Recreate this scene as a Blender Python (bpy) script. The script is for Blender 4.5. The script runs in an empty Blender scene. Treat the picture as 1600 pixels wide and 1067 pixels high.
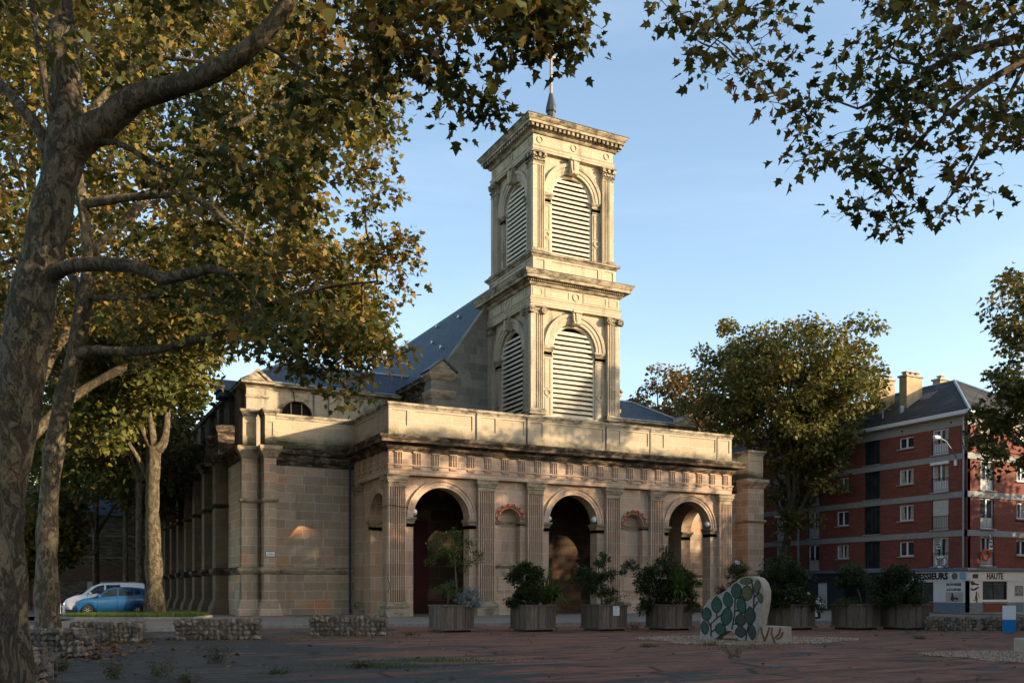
import bpy, math, random
import numpy as np
from mathutils import Vector, Matrix, Euler
R=math.radians; PI=math.pi
random.seed(7); RS=np.random.RandomState(7)
scene=bpy.context.scene
COL=scene.collection
# ------------------------------------------------------------------ camera
F=1433.; HOR=921.; CH=1.65                      # focal length and horizon row in 1600-px units, eye height
AZ=math.atan(740/F)
FW=(math.sin(AZ),math.cos(AZ)); RT=(math.cos(AZ),-math.sin(AZ))
CX,CY=-17.239,-48.271
cam=bpy.data.cameras.new('camera'); cam_o=bpy.data.objects.new('camera',cam); COL.objects.link(cam_o)
cam_o.location=(CX,CY,CH); cam_o.rotation_euler=(R(90),0,-AZ)
cam.sensor_width=36; cam.lens=36*F/1600; cam.shift_y=(HOR-533.5)/1600
cam.clip_start=.1; cam.clip_end=3000
scene.camera=cam_o
# ------------------------------------------------------------------ light
SUN=Vector((1.1,-1.0,.335)).normalized()
sun_el=math.asin(SUN.z)
w=bpy.data.worlds.new('World'); scene.world=w; w.use_nodes=True
nt=w.node_tree; sky=nt.nodes.new('ShaderNodeTexSky'); sky.sky_type='NISHITA'; sky.sun_disc=False
sky.sun_elevation=sun_el; sky.sun_rotation=math.atan2(SUN.x,SUN.y)
sky.air_density=1.0; sky.dust_density=1.2; sky.ozone_density=1.0; sky.altitude=20
bg=nt.nodes['Background']; 
_tc=nt.nodes.new('ShaderNodeTexCoord'); _mp=nt.nodes.new('ShaderNodeMapping'); _mp.inputs['Scale'].default_value=(1.6,1.6,7.); _mp.inputs['Rotation'].default_value=(0,R(6),0)
_nz=nt.nodes.new('ShaderNodeTexNoise'); _nz.inputs['Scale'].default_value=1.7; _nz.inputs['Detail'].default_value=7; _nz.inputs['Roughness'].default_value=.6; _nz.inputs['Distortion'].default_value=.4
_rp=nt.nodes.new('ShaderNodeValToRGB'); _rp.color_ramp.elements[0].position=.48; _rp.color_ramp.elements[1].position=.78; _rp.color_ramp.elements[1].color=(.06,.06,.06,1)
_mx=nt.nodes.new('ShaderNodeMix'); _mx.data_type='RGBA'; _mx.inputs[7].default_value=(5.2,5.6,6.2,1)      # thin high cirrus
nt.links.new(_tc.outputs['Generated'],_mp.inputs[0]); nt.links.new(_mp.outputs[0],_nz.inputs['Vector']); nt.links.new(_nz.outputs[0],_rp.inputs[0]); nt.links.new(_rp.outputs[0],_mx.inputs[0]); nt.links.new(sky.outputs[0],_mx.inputs[6]); nt.links.new(_mx.outputs[2],bg.inputs[0]); bg.inputs[1].default_value=.15
sl=bpy.data.lights.new('sun','SUN'); sl.energy=3.7; sl.angle=R(.6); sl.color=(1.0,.79,.53)
so=bpy.data.objects.new('sun',sl); COL.objects.link(so); so.rotation_euler=SUN.to_track_quat('Z','Y').to_euler(); so.location=(40,-60,40)
scene.view_settings.view_transform='Standard'; scene.view_settings.look='None'
scene.view_settings.exposure=1.34; scene.view_settings.gamma=1
scene.render.engine='CYCLES'
try:
    scene.cycles.max_bounces=6; scene.cycles.diffuse_bounces=3; scene.cycles.transparent_max_bounces=6
except Exception: pass

# ------------------------------------------------------------------ measuring helpers (photo rows/columns -> metres)
def W(x,Z,z=0.):
    X=(x-800)/F*Z; return Vector((CX+Z*FW[0]+X*RT[0],CY+Z*FW[1]+X*RT[1],z))
def WY(x,y,Z): return W(x,Z,CH+(HOR-y)*Z/F)
def G(x,y,z=0.):
    return W(x,F*(CH-z)/(y-HOR),z)

# ------------------------------------------------------------------ object helpers
def tag(o,label=None,cat=None,group=None,kind=None):
    if label: o['label']=label
    if cat: o['category']=cat
    if group: o['group']=group
    if kind: o['kind']=kind
    return o
def empty(name,loc=(0,0,0),rz=0.,label=None,cat=None,group=None):
    o=bpy.data.objects.new(name,None); COL.objects.link(o); o.location=loc; o.rotation_euler=(0,0,rz); o.empty_display_size=.2
    return tag(o,label,cat,group)
def kids(o): return [c for c in bpy.data.objects if c.parent==o]
def copy_tree(o,parent=None):
    m={}
    ch={}
    for c in bpy.data.objects:
        if c.parent: ch.setdefault(c.parent.name,[]).append(c)
    def rec(s,p):
        c=s.copy(); COL.objects.link(c); c.parent=p
        for k in ch.get(s.name,[]): rec(k,c)
        return c
    return rec(o,parent)
def ident(a,d,z): return (a,d,z)
def Ffront(y0): return lambda a,d,z:(a,y0-d,z)
def Fleft(x0): return lambda a,d,z:(x0-d,-a,z)
def Fright(x0): return lambda a,d,z:(x0+d,a,z)
def Fback(y0): return lambda a,d,z:(-a,y0+d,z)
class MB:
    def __init__(s): s.v=[]; s.f=[]
    def add(s,vs,fs,fr=ident):
        n=len(s.v); s.v+= [fr(*p) for p in vs]; s.f+=[tuple(i+n for i in f) for f in fs]; return s
    def box(s,x0,x1,y0,y1,z0,z1,fr=ident):
        s.add([(x0,y0,z0),(x1,y0,z0),(x1,y1,z0),(x0,y1,z0),(x0,y0,z1),(x1,y0,z1),(x1,y1,z1),(x0,y1,z1)],
              [(0,3,2,1),(4,5,6,7),(0,1,5,4),(1,2,6,5),(2,3,7,6),(3,0,4,7)],fr); return s
    def quad(s,pts,fr=ident): s.add(pts,[tuple(range(len(pts)))],fr); return s
    def prism(s,poly,z0,z1,fr=ident):          # poly in (x,y), extruded in z
        n=len(poly); s.add([(x,y,z0) for x,y in poly]+[(x,y,z1) for x,y in poly],
            [tuple(range(n))[::-1],tuple(range(n,2*n))]+[(i,(i+1)%n,n+(i+1)%n,n+i) for i in range(n)],fr); return s
    def slab(s,poly,d0,d1,fr=ident):           # poly in (a,z), extruded in d
        n=len(poly); s.add([(x,d0,z) for x,z in poly]+[(x,d1,z) for x,z in poly],
            [tuple(range(n)),tuple(range(n,2*n))[::-1]]+[(i,n+i,n+(i+1)%n,(i+1)%n) for i in range(n)],fr); return s
    def tube(s,pts,rad,n=6,cap=True,fr=ident):
        pts=[Vector(p) for p in pts]
        if not hasattr(rad,'__len__'): rad=[rad]*len(pts)
        base=len(s.v); up=None
        for i,p in enumerate(pts):
            t=(pts[min(i+1,len(pts)-1)]-pts[max(i-1,0)])
            if t.length<1e-9: t=Vector((0,0,1))
            t.normalize()
            if up is None:
                up=Vector((1,0,0)) if abs(t.x)<.8 else Vector((0,1,0))
            a=up-t*up.dot(t)
            if a.length<1e-6: a=t.orthogonal()
            a.normalize(); b=t.cross(a); up=a
            for k in range(n):
                q=p+(a*math.cos(2*PI*k/n)+b*math.sin(2*PI*k/n))*rad[i]; s.v.append(fr(*q))
        for i in range(len(pts)-1):
            for k in range(n):
                k2=(k+1)%n; s.f.append((base+i*n+k,base+i*n+k2,base+(i+1)*n+k2,base+(i+1)*n+k))
        if cap:
            s.f.append(tuple(base+k for k in range(n))[::-1]); s.f.append(tuple(base+(len(pts)-1)*n+k for k in range(n)))
        return s
    def lathe(s,prof,n=16,c=(0,0,0),fr=ident,axis='z'):
        vs=[];fs=[]
        for r,z in prof:
            for k in range(n):
                ca,sa=math.cos(2*PI*k/n),math.sin(2*PI*k/n)
                if axis=='z': vs.append((c[0]+r*ca,c[1]+r*sa,c[2]+z))
                elif axis=='y': vs.append((c[0]+r*ca,c[1]+z,c[2]+r*sa))
                else: vs.append((c[0]+z,c[1]+r*ca,c[2]+r*sa))
        m=len(prof)
        for i in range(m-1):
            for k in range(n):
                k2=(k+1)%n; fs.append((i*n+k,i*n+k2,(i+1)*n+k2,(i+1)*n+k))
        fs.append(tuple(range(n))[::-1]); fs.append(tuple(range((m-1)*n,m*n)))
        s.add(vs,fs,fr); return s
    def mould(s,path,prof,closed=False,fr=ident):
        # sweep profile (out,z) along a path in (a,d); outward = left-hand side when walking (a0,0)->(a0,p)->(a1,p)->(a1,0)
        n=len(path); offs=[]
        P=[Vector((p[0],p[1])) for p in path]
        for i in range(n):
            if closed: a=P[i]-P[i-1]; b=P[(i+1)%n]-P[i]
            else:
                a=P[i]-P[i-1] if i>0 else P[1]-P[0]; b=P[i+1]-P[i] if i<n-1 else P[i]-P[i-1]
            a=a.normalized(); b=b.normalized()
            na=Vector((-a.y,a.x)); nb=Vector((-b.y,b.x)); m=na+nb
            m=m/max(m.dot(na),.2) if m.length>1e-6 else na
            offs.append(m)
        base=len(s.v); k=len(prof)
        for i in range(n):
            for o,z in prof:
                q=P[i]+offs[i]*o; s.v.append(fr(q.x,q.y,z))
        for i in range(n if closed else n-1):
            j=(i+1)%n
            for q in range(k-1): s.f.append((base+i*k+q,base+j*k+q,base+j*k+q+1,base+i*k+q+1))
        if not closed:
            s.f.append(tuple(base+q for q in range(k))); s.f.append(tuple(base+(n-1)*k+q for q in range(k))[::-1])
        return s
    def arcmould(s,ac,zc,prof,a0=0.,a1=PI,n=24,fr=ident):    # prof list of (radius,d)
        k=len(prof); vs=[];fs=[]
        for i in range(n+1):
            t=a0+(a1-a0)*i/n
            for r,d in prof: vs.append((ac+r*math.cos(t),d,zc+r*math.sin(t)))
        for i in range(n):
            for q in range(k): q2=(q+1)%k; fs.append((i*k+q,i*k+q2,(i+1)*k+q2,(i+1)*k+q))
        fs.append(tuple(range(k))); fs.append(tuple(range(n*k,n*k+k))[::-1])
        s.add(vs,fs,fr); return s
    def arch_wall(s,a0,a1,z0,z1,ops,d0=0.,d1=-.8,fr=ident,n=24):
        # ops: (centre, half width, spring z, sill z, head) head 'arch' or flat
        def both(p):
            s.quad([(x,d0,z) for x,z in p],fr); s.quad([(x,d1,z) for x,z in p][::-1],fr)
        prev=a0
        for (ac,hw,zs,zl,*hd) in sorted(ops):
            both([(prev,z0),(ac-hw,z0),(ac-hw,z1),(prev,z1)]); prev=ac+hw
            if zl>z0+1e-4:
                both([(ac-hw,z0),(ac+hw,z0),(ac+hw,zl),(ac-hw,zl)]); s.quad([(ac-hw,d0,zl),(ac+hw,d0,zl),(ac+hw,d1,zl),(ac-hw,d1,zl)],fr)
            flat=bool(hd)
            if flat: cv=[(ac-hw,zs),(ac+hw,zs)]
            else: cv=[(ac-hw*math.cos(PI*i/n),zs+hw*math.sin(PI*i/n)) for i in range(n+1)]
            for (x,z),(x2,z2) in zip(cv,cv[1:]):
                both([(x,z),(x2,z2),(x2,z1),(x,z1)]); s.quad([(x,d0,z),(x2,d0,z2),(x2,d1,z2),(x,d1,z)],fr)
            for x in (ac-hw,ac+hw): s.quad([(x,d0,zl),(x,d0,zs),(x,d1,zs),(x,d1,zl)],fr)
        both([(prev,z0),(a1,z0),(a1,z1),(prev,z1)])
        for x in (a0,a1): s.quad([(x,d0,z0),(x,d0,z1),(x,d1,z1),(x,d1,z0)],fr)
        for z in (z0,z1): s.quad([(a0,d0,z),(a1,d0,z),(a1,d1,z),(a0,d1,z)],fr)
        return s
    def build(s,name,mat,parent=None,smooth=False,bevel=0.):
        me=bpy.data.meshes.new(name); me.from_pydata(s.v,[],s.f); me.validate(); me.update()
        import bmesh
        b=bmesh.new(); b.from_mesh(me); bmesh.ops.recalc_face_normals(b,faces=b.faces); b.to_mesh(me); b.free()
        if isinstance(mat,(list,tuple)):
            for m in mat: me.materials.append(m)
        else: me.materials.append(mat)
        if smooth:
            me.polygons.foreach_set('use_smooth',[True]*len(me.polygons))
        o=bpy.data.objects.new(name,me); COL.objects.link(o)
        if parent: o.parent=parent
        if bevel:
            m=o.modifiers.new('bevel','BEVEL'); m.width=bevel; m.segments=1; m.limit_method='ANGLE'
        return o
def npmesh(name,verts,loops,starts,totals,mat,parent=None,smooth=False):
    me=bpy.data.meshes.new(name); me.vertices.add(len(verts)); me.vertices.foreach_set('co',verts.astype(np.float32).ravel())
    me.loops.add(len(loops)); me.loops.foreach_set('vertex_index',loops.astype(np.int32))
    me.polygons.add(len(starts)); me.polygons.foreach_set('loop_start',starts.astype(np.int32)); me.polygons.foreach_set('loop_total',totals.astype(np.int32))
    if smooth: me.polygons.foreach_set('use_smooth',np.ones(len(starts),bool))
    me.update(calc_edges=True); me.materials.append(mat)
    o=bpy.data.objects.new(name,me); COL.objects.link(o)
    if parent: o.parent=parent
    return o
def text(name,s,size,mat,parent,loc,rot,ext=.006,sx=1.,bold=0.):
    c=bpy.data.curves.new(name,'FONT'); c.body=s; c.size=size; c.extrude=ext; c.align_x='CENTER'; c.align_y='CENTER'; c.offset=bold; c.resolution_u=2
    t=bpy.data.objects.new(name+'_tmp',c); COL.objects.link(t)
    me=bpy.data.meshes.new_from_object(t.evaluated_get(bpy.context.evaluated_depsgraph_get())); bpy.data.objects.remove(t)
    me.materials.clear(); me.materials.append(mat)
    o=bpy.data.objects.new(name,me); COL.objects.link(o); o.location=loc; o.rotation_euler=rot; o.scale=(sx,1,1)
    if parent: o.parent=parent
    return o

# ------------------------------------------------------------------ materials
class N:
    def __init__(s,name,rough=.8,spec=.3):
        s.m=bpy.data.materials.new(name); s.m.use_nodes=True; s.t=s.m.node_tree; s.b=s.t.nodes['Principled BSDF']
        s.b.inputs['Roughness'].default_value=rough; s.b.inputs['Specular IOR Level'].default_value=spec
    def n(s,k,**kw):
        x=s.t.nodes.new(k)
        for a,b in kw.items(): setattr(x,a,b)
        return x
    def l(s,a,b): s.t.links.new(a,b)
    def val(s,sock,v):
        if hasattr(v,'is_linked') or hasattr(v,'links'): s.l(v,sock)
        else: sock.default_value=v
    def math(s,op,a,b=0.,clamp=False):
        x=s.n('ShaderNodeMath',operation=op); x.use_clamp=clamp; s.val(x.inputs[0],a); s.val(x.inputs[1],b); return x.outputs[0]
    def mix(s,f,a,b,mode='MIX'):
        x=s.n('ShaderNodeMix',data_type='RGBA',blend_type=mode); s.val(x.inputs[0],f)
        for i,v in ((6,a),(7,b)):
            if isinstance(v,tuple): x.inputs[i].default_value=(*v[:3],1)
            else: s.l(v,x.inputs[i])
        return x.outputs[2]
    def noise(s,vec=None,scale=1.,detail=4.,rough=.55,dist=0.):
        x=s.n('ShaderNodeTexNoise'); x.inputs['Scale'].default_value=scale; x.inputs['Detail'].default_value=detail; x.inputs['Roughness'].default_value=rough; x.inputs['Distortion'].default_value=dist
        if vec is not None: s.l(vec,x.inputs['Vector'])
        return x.outputs[0]
    def ramp(s,f,p0,p1,c0=(0,0,0),c1=(1,1,1)):
        x=s.n('ShaderNodeValToRGB'); s.l(f,x.inputs[0]); e=x.color_ramp.elements
        e[0].position=p0;e[1].position=p1;e[0].color=(*c0,1);e[1].color=(*c1,1); return x.outputs[0]
    def obj(s): return s.n('ShaderNodeTexCoord').outputs['Object']
    def scale(s,vec,sc):
        x=s.n('ShaderNodeMapping'); s.l(vec,x.inputs[0]); x.inputs['Scale'].default_value=sc; return x.outputs[0]
    def wallvec(s,vec=None):                    # (along wall, z) whichever way the wall faces
        g=s.n('ShaderNodeNewGeometry'); sp=s.n('ShaderNodeSeparateXYZ'); s.l(vec if vec is not None else s.obj(),sp.inputs[0])
        sn=s.n('ShaderNodeSeparateXYZ'); s.l(g.outputs['True Normal'],sn.inputs[0])
        f=s.math('GREATER_THAN',s.math('ABSOLUTE',sn.outputs[0]),.6)
        h=s.math('ADD',s.math('MULTIPLY',f,sp.outputs[1]),s.math('MULTIPLY',s.math('SUBTRACT',1.,f),sp.outputs[0]))
        c=s.n('ShaderNodeCombineXYZ'); s.l(h,c.inputs[0]); s.l(sp.outputs[2],c.inputs[1]); return c.outputs[0]
    def bump(s,h,st=.3,d=.02):
        x=s.n('ShaderNodeBump'); x.inputs['Strength'].default_value=st; x.inputs['Distance'].default_value=d; s.l(h,x.inputs['Height']); s.l(x.outputs[0],s.b.inputs['Normal'])
    def col(s,c):
        if isinstance(c,tuple): s.b.inputs['Base Color'].default_value=(*c[:3],1)
        else: s.l(c,s.b.inputs['Base Color'])
        return s
def plain(name,c,rough=.7,metal=0.,var=.15,sc=6.,spec=.3):
    n=N(name,rough,spec); o=n.obj(); k=n.noise(o,sc,5)
    a=tuple(x*(1-var) for x in c); b=tuple(min(1,x*(1+var)) for x in c)
    n.col(n.ramp(k,.3,.7,a,b)); n.b.inputs['Metallic'].default_value=metal; return n.m
def stone(name,base,alt,row=.73,bw=1.35,mortar=(.62,.56,.48),dirt=.5,stain=(.05,.04,.03),ms=.02,offs=0.,warm=(.50,.27,.14),warmth=.5):
    n=N(name,.88,.2); o=n.obj(); wv=n.wallvec(o)
    mp=n.n('ShaderNodeMapping'); n.l(wv,mp.inputs[0]); mp.inputs['Location'].default_value=(.17,offs,0)
    br=n.n('ShaderNodeTexBrick'); n.l(mp.outputs[0],br.inputs['Vector'])
    br.inputs['Scale'].default_value=1; br.inputs['Brick Width'].default_value=bw; br.inputs['Row Height'].default_value=row
    br.inputs['Mortar Size'].default_value=ms; br.inputs['Mortar Smooth'].default_value=.3
    br.inputs['Color1'].default_value=(0,0,0,1); br.inputs['Color2'].default_value=(1,1,1,1); br.inputs['Mortar'].default_value=(.5,.5,.5,1); br.inputs['Bias'].default_value=0
    br.offset=.5; br.squash=1.3; br.squash_frequency=3
    blk=n.mix(br.outputs[0],base,alt)
    warmf=n.math('MULTIPLY',n.ramp(n.noise(n.scale(o,(.55,.55,.9)),.8,3),.5,.68),warmth)
    wb=n.math('MULTIPLY',warmf,n.ramp(br.outputs[0],.15,.75))
    c=n.mix(wb,blk,warm)
    fine=n.noise(n.scale(o,(1,1,3)),5,8,.65)
    c=n.mix(.55,c,n.ramp(fine,.25,.75,(.45,.45,.45),(1.0,1.0,1.0)),'MULTIPLY')
    c=n.mix(n.math('MULTIPLY',br.outputs[1],.55),c,mortar)
    st=n.ramp(n.noise(n.scale(o,(1.4,1.4,.28)),1.1,7,.7),.52,.75)
    c=n.mix(n.math('MULTIPLY',st,dirt),c,stain)
    n.col(c)
    h=n.math('ADD',n.math('MULTIPLY',br.outputs[1],-1.),n.math('MULTIPLY',fine,.7)); n.bump(h,.5,.02)
    return n.m
M={}
M['porch']=stone('porch_stone',(.47,.315,.21),(.60,.43,.30),.73,1.5,dirt=.42,offs=-.22)
M['wing']=stone('wing_stone',(.38,.28,.19),(.54,.405,.28),.53,1.15,dirt=.35,warmth=1.,ms=.02,mortar=(.66,.58,.48),warm=(.58,.27,.12))
M['tower']=stone('tower_stone',(.44,.37,.265),(.50,.425,.31),.62,1.2,dirt=.8,warmth=.12,ms=.010)
M['grey']=stone('grey_stone',(.19,.175,.14),(.30,.27,.22),.55,.95,dirt=.5,warmth=.1,ms=.010,mortar=(.30,.28,.25))
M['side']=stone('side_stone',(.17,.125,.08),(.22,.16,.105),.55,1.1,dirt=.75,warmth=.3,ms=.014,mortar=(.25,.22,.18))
def moulding_stone(name,base,stain,lo=.45,hi=.66,amt=.8):
    n=N(name,.9,.2); o=n.obj()
    a=n.noise(n.scale(o,(.9,.9,2.2)),1.5,8,.72); f=n.noise(o,9,8,.7)
    c=n.mix(n.math('MULTIPLY',n.ramp(a,lo,hi),amt),base,stain)
    c=n.mix(.6,c,n.ramp(f,.25,.75,(.5,.5,.5),(1,1,1)),'MULTIPLY')
    n.col(c); n.bump(f,.4,.02); return n.m
M['mould']=moulding_stone('moulding_stone',(.42,.33,.22),(.06,.05,.035))
M['mould_dirty']=moulding_stone('sooty_moulding_stone',(.33,.235,.155),(.03,.024,.017),.34,.52,.95)
M['mould_tower']=moulding_stone('tower_moulding_stone',(.46,.385,.275),(.06,.05,.038),.43,.60,.88)
M['parapet']=moulding_stone('parapet_stone',(.50,.40,.27),(.07,.065,.04),.55,.72,.75)
def parapet_mat():
    n=N('mossy_parapet_stone',.9,.2); o=n.obj(); sp=n.n('ShaderNodeSeparateXYZ'); n.l(o,sp.inputs[0])
    zz=n.math('SUBTRACT',10.95,sp.outputs[2])
    a=n.noise(n.scale(o,(.8,.8,1.4)),1.3,8,.7)
    k=n.math('ADD',n.math('MULTIPLY',zz,.65),n.math('SUBTRACT',a,.5),True)
    f=n.noise(o,8,8,.7)
    br=n.n('ShaderNodeTexBrick'); n.l(n.wallvec(o),br.inputs['Vector']); br.inputs['Scale'].default_value=1; br.inputs['Brick Width'].default_value=1.3; br.inputs['Row Height'].default_value=.65; br.inputs['Mortar Size'].default_value=.012
    br.inputs['Color1'].default_value=(.44,.35,.235,1); br.inputs['Color2'].default_value=(.51,.41,.28,1); br.inputs['Mortar'].default_value=(.55,.48,.38,1)
    c=n.mix(n.ramp(k,.12,.5),br.outputs[0],(.075,.075,.035))
    c=n.mix(.5,c,n.ramp(f,.25,.75,(.5,.5,.5),(1,1,1)),'MULTIPLY'); n.col(c); n.bump(f,.4,.02); return n.m
M['parapet']=parapet_mat()
def slate(name,c0,c1,row=.22,lich=.2):
    n=N(name,.75,.18); o=n.obj(); wv=n.wallvec(o)
    br=n.n('ShaderNodeTexBrick'); n.l(wv,br.inputs['Vector']); br.inputs['Scale'].default_value=1; br.inputs['Brick Width'].default_value=.3; br.inputs['Row Height'].default_value=row
    br.inputs['Mortar Size'].default_value=.012; br.inputs['Color1'].default_value=(*c0,1); br.inputs['Color2'].default_value=(*c1,1); br.inputs['Mortar'].default_value=(c0[0]*.4,c0[1]*.4,c0[2]*.4,1)
    f=n.noise(o,.5,6,.7); c=n.mix(n.math('MULTIPLY',n.ramp(f,.5,.75),lich),br.outputs[0],(.16,.16,.14)); n.col(c); n.bump(br.outputs[1],-.3,.01); return n.m
M['slate']=slate('blue_grey_slate',(.055,.072,.095),(.075,.095,.12))
M['slate2']=slate('weathered_slate',(.028,.027,.027),(.055,.052,.05),.3,.5)
def brick(name,c1,c2,mort=(.16,.11,.09),bw=.24,row=.085):
    n=N(name,.85,.2); o=n.obj(); br=n.n('ShaderNodeTexBrick'); n.l(n.wallvec(o),br.inputs['Vector']); br.inputs['Scale'].default_value=1
    br.inputs['Brick Width'].default_value=bw; br.inputs['Row Height'].default_value=row; br.inputs['Mortar Size'].default_value=.009
    br.inputs['Color1'].default_value=(*c1,1); br.inputs['Color2'].default_value=(*c2,1); br.inputs['Mortar'].default_value=(*mort,1)
    f=n.noise(n.scale(o,(.3,.3,2.5)),2,6,.7); c=n.mix(.6,br.outputs[0],n.ramp(f,.25,.75,(.45,.45,.45),(1.1,1.1,1.1)),'MULTIPLY'); n.col(c); n.bump(br.outputs[1],-.3,.01); return n.m
M['brick']=brick('red_brick',(.19,.045,.030),(.27,.072,.048))
M['rubble']=brick('rubble_wall',(.11,.09,.065),(.27,.21,.145),(.05,.042,.03),.5,.16)
M['salmon']=plain('salmon_render',(.42,.15,.09),.9)
M['concrete']=plain('concrete_band',(.27,.28,.27),.85,0,.12,3)
M['bluegrey']=plain('blue_grey_paint',(.13,.19,.25),.6)
M['whitepaint']=plain('white_shop_paint',(.62,.65,.68),.6,0,.06)
M['chimney']=plain('chimney_render',(.36,.27,.16),.9,0,.2,2)
M['white']=plain('white_pvc',(.72,.74,.74),.45,0,.04)
M['cream']=plain('cream_render',(.60,.55,.44),.8,0,.08)
M['shutter']=plain('grey_white_shutter',(.50,.50,.46),.7)
M['black']=plain('black_paint',(.012,.012,.014),.5)
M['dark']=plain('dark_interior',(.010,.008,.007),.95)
M['iron']=plain('iron_rail',(.02,.022,.025),.5,.4)
M['zinc']=plain('zinc_sheet',(.30,.34,.37),.45,.6,.15)
M['wire']=plain('galvanised_wire',(.12,.12,.12),.6,.3)
M['lead']=plain('lead_sheet',(.055,.06,.065),.5,.3,.2)
M['rod']=plain('weathered_rod',(.30,.24,.17),.6,.3)
M['darkred']=plain('dark_red_door',(.06,.010,.006),.6)
M['inner']=stone('shade_darkened_stone',(.065,.042,.027),(.085,.055,.036),.73,1.5,dirt=.4,offs=-.22,mortar=(.15,.11,.08))  # porch shade put into the colour of the back wall stone
M['wooddoor']=plain('brown_wood_door',(.07,.045,.028),.7,0,.25,3)
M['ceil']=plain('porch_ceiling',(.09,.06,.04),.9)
M['louvre']=plain('weathered_louvre',(.60,.53,.42),.75,0,.15,3)
def louvre():
    n=N('weathered_louvre_boards',.75,.2); o=n.obj(); a=n.noise(n.scale(o,(1,1,3)),1.6,6,.7); f=n.noise(n.scale(o,(2,2,8)),3,5)
    c=n.mix(n.math('MULTIPLY',n.ramp(a,.55,.68),.5),(.62,.56,.44),(.34,.20,.10)); c=n.mix(.4,c,n.ramp(f,.3,.7,(.6,.6,.6),(1,1,1)),'MULTIPLY'); n.col(c); return n.m
M['louvre']=louvre()
M['red']=plain('red_ribbon',(.55,.03,.02),.5)
M['straw']=plain('straw_net',(.32,.22,.09),.9)
def glass(name='window_glass',c=(.02,.025,.028)):
    n=N(name,.08,.6); o=n.obj(); f=n.noise(o,1.2,3); n.col(n.ramp(f,.35,.7,c,tuple(x*2.5 for x in c))); return n.m
M['glass']=glass()
M['curtain']=plain('net_curtain',(.35,.35,.30),.9,0,.3,5)
def ground_mat():
    n=N('worn_square_surface',.9,.25); o=n.obj()
    red=n.ramp(n.noise(n.scale(o,(.6,1.3,1)),2.2,10,.78),.3,.7,(.14,.056,.031),(.29,.130,.076))
    red=n.mix(n.math('MULTIPLY',n.ramp(n.noise(o,14.,6,.7),.55,.7),.5),red,(.20,.16,.14))
    gry=n.ramp(n.noise(o,6.,9,.75),.3,.7,(.030,.026,.021),(.115,.098,.078))
    # long worn strips running across the square
    m=n.n('ShaderNodeMapping'); n.l(o,m.inputs[0]); m.inputs['Rotation'].default_value=(0,0,R(15)); m.inputs['Scale'].default_value=(.09,.34,1)
    a=n.noise(m.outputs[0],1.6,9,.62,.4)
    sp=n.n('ShaderNodeSeparateXYZ'); n.l(o,sp.inputs[0])
    # more grey towards the camera's left
    g=n.math('MULTIPLY',n.math('SUBTRACT',-9.,sp.outputs[0]),.03,False); b=n.math('ADD',a,g)
    m2=n.n('ShaderNodeMapping'); n.l(o,m2.inputs[0]); m2.inputs['Rotation'].default_value=(0,0,R(22)); m2.inputs['Scale'].default_value=(.22,.85,1)
    a2=n.noise(m2.outputs[0],1.5,9,.65,.5)
    f=n.math('MAXIMUM',n.ramp(b,.485,.510),n.ramp(a2,.565,.585))
    m3=n.n('ShaderNodeMapping'); n.l(o,m3.inputs[0]); m3.inputs['Rotation'].default_value=(0,0,R(12)); m3.inputs['Scale'].default_value=(.3,1.6,1)
    wet=n.ramp(n.noise(m3.outputs[0],1.,8,.7,.3),.42,.62,(.38,.38,.38),(1.35,1.3,1.25))
    c=n.mix(f,red,gry); c=n.mix(.5,c,wet,'MULTIPLY')
    cr=n.n('ShaderNodeTexVoronoi',feature='DISTANCE_TO_EDGE'); n.l(n.scale(o,(.35,.9,1)),cr.inputs['Vector']); cr.inputs['Scale'].default_value=.8
    mask=n.math('MULTIPLY',n.ramp(cr.outputs[0],.0,.03,(1,1,1),(0,0,0)),n.ramp(n.noise(o,.5,3),.40,.5))
    c=n.mix(mask,c,(.015,.015,.012))
    n.col(c); n.bump(n.noise(o,22,8,.75),.6,.02); return n.m
M['ground']=ground_mat()
def paving(name,c0,c1,row=.5,bw=1.0,mort=.012,rot=0):
    n=N(name,.85,.25); o=n.obj(); m=n.n('ShaderNodeMapping'); n.l(o,m.inputs[0]); m.inputs['Rotation'].default_value=(0,0,rot)
    br=n.n('ShaderNodeTexBrick'); n.l(m.outputs[0],br.inputs['Vector']); br.inputs['Scale'].default_value=1; br.inputs['Brick Width'].default_value=bw; br.inputs['Row Height'].default_value=row; br.inputs['Mortar Size'].default_value=mort
    br.inputs['Color1'].default_value=(*c0,1); br.inputs['Color2'].default_value=(*c1,1); br.inputs['Mortar'].default_value=(c0[0]*.4,c0[1]*.4,c0[2]*.4,1)
    f=n.noise(o,3,8,.7); c=n.mix(.6,br.outputs[0],n.ramp(f,.3,.7,(.5,.5,.5),(1,1,1)),'MULTIPLY'); n.col(c); n.bump(f,.3,.01); return n.m
M['pave']=paving('pale_paving',(.20,.17,.135),(.26,.22,.18),rot=R(15))
M['kerb']=plain('kerb_stone',(.22,.20,.17),.85,0,.25)
def asphalt(name,c0,c1):
    n=N(name,.9,.25); o=n.obj(); f=n.noise(o,30,6,.8); g=n.noise(o,.4,4); c=n.mix(n.ramp(g,.35,.65),n.ramp(f,.3,.7,c0,c1),tuple(x*1.4 for x in c1)); n.col(c); n.bump(f,.4,.01); return n.m
M['asphalt']=asphalt('asphalt',(.030,.030,.033),(.05,.05,.053))
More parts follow.
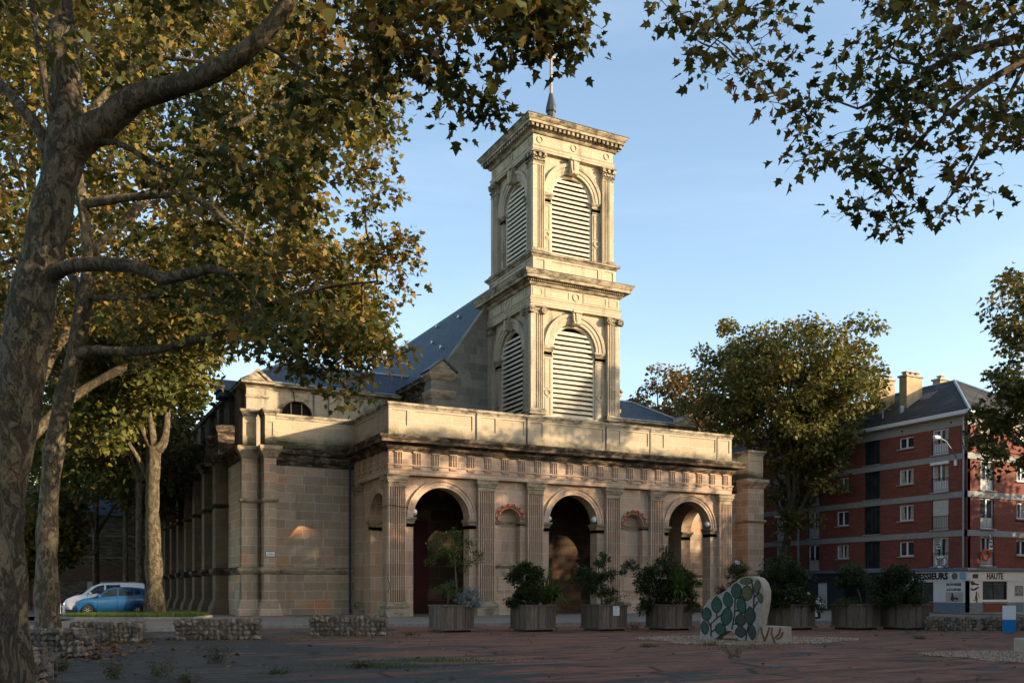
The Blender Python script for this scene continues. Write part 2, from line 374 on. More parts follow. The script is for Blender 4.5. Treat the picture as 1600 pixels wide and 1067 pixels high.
def bark(k=1.15,nm='plane_bark'):
    n=N(nm,.9,.2); o=n.obj()
    v=n.n('ShaderNodeTexVoronoi'); n.l(n.scale(o,(1,1,.5)),v.inputs['Vector']); v.inputs['Scale'].default_value=6; 
    a=n.noise(n.scale(o,(1,1,.5)),5.2,10,.8,.9); b=n.noise(n.scale(o,(1,1,.55)),9.5,8,.72,.7); d=n.noise(n.scale(o,(1,1,.6)),30,8,.8)
    c=n.mix(n.ramp(a,.46,.52),tuple(k*x for x in (.095,.075,.050)),tuple(k*x for x in (.19,.155,.10)))
    c=n.mix(n.ramp(b,.57,.60),c,tuple(k*x for x in (.30,.25,.155)))
    c=n.mix(n.math('MULTIPLY',n.ramp(n.noise(n.scale(o,(1,1,.5)),6.5,8,.7,.8),.60,.62),.8),c,(.24,.15,.075))
    c=n.mix(.8,c,n.ramp(d,.32,.68,(.35,.33,.30),(1.1,1.08,1.05)),'MULTIPLY'); n.col(c)
    n.bump(n.math('ADD',n.math('ADD',n.ramp(a,.46,.50),n.ramp(b,.57,.59)),n.math('MULTIPLY',d,1.1)),1.,.035); return n.m
M['bark']=bark()
M['bark_pale']=bark(1.55,'pale_plane_bark')
def leafmat(name,cols,trans=.35,rough=.6):
    m=bpy.data.materials.new(name); m.use_nodes=True; t=m.node_tree; t.nodes.clear()
    g=t.nodes.new('ShaderNodeNewGeometry'); r=t.nodes.new('ShaderNodeValToRGB'); 
    e=r.color_ramp.elements; e[0].position=0; e[0].color=(*cols[0],1); e[1].position=1; e[1].color=(*cols[-1],1)
    for i,c in enumerate(cols[1:-1]):
        x=e.new((i+1)/(len(cols)-1)); x.color=(*c,1)
    tc=t.nodes.new('ShaderNodeTexCoord'); nz=t.nodes.new('ShaderNodeTexNoise'); nz.inputs['Scale'].default_value=.45; nz.inputs['Detail'].default_value=2; t.links.new(tc.outputs['Object'],nz.inputs['Vector'])
    a=t.nodes.new('ShaderNodeMath'); a.operation='MULTIPLY_ADD'; t.links.new(g.outputs['Random Per Island'],a.inputs[0]); a.inputs[1].default_value=.75
    b=t.nodes.new('ShaderNodeMath'); b.operation='MULTIPLY_ADD'; t.links.new(nz.outputs[0],b.inputs[0]); b.inputs[1].default_value=1.1; b.inputs[2].default_value=-.42
    t.links.new(b.outputs[0],a.inputs[2]); t.links.new(a.outputs[0],r.inputs[0])
    d=t.nodes.new('ShaderNodeBsdfPrincipled'); d.inputs['Roughness'].default_value=rough; d.inputs['Specular IOR Level'].default_value=.25
    tr=t.nodes.new('ShaderNodeBsdfTranslucent'); mx=t.nodes.new('ShaderNodeMixShader'); mx.inputs[0].default_value=trans
    t.links.new(r.outputs[0],d.inputs['Base Color']); t.links.new(r.outputs[0],tr.inputs[0]); t.links.new(d.outputs[0],mx.inputs[1]); t.links.new(tr.outputs[0],mx.inputs[2])
    o=t.nodes.new('ShaderNodeOutputMaterial'); t.links.new(mx.outputs[0],o.inputs[0]); return m
M['leaf_gold']=leafmat('autumn_plane_leaves',[(.035,.055,.012),(.06,.08,.018),(.11,.11,.022),(.20,.15,.03),(.30,.20,.045),(.22,.09,.02)],.3)
M['leaf_near']=leafmat('near_plane_leaves',[(.030,.045,.010),(.045,.062,.013),(.075,.080,.018),(.13,.11,.024),(.23,.16,.035),(.18,.08,.018)],.28)
M['leaf_olive']=leafmat('olive_plane_leaves',[(.04,.06,.012),(.07,.085,.018),(.11,.115,.025),(.16,.14,.03),(.22,.16,.04)],.3)
M['leaf_olive2']=leafmat('golden_olive_plane_leaves',[(.05,.065,.014),(.08,.09,.02),(.13,.125,.03),(.20,.165,.04),(.28,.20,.055)],.35)
M['leaf_brown']=leafmat('bronze_plane_leaves',[(.06,.07,.02),(.12,.09,.03),(.20,.12,.04),(.25,.15,.05)],.3)
M['leaf_dark']=leafmat('evergreen_leaves',[(.012,.020,.004),(.020,.032,.006),(.034,.050,.009),(.06,.075,.013)],.15,.65)
M['leaf_grey']=leafmat('silver_leaves',[(.12,.16,.17),(.2,.25,.26),(.28,.33,.33)],.2)
M['leaf_lime']=leafmat('fresh_green_leaves',[(.03,.055,.008),(.06,.09,.015),(.10,.12,.02)],.25)
M['grass']=leafmat('grass_blades',[(.03,.06,.008),(.07,.11,.015),(.12,.15,.03)],.3)
M['dry']=leafmat('dry_leaves',[(.06,.03,.012),(.13,.06,.02),(.22,.10,.03),(.30,.16,.05)],.1)
M['weed']=leafmat('weed_leaves',[(.03,.04,.012),(.07,.07,.02),(.14,.10,.03)],.2)
M['twig']=plain('twig_bark',(.10,.075,.05),.9)
def rockmat(name,cols):
    n=N(name,.85,.3); g=n.n('ShaderNodeNewGeometry'); r=n.n('ShaderNodeValToRGB'); n.l(g.outputs['Random Per Island'],r.inputs[0]); e=r.color_ramp.elements
    e[0].color=(*cols[0],1); e[1].color=(*cols[-1],1)
    for i,c in enumerate(cols[1:-1]): x=e.new((i+1)/(len(cols)-1)); x.color=(*c,1)
    f=n.noise(n.obj(),12,5,.7); c=n.mix(.5,r.outputs[0],n.ramp(f,.3,.7,(.5,.5,.5),(1,1,1)),'MULTIPLY'); n.col(c); return n.m
M['rock']=rockmat('gabion_stones',[(.08,.065,.05),(.19,.15,.11),(.38,.30,.22),(.24,.15,.085),(.15,.125,.10)])
M['pebble']=rockmat('gravel_stones',[(.14,.085,.05),(.34,.21,.12),(.52,.36,.23),(.20,.14,.10)])
def wood():
    n=N('grey_weathered_wood',.85,.2); o=n.obj(); g=n.n('ShaderNodeNewGeometry')
    f=n.noise(n.scale(o,(6,6,.7)),3,8,.7,1.2); r=n.ramp(g.outputs['Random Per Island'],0,1,(.115,.085,.062),(.22,.175,.135))
    c=n.mix(.75,r,n.ramp(f,.32,.68,(.30,.28,.27),(1.1,1.1,1.1)),'MULTIPLY'); n.col(c); n.bump(f,.4,.01); return n.m
M['wood']=wood()

# ================================================================== CHURCH  (x along the front, y into the building)
CH_=empty('church',(0,0,0),0,'pale stone church with arcaded porch and tall square belfry tower beside the square','church')
PW=24.4; GZ=.15                                   # porch width, pavement level
V1=6.3                                            # main front wall plane
ff=Ffront(0.0)
# ---- porch walls
mb=MB(); fr=Ffront(.3)
ARCH=[(3.3,1.74),(12.1,1.74),(21.07,1.74)]; NICHE=[(7.67,.73),(16.57,.73)]; SPR=5.75
mb.arch_wall(0.3,PW-.3,GZ,8.08,[(c,h,SPR,GZ) for c,h in ARCH]+[(c,h,SPR,3.2) for c,h in NICHE],0,-.8,fr)
for c,h in NICHE: mb.box(c-h-.2,c+h+.2,-.9,-.5,3.0,6.8,fr)
mb.build('porch_wall',M['porch'],CH_)
fl=Fleft(.3); frr=Fright(PW-.3)
for f_,ops in ((fl,[(-2.55,1.5,SPR,GZ)]),(frr,[(2.55,1.5,SPR,GZ)])):
    mb=MB(); a0,a1=(-V1,-1.1) if f_ is fl else (1.1,V1)
    mb.arch_wall(a0,a1,GZ,8.08,ops,0,-.8,f_); mb.build('porch_side_wall',M['porch'],CH_)
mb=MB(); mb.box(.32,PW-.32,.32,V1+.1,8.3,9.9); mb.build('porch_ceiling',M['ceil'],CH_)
mb=MB(); mb.box(-.1,PW+.1,-.1,V1,0.02,GZ+.0); mb.build('porch_floor',M['pave'],CH_)
# back wall of the porch with doorways
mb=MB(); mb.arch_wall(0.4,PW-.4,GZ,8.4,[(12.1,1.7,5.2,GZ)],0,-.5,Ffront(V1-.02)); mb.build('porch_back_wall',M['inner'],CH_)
mb=MB(); mb.box(10.4,13.8,V1+.25,V1+.4,GZ,7.2)
for i in range(2):
    for zz in ((.4,2.0),(2.2,4.9)): mb.box(10.65+i*1.5,11.95+i*1.5,V1+.2,V1+.26,GZ+zz[0],GZ+zz[1])
d=mb.build('main_door',M['wooddoor'],CH_); MB().tube([(12.0,V1+.16,1.1),(12.0,V1+.16,1.4)],.025).build('handle',M['iron'],d)
mb=MB(); mb.box(2.9,4.75,V1-.3,V1-.1,GZ,6.0)
for zz in ((.35,1.6),(1.8,3.6),(3.8,5.4)): mb.box(3.1,4.55,V1-.36,V1-.3,GZ+zz[0],GZ+zz[1])
mb.build('side_door',M['darkred'],CH_)['label']='dark red side door inside the left arch'
# ---- fluted pilasters
def fluted(mb,a0,a1,p,z0,z1,fr,nf=7,edge=.06):
    pts=[(a0,0),(a0,p)]; pitch=(a1-a0-2*edge)/nf; fw=pitch*.62
    for i in range(nf):
        c=a0+edge+pitch*(i+.5)
        for k in range(5):
            t=PI*k/4; pts.append((c-fw/2*math.cos(t),p-.12*math.sin(t)*(1 if 0<k<4 else 0) if k not in (0,4) else p))
    pts+=[(a1,p),(a1,0)]
    mb.prism(pts,z0,z1,fr)
BASE=[(0,0),(.17,0),(.17,.44),(.13,.46),(.17,.52),(.17,.60),(.12,.66),(.07,.70),(.07,.76),(.03,.81),(0,.81)]
CAP=[(0,0),(.03,0),(.03,.05),(0,.06),(0,.22),(.05,.26),(.05,.32),(.12,.44),(.12,.60),(.16,.62),(.16,.70),(0,.70)]
PIL=[(0,1.03),(5.5,6.58),(8.76,9.84),(14.36,15.42),(17.75,18.8),(23.37,24.4)]
frw=Ffront(.3)
for a0,a1 in PIL:
    mb=MB(); fluted(mb,a0,a1,.3,.96,7.40,frw)
    o=mb.build('pilaster',M['porch'],CH_)
    p=[(a0,0),(a0,.3),(a1,.3),(a1,0)]
    MB().mould(p,[(x,z+GZ) for x,z in BASE],fr=frw).box(a0,a1,0,.3,GZ,.96,frw).build('pilaster_base',M['mould'],o)
    MB().mould(p,[(x,z+7.38) for x,z in CAP],fr=frw).box(a0+.002,a1-.002,0,.298,7.39,8.08,frw).build('capital',M['mould'],o)
for f_,(a0,a1) in ((Fleft(.3),(-1.03,-.3)),(Fleft(.3),(-V1+.0,-V1+.9)),(Fright(PW-.3),(.3,1.03)),(Fright(PW-.3),(V1-.9,V1-.0))):
    mb=MB(); fluted(mb,a0,a1,.3,.96,7.40,f_,5); o=mb.build('pilaster',M['porch'],CH_)
    p=[(a0,0),(a0,.3),(a1,.3),(a1,0)]
    MB().mould(p,[(x,z+GZ) for x,z in BASE],fr=f_).box(a0+.003,a1-.003,0,.297,GZ,.955,f_).build('pilaster_base',M['mould'],o)
    MB().mould(p,[(x,z+7.38) for x,z in CAP],fr=f_).box(a0+.004,a1-.004,0,.296,7.39,8.07,f_).build('capital',M['mould'],o)
# ---- archivolts and imposts
IMP=[(0,-.62),(.02,-.62),(.02,-.56),(0,-.56),(.0,-.38),(.05,-.34),(.05,-.26),(.12,-.14),(.16,-.12),(.16,0),(0,0)]
def archivolt(c,r,z,f_,wd=.42,mat='porch',name='archivolt'):
    pr=[(r,0),(r,.06),(r+wd*.35,.06),(r+wd*.35,.09),(r+wd*.7,.09),(r+wd*.78,.14),(r+wd,.15),(r+wd,0)]
    return MB().arcmould(c,z,pr,fr=f_).build(name,M[mat],CH_)
for c,r in ARCH:
    archivolt(c,r,SPR,frw)
    lo=max([b for a,b in PIL if b<c])+.002; hi=min([a for a,b in PIL if a>c])-.002
    MB().mould([(lo,0),(c-r,0),(c-r,-.8)],[(o,SPR+z) for o,z in IMP],fr=frw).build('impost',M['mould'],CH_)
    MB().mould([(c+r,-.8),(c+r,0),(hi,0)],[(o,SPR+z) for o,z in IMP],fr=frw).build('impost',M['mould'],CH_)
for c,r in NICHE:
    archivolt(c,r,SPR,frw,.27)
    lo=max([b for a,b in PIL if b<c])+.002; hi=min([a for a,b in PIL if a>c])-.002
    MB().mould([(lo,0),(c-r,0),(c-r,-.48),(c+r,-.48),(c+r,0),(hi,0)],[(o*.6,SPR+z*.45) for o,z in IMP],fr=frw).build('impost',M['mould'],CH_)
    MB().mould([(lo,0),(hi,0)],[(0,2.45),(.03,2.45),(.03,2.9),(.06,2.95),(.15,3.08),(.15,3.2),(0,3.22)],fr=frw).build('sill',M['mould'],CH_)
    MB().mould([(lo,0),(hi,0)],[(0,.16),(.10,.16),(.10,.62),(.05,1.15),(.05,1.32),(0,1.36)],fr=frw).build('plinth',M['porch'],CH_)
    MB().box(c-r-.05,c+r+.05,-.01,.04,1.55,2.4,frw).build('panel',M['porch'],CH_)
for f_,c in ((fl,-2.55),(frr,2.55)):
    archivolt(c,1.5,SPR,f_)
    MB().mould([(c-1.9,0),(c-1.5,0),(c-1.5,-.8)],[(o,SPR+z) for o,z in IMP],fr=f_).build('impost',M['mould'],CH_); mb=MB(); mb.mould([(c+1.5,-.8),(c+1.5,0),(c+1.9,0)],[(o,SPR+z) for o,z in IMP],fr=f_); mb.build('impost',M['mould'],CH_)
# ---- entablature of the porch, carried round both flanks
path=[(0.0,V1),(0.0,0.0),(PW,0.0),(PW,V1)]       # walked so that left is outward after flipping
path=[(PW,V1),(PW,0.0),(0.0,0.0),(0.0,V1)]
mb=MB(); mb.mould([(p[0],p[1]) for p in path][::1],[(0,8.08),(0,8.34),(.03,8.34),(.03,8.56),(.08,8.58),(.08,8.66),(0,8.66)])
mb.box(.0+.002,PW-.002,.002,.302,8.081,8.66); mb.box(.002,.302,.31,V1,8.081,8.659); mb.box(PW-.302,PW-.002,.31,V1,8.081,8.659); mb.build('architrave',M['porch'],CH_)
mb=MB(); mb.box(.004,PW-.004,.004,.31,8.66,9.37); mb.box(.004,.31,.32,V1,8.66,9.37); mb.box(PW-.31,PW-.004,.32,V1,8.66,9.37); mb.build('frieze',M['porch'],CH_)
def triglyph(a,f_,w_=.46,z0=8.66,z1=9.37,h='triglyph'):
    m=MB(); 
    pts=[(a-w_/2,0),(a-w_/2,.05)]
    for k in (-1,0,1):
        c=a+k*w_/3.1; pts+=[(c-.045,.075),(c-.03,.015),(c+.03,.015),(c+.045,.075)]
    pts+=[(a+w_/2,.05),(a+w_/2,0)]
    m.prism(pts,z0,z1-.07,f_); m.box(a-w_/2-.02,a+w_/2+.02,0,.10,z1-.07,z1,f_); m.box(a-w_/2,a+w_/2,0.0,.11,z0-.14,z0-.10,f_)
    for k in range(6): m.box(a-w_/2+.02+k*w_/6.2,a-w_/2+.065+k*w_/6.2,0.0,.10,z0-.22,z0-.14,f_)
    return m.build(h,M['porch'],CH_)
for i in range(22): triglyph(.57+i*1.108,Ffront(0.004))
for i in range(5): triglyph(-.75-i*1.15,Fleft(.004)); triglyph(.75+i*1.15,Fright(PW-.004))
COR=[(0,9.37),(.06,9.37),(.06,9.46),(.12,9.48),(.20,9.60),(.20,9.66),(.26,9.68),(.30,9.78),(.62,9.80),(.62,9.96),(.66,9.98),(.74,10.12),(.74,10.17),(0,10.24)]
mb=MB(); mb.mould(path,COR); mb.box(.01,PW-.01,.01,V1,9.38,10.2); mb.build('cornice',M['mould_dirty'],CH_)
# ---- parapet with raised frames
def parapet(a0,a1,fr,cells,z0=10.2,z1=12.09,th=.55,name='parapet',joints=()):
    mb=MB(); mb.box(a0,a1,-th,-.05,z0,z1-.18,fr)
    # raised frame = border strips round each panel
    zb,zt=z0+.62,z1-.42
    mb.box(a0,a1,-.05,0,z0,zb,fr); mb.box(a0,a1,-.05,0,zt,z1-.3,fr); prev=a0
    for (x0,x1) in cells: mb.box(prev,x0,-.05,0,zb,zt,fr); prev=x1
    mb.box(prev,a1,-.05,0,zb,zt,fr)
    o=mb.build(name,M['parapet'],CH_)
    MB().mould([(a0,-th),(a0,0),(a1,0),(a1,-th)],[(-.02,z1-.3),(.03,z1-.3),(.03,z1-.22),(.10,z1-.12),(.10,z1-.02),(.06,z1),(-.3,z1+.04)],fr=fr).box(a0+.01,a1-.01,-th,-.01,z1-.2,z1,fr).build('coping',M['mould_tower'],o)
    for j in joints: MB().box(j-.05,j+.05,-.02,.03,z0,z1+.02,fr).build('rainwater_pipe',M['black'],o)
    return o
cells=[(.2,1.08),(1.55,5.1),(5.65,6.6),(7.0,8.5),(8.85,9.75),(10.2,14.1),(14.5,15.35),(15.75,17.5),(17.9,18.75),(19.2,23.0),(23.35,24.2)]
parapet(0,PW,Ffront(0.),cells,joints=(5.35,8.68,14.3,17.68,23.17))
parapet(-V1+.0,-.56,Fleft(0.),[(-5.9,-2.3),(-1.9,-.75)]); parapet(.56,V1-.0,Fright(PW),[(.75,1.9),(2.3,5.9)])
# ---- wings left and right of the porch
def wing(side):
    s=-1 if side<0 else 1; X0=0 if s<0 else PW
    def xx(a): return X0+s*a
    def bx(mb,a0,a1,y0,y1,z0,z1): mb.box(min(xx(a0),xx(a1)),max(xx(a0),xx(a1)),y0,y1,z0,z1)
    mb=MB(); bx(mb,-.2,5.6 if s<0 else 6.2,V1,12.,GZ,9.75); bx(mb,5.6,6.73,V1+.35,12.,GZ,9.75); mb.build('wing_wall',M['wing'],CH_)
    fw=Ffront(V1)
    def A(a,b): return (xx(a),xx(b)) if s>0 else (xx(b),xx(a))
    def m2(a,b,d,prof,name,mat,base=0.):
        x0,x1=A(a,b); return MB().mould([(x0,base),(x0,d),(x1,d),(x1,base)],prof,fr=fw).build(name,M[mat],CH_)
    # buttress piers: inner one stands forward
    for (a,b,d) in (((4.92,5.62,.8),(5.85,6.73,0.02)) if s<0 else ((5.9,7.45,1.3),)):
        x0,x1=A(a,b); o=MB().box(x0,x1,-.5,d,GZ,9.75,fw).build('pier',M['wing'],CH_)
        P=[(x0,-.4),(x0,d),(x1,d),(x1,-.4)]
        MB().mould(P,[(0,.15),(.32,.15),(.30,.35),(.20,.7),(.06,1.05),(0,1.1)],fr=fw).build('pier_base',M['wing'],o)
        MB().mould(P,[(0,2.55),(.08,2.6),(.2,2.78),(.2,2.92),(0,3.0)],fr=fw).build('plinth_moulding',M['mould'],o)
        MB().mould(P,[(0,6.7),(.06,6.72),(.16,6.84),(.16,6.9),(0,6.98)],fr=fw).build('string_course',M['mould'],o)
        MB().mould(P,[(0,9.3),(.05,9.35),(.1,9.5),(.3,9.8),(.3,10.0),(0,10.06)],fr=fw).box(x0+.01,x1-.01,-.5,d-.01,9.6,10.05,fw).build('cornice',M['mould'],o)
        q=MB().box(x0+.05,x1-.05,-.5,d-.07,10.02,11.95,fw); q.box(x0+.05,x1-.05,d-.07,d-.02,10.02,10.6,fw); q.box(x0+.05,x1-.05,d-.07,d-.02,11.4,11.8,fw); q.box(x0+.05,x0+.2,d-.07,d-.02,10.6,11.4,fw); q.box(x1-.2,x1-.05,d-.07,d-.02,10.6,11.4,fw)
        q=q.build('pier_block',M['parapet'],CH_)
        MB().mould([(x0+.05,-.5),(x0+.05,d-.02),(x1-.05,d-.02),(x1-.05,-.5)],[(0,11.8),(.05,11.8),(.05,11.9),(.18,12.05),(.18,12.16),(0,12.2)],fr=fw).box(x0+.06,x1-.06,-.5,d-.03,11.8,12.18,fw).build('coping',M['mould_tower'],q)
    x0,x1=A(.0,4.92 if s<0 else 5.9)
    MB().mould([(x0,0),(x1,0)],[(0,2.55),(.05,2.6),(.12,2.78),(.12,2.92),(0,3.0)],fr=fw).build('plinth_moulding',M['mould'],CH_)
    MB().mould([(x0,0),(x1,0)],[(0,.15),(.12,.15),(.12,.8),(.05,.86),(.05,2.5),(0,2.56)],fr=fw).build('plinth',M['wing'],CH_)
    MB().mould([(x0,0),(x1,0)],[(0,9.0),(.04,9.02),(.04,9.2),(.1,9.3),(.16,9.6),(.3,9.72),(.3,9.95),(.34,10.05),(0,10.1)],fr=fw).build('cornice',M['mould_dirty'],CH_)
    mb=MB(); mb.box(x0,x1,-5.7,0,9.75,10.06,fw); mb.build('wing_roof',M['lead'],CH_)
    mb=MB().box(x0,x1,-.5,-.02,10.06,11.9,fw); o=mb.build('parapet',M['parapet'],CH_)
    MB().mould([(x0,0),(x1,0)],[(-.02,11.75),(.03,11.75),(.03,11.85),(.10,11.95),(.10,12.06),(-.5,12.1)],fr=fw).build('coping',M['mould_tower'],o)
    MB().mould([(x0,0),(x1,0)],[(-.02,10.4),(.02,10.42),(.02,11.45),(-.02,11.5)],fr=fw).build('parapet_band',M['parapet'],o)
    # pipe in the angle with the porch
    xp=xx(.28); MB().tube([(xp,V1-.12,GZ),(xp,V1-.12,9.4)],.075,8).build('rainwater_pipe',M['lead'],CH_)
wing(-1); wing(1)
# ---- main body (aisles) behind the wings
V2=12.0; AX0=-5.47; AX1=PW+5.47; YB=46.
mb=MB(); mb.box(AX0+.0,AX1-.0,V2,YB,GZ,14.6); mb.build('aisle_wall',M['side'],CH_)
fa=Ffront(V2)
def sym(a0,a1,s): return (a0,a1) if s<0 else (PW-a1,PW-a0)
for s in (-1,1):
    x0,x1=sym(AX0,5.6,s)
    lun=[(-2.15,1.02),(3.35,1.02)] if s<0 else [(PW+2.15,1.02),(PW-3.35,1.02)]
    MB().arch_wall(x0,x1,10.05,14.6,[(c,h,13.0,13.0) for c,h in lun],.3,0.0,fa).build('attic_wall',M['tower'],CH_)
    for c,h in lun:
        l=MB().box(c-h,c+h,.02,.05,12.9,14.1,fa).build('lunette_window',M['dark'],CH_)
        g=MB(); 
        for k in (-.35,.35): g.box(c+k-.04,c+k+.04,.05,.14,13.0,13.9,fa)
        g.build('mullion',M['mould'],l)
        MB().arcmould(c,13.0,[(h,.30),(h,.36),(h+.28,.38),(h+.28,.30)],fr=fa).slab([(c-.16,13.0+h-.05),(c+.16,13.0+h-.05),(c+.26,14.62),(c-.26,14.62)],.3,.46,fa).build('window_surround',M['mould_tower'],l)
        MB().box(c-h-.3,c+h+.3,.3,.42,12.86,13.0,fa).build('sill',M['mould_tower'],l)
    for (a0,a1) in ((-.05,1.5),):
        q0,q1=sym(a0,a1,s); MB().box(q0,q1,.3,.42,10.05,14.5,fa).build('pilaster',M['tower'],CH_)
    p0,p1=sym(AX0,-4.09,s)
    o=MB().box(p0,p1,.3,.6,10.05,14.62,fa).build('pilaster',M['tower'],CH_)
    MB().mould([(p0,.3),(p0,.6),(p1,.6),(p1,.3)],[(0,13.9),(.05,13.95),(.05,14.1),(0,14.12)],fr=fa).build('moulding',M['mould_tower'],o)
    pc=(p0+p1)/2; hw=(p1-p0)/2+.28
    MB().slab([(pc-hw,14.95),(pc+hw,14.95),(pc,15.75)],-1.2,.85,fa).slab([(pc-hw,14.95),(pc-hw+.25,14.95),(pc,15.56),(pc+hw-.25,14.95),(pc+hw,14.95),(pc,15.78)],.84,.95,fa).build('pediment',M['mould_tower'],CH_)
ENT=[(0,14.55),(.05,14.58),(.05,14.66),(.15,14.74),(.38,14.8),(.38,14.92),(.44,14.99),(0,15.02)]
MB().mould([(AX0,YB),(AX0,V2-.3),(AX0-.0,V2-.6),(-4.09,V2-.6),(-4.09,V2-.3),(5.0,V2-.3)][::-1],ENT).box(AX0+.01,AX1-.01,V2-.29,YB,14.56,14.98).build('eaves_cornice',M['mould_tower'],CH_)
MB().mould([(AX1,YB),(AX1,V2-.6),(PW+4.09,V2-.6),(PW+4.09,V2-.3),(PW-5.0,V2-.3)],ENT).build('eaves_cornice',M['mould_tower'],CH_)
# hipped aisle roof
def frustum(x0,x1,y0,y1,z0,z1,i): 
    return MB().add([(x0,y0,z0),(x1,y0,z0),(x1,y1,z0),(x0,y1,z0),(x0+i,y0+i,z1),(x1-i,y0+i,z1),(x1-i,y1-i,z1),(x0+i,y1-i,z1)],[(0,1,5,4),(1,2,6,5),(2,3,7,6),(3,0,4,7),(4,5,6,7)])
m=MB(); m.add([(AX0-.3,V2-.5,15.0),(AX1+.3,V2-.5,15.0),(AX1+.3,YB,15.0),(AX0-.3,YB,15.0),(AX0+3.2,V2+3.0,17.2),(AX1-3.2,V2+3.0,17.2),(AX1-3.2,YB-3,17.2),(AX0+3.2,YB-3,17.2)],[(0,1,5,4),(1,2,6,5),(2,3,7,6),(3,0,4,7),(4,5,6,7)])
o=m.build('aisle_roof',M['slate'],CH_)
hp=[Vector((AX0-.3,V2-.5,15.05)),Vector((AX0+3.2,V2+3.0,17.24)),Vector((AX1-3.2,V2+3.0,17.24)),Vector((AX1+.3,V2-.5,15.05))]
MB().tube(hp,.09,6).tube([hp[1],Vector((AX0+3.2,YB-3,17.24))],.09,6).build('ridge_flashing',M['zinc'],o)
MB().tube([(AX0+.1,V2-.75,15.0),(5.2,V2-.45,15.03)],.07,6).build('gutter',M['zinc'],o); MB().tube([(AX1-.1,V2-.75,15.0),(PW-5.2,V2-.45,15.03)],.07,6).build('gutter',M['zinc'],o)
MB().tube([(-1.0,V2-.42,10.1),(-1.0,V2-.42,14.7)],.06,8).build('downpipe',M['zinc'],CH_); MB().tube([(PW+3.3,V2-.42,10.1),(PW+3.3,V2-.42,14.7)],.06,8).build('downpipe',M['zinc'],CH_)
# ---- nave with steep bell-cast slate roof
NX0,NX1=5.62,PW-5.62
prof=[(4.85,15.35),(5.6,15.75),(6.3,16.45),(7.2,17.7),(8.7,19.85),(10.5,22.25),(12.2,23.75)]
full=prof+[(PW-x,z) for x,z in prof[:-1]][::-1]
ys=[V1+.15,30.]; m=MB()
vs=[];fs=[]
for x,z in full: vs.append((x,ys[0],z))
for x,z in full: vs.append((x,ys[1],z))
k=len(full)
for i in range(k-1): fs.append((i,i+1,k+i+1,k+i))
vs.append((12.2,34,15.4)); 
yb=44
for i,(x,z) in enumerate(full): vs.append((12.2+(x-12.2)*.98,yb-(z-15.35)*1.4,z))
for i in range(k-1): fs.append((k+i,k+i+1,2*k+1+i+1,2*k+1+i))
m.add(vs,fs); o=m.build('nave_roof',M['slate'],CH_)
mm=MB()
for (x,y,z) in ((7.6,10,18.35),(8.6,14,19.75),(9.6,11.5,21.1),(7.0,20,17.4),(8.2,24,19.2),(10.2,17,21.9),(6.6,15,16.9)): mm.box(x-.25,x-.02,y,y+.3,z-.05,z+.12)
mm.build('roof_vent',M['zinc'],o)
MB().mould([(NX0,0),(NX0,0)],[(0,0)]) if False else None
m=MB(); m.slab([(NX0,8.4),(NX1,8.4)]+[(x,z-.12) for x,z in full[1:-1]][::-1],0,-.6,Ffront(V1)); m.build('gable_wall',M['grey'],CH_)
m=MB()
for pr in (prof[1:],[(PW-x,z) for x,z in prof[1:]]):
    for (x,z),(x2,z2) in zip(pr,pr[1:]): m.slab([(x,z-.14),(x2,z2-.14),(x2,z2+.1),(x,z+.1)],-.5,.12,Ffront(V1))
m.build('gable_coping',M['grey'],CH_)
m=MB(); m.box(NX0-.3,NX0+.3,V1+.6,V2,10,15.0); m.box(NX1-.3,NX1+.3,V1+.6,V2,10,15.0); m.build('nave_side_wall',M['side'],CH_)
NENT=[(0,14.2),(.06,14.22),(.06,14.5),(.12,14.55),(.12,14.8),(.2,14.9),(.5,15.1),(.5,15.25),(.58,15.4),(0,15.42)]
MB().mould([(NX0-.3,V1+.9),(NX0-.3,V2)],NENT).mould([(NX1+.3,V2),(NX1+.3,V1+.9)],NENT).box(NX0-.3,NX1+.3,V1+.95,V2,14.9,15.4).build('nave_cornice',M['mould_dirty'],CH_)
for s in (-1,1):
    a0,a1=(4.95,6.7) if s<0 else (PW-6.7,PW-4.95)
    o=MB().box(a0+.12,a1-.12,-1.1,.16,10.05,15.5,Ffront(V1)).build('nave_pier',M['grey'],CH_)
    P=[(a0+.12,-1.1),(a0+.12,.16),(a1-.12,.16),(a1-.12,-1.1)]
    MB().mould(P,[(0,13.9),(.04,13.92),(.16,14.3),(.16,14.42),(0,14.5)],fr=Ffront(V1)).build('moulding',M['mould'],o)
    MB().mould(P,[(0,15.1),(.05,15.12),(.22,15.42),(.22,15.55),(0,15.6)],fr=Ffront(V1)).box(a0+.13,a1-.13,-1.1,.15,15.2,15.59,Ffront(V1)).build('moulding',M['mould'],o)
    c=(a0+a1)/2; MB().slab([(c-.95,15.58),(c+.95,15.58),(c,16.35)],-1.0,.3,Ffront(V1)).build('pediment',M['mould'],o)
    MB().slab([(c-1.05,15.66),(c,16.52),(c+1.05,15.66),(c+.98,15.58),(c,16.36),(c-.98,15.58)],-1.1,.42,Ffront(V1)).build('pediment_coping',M['lead'],o)
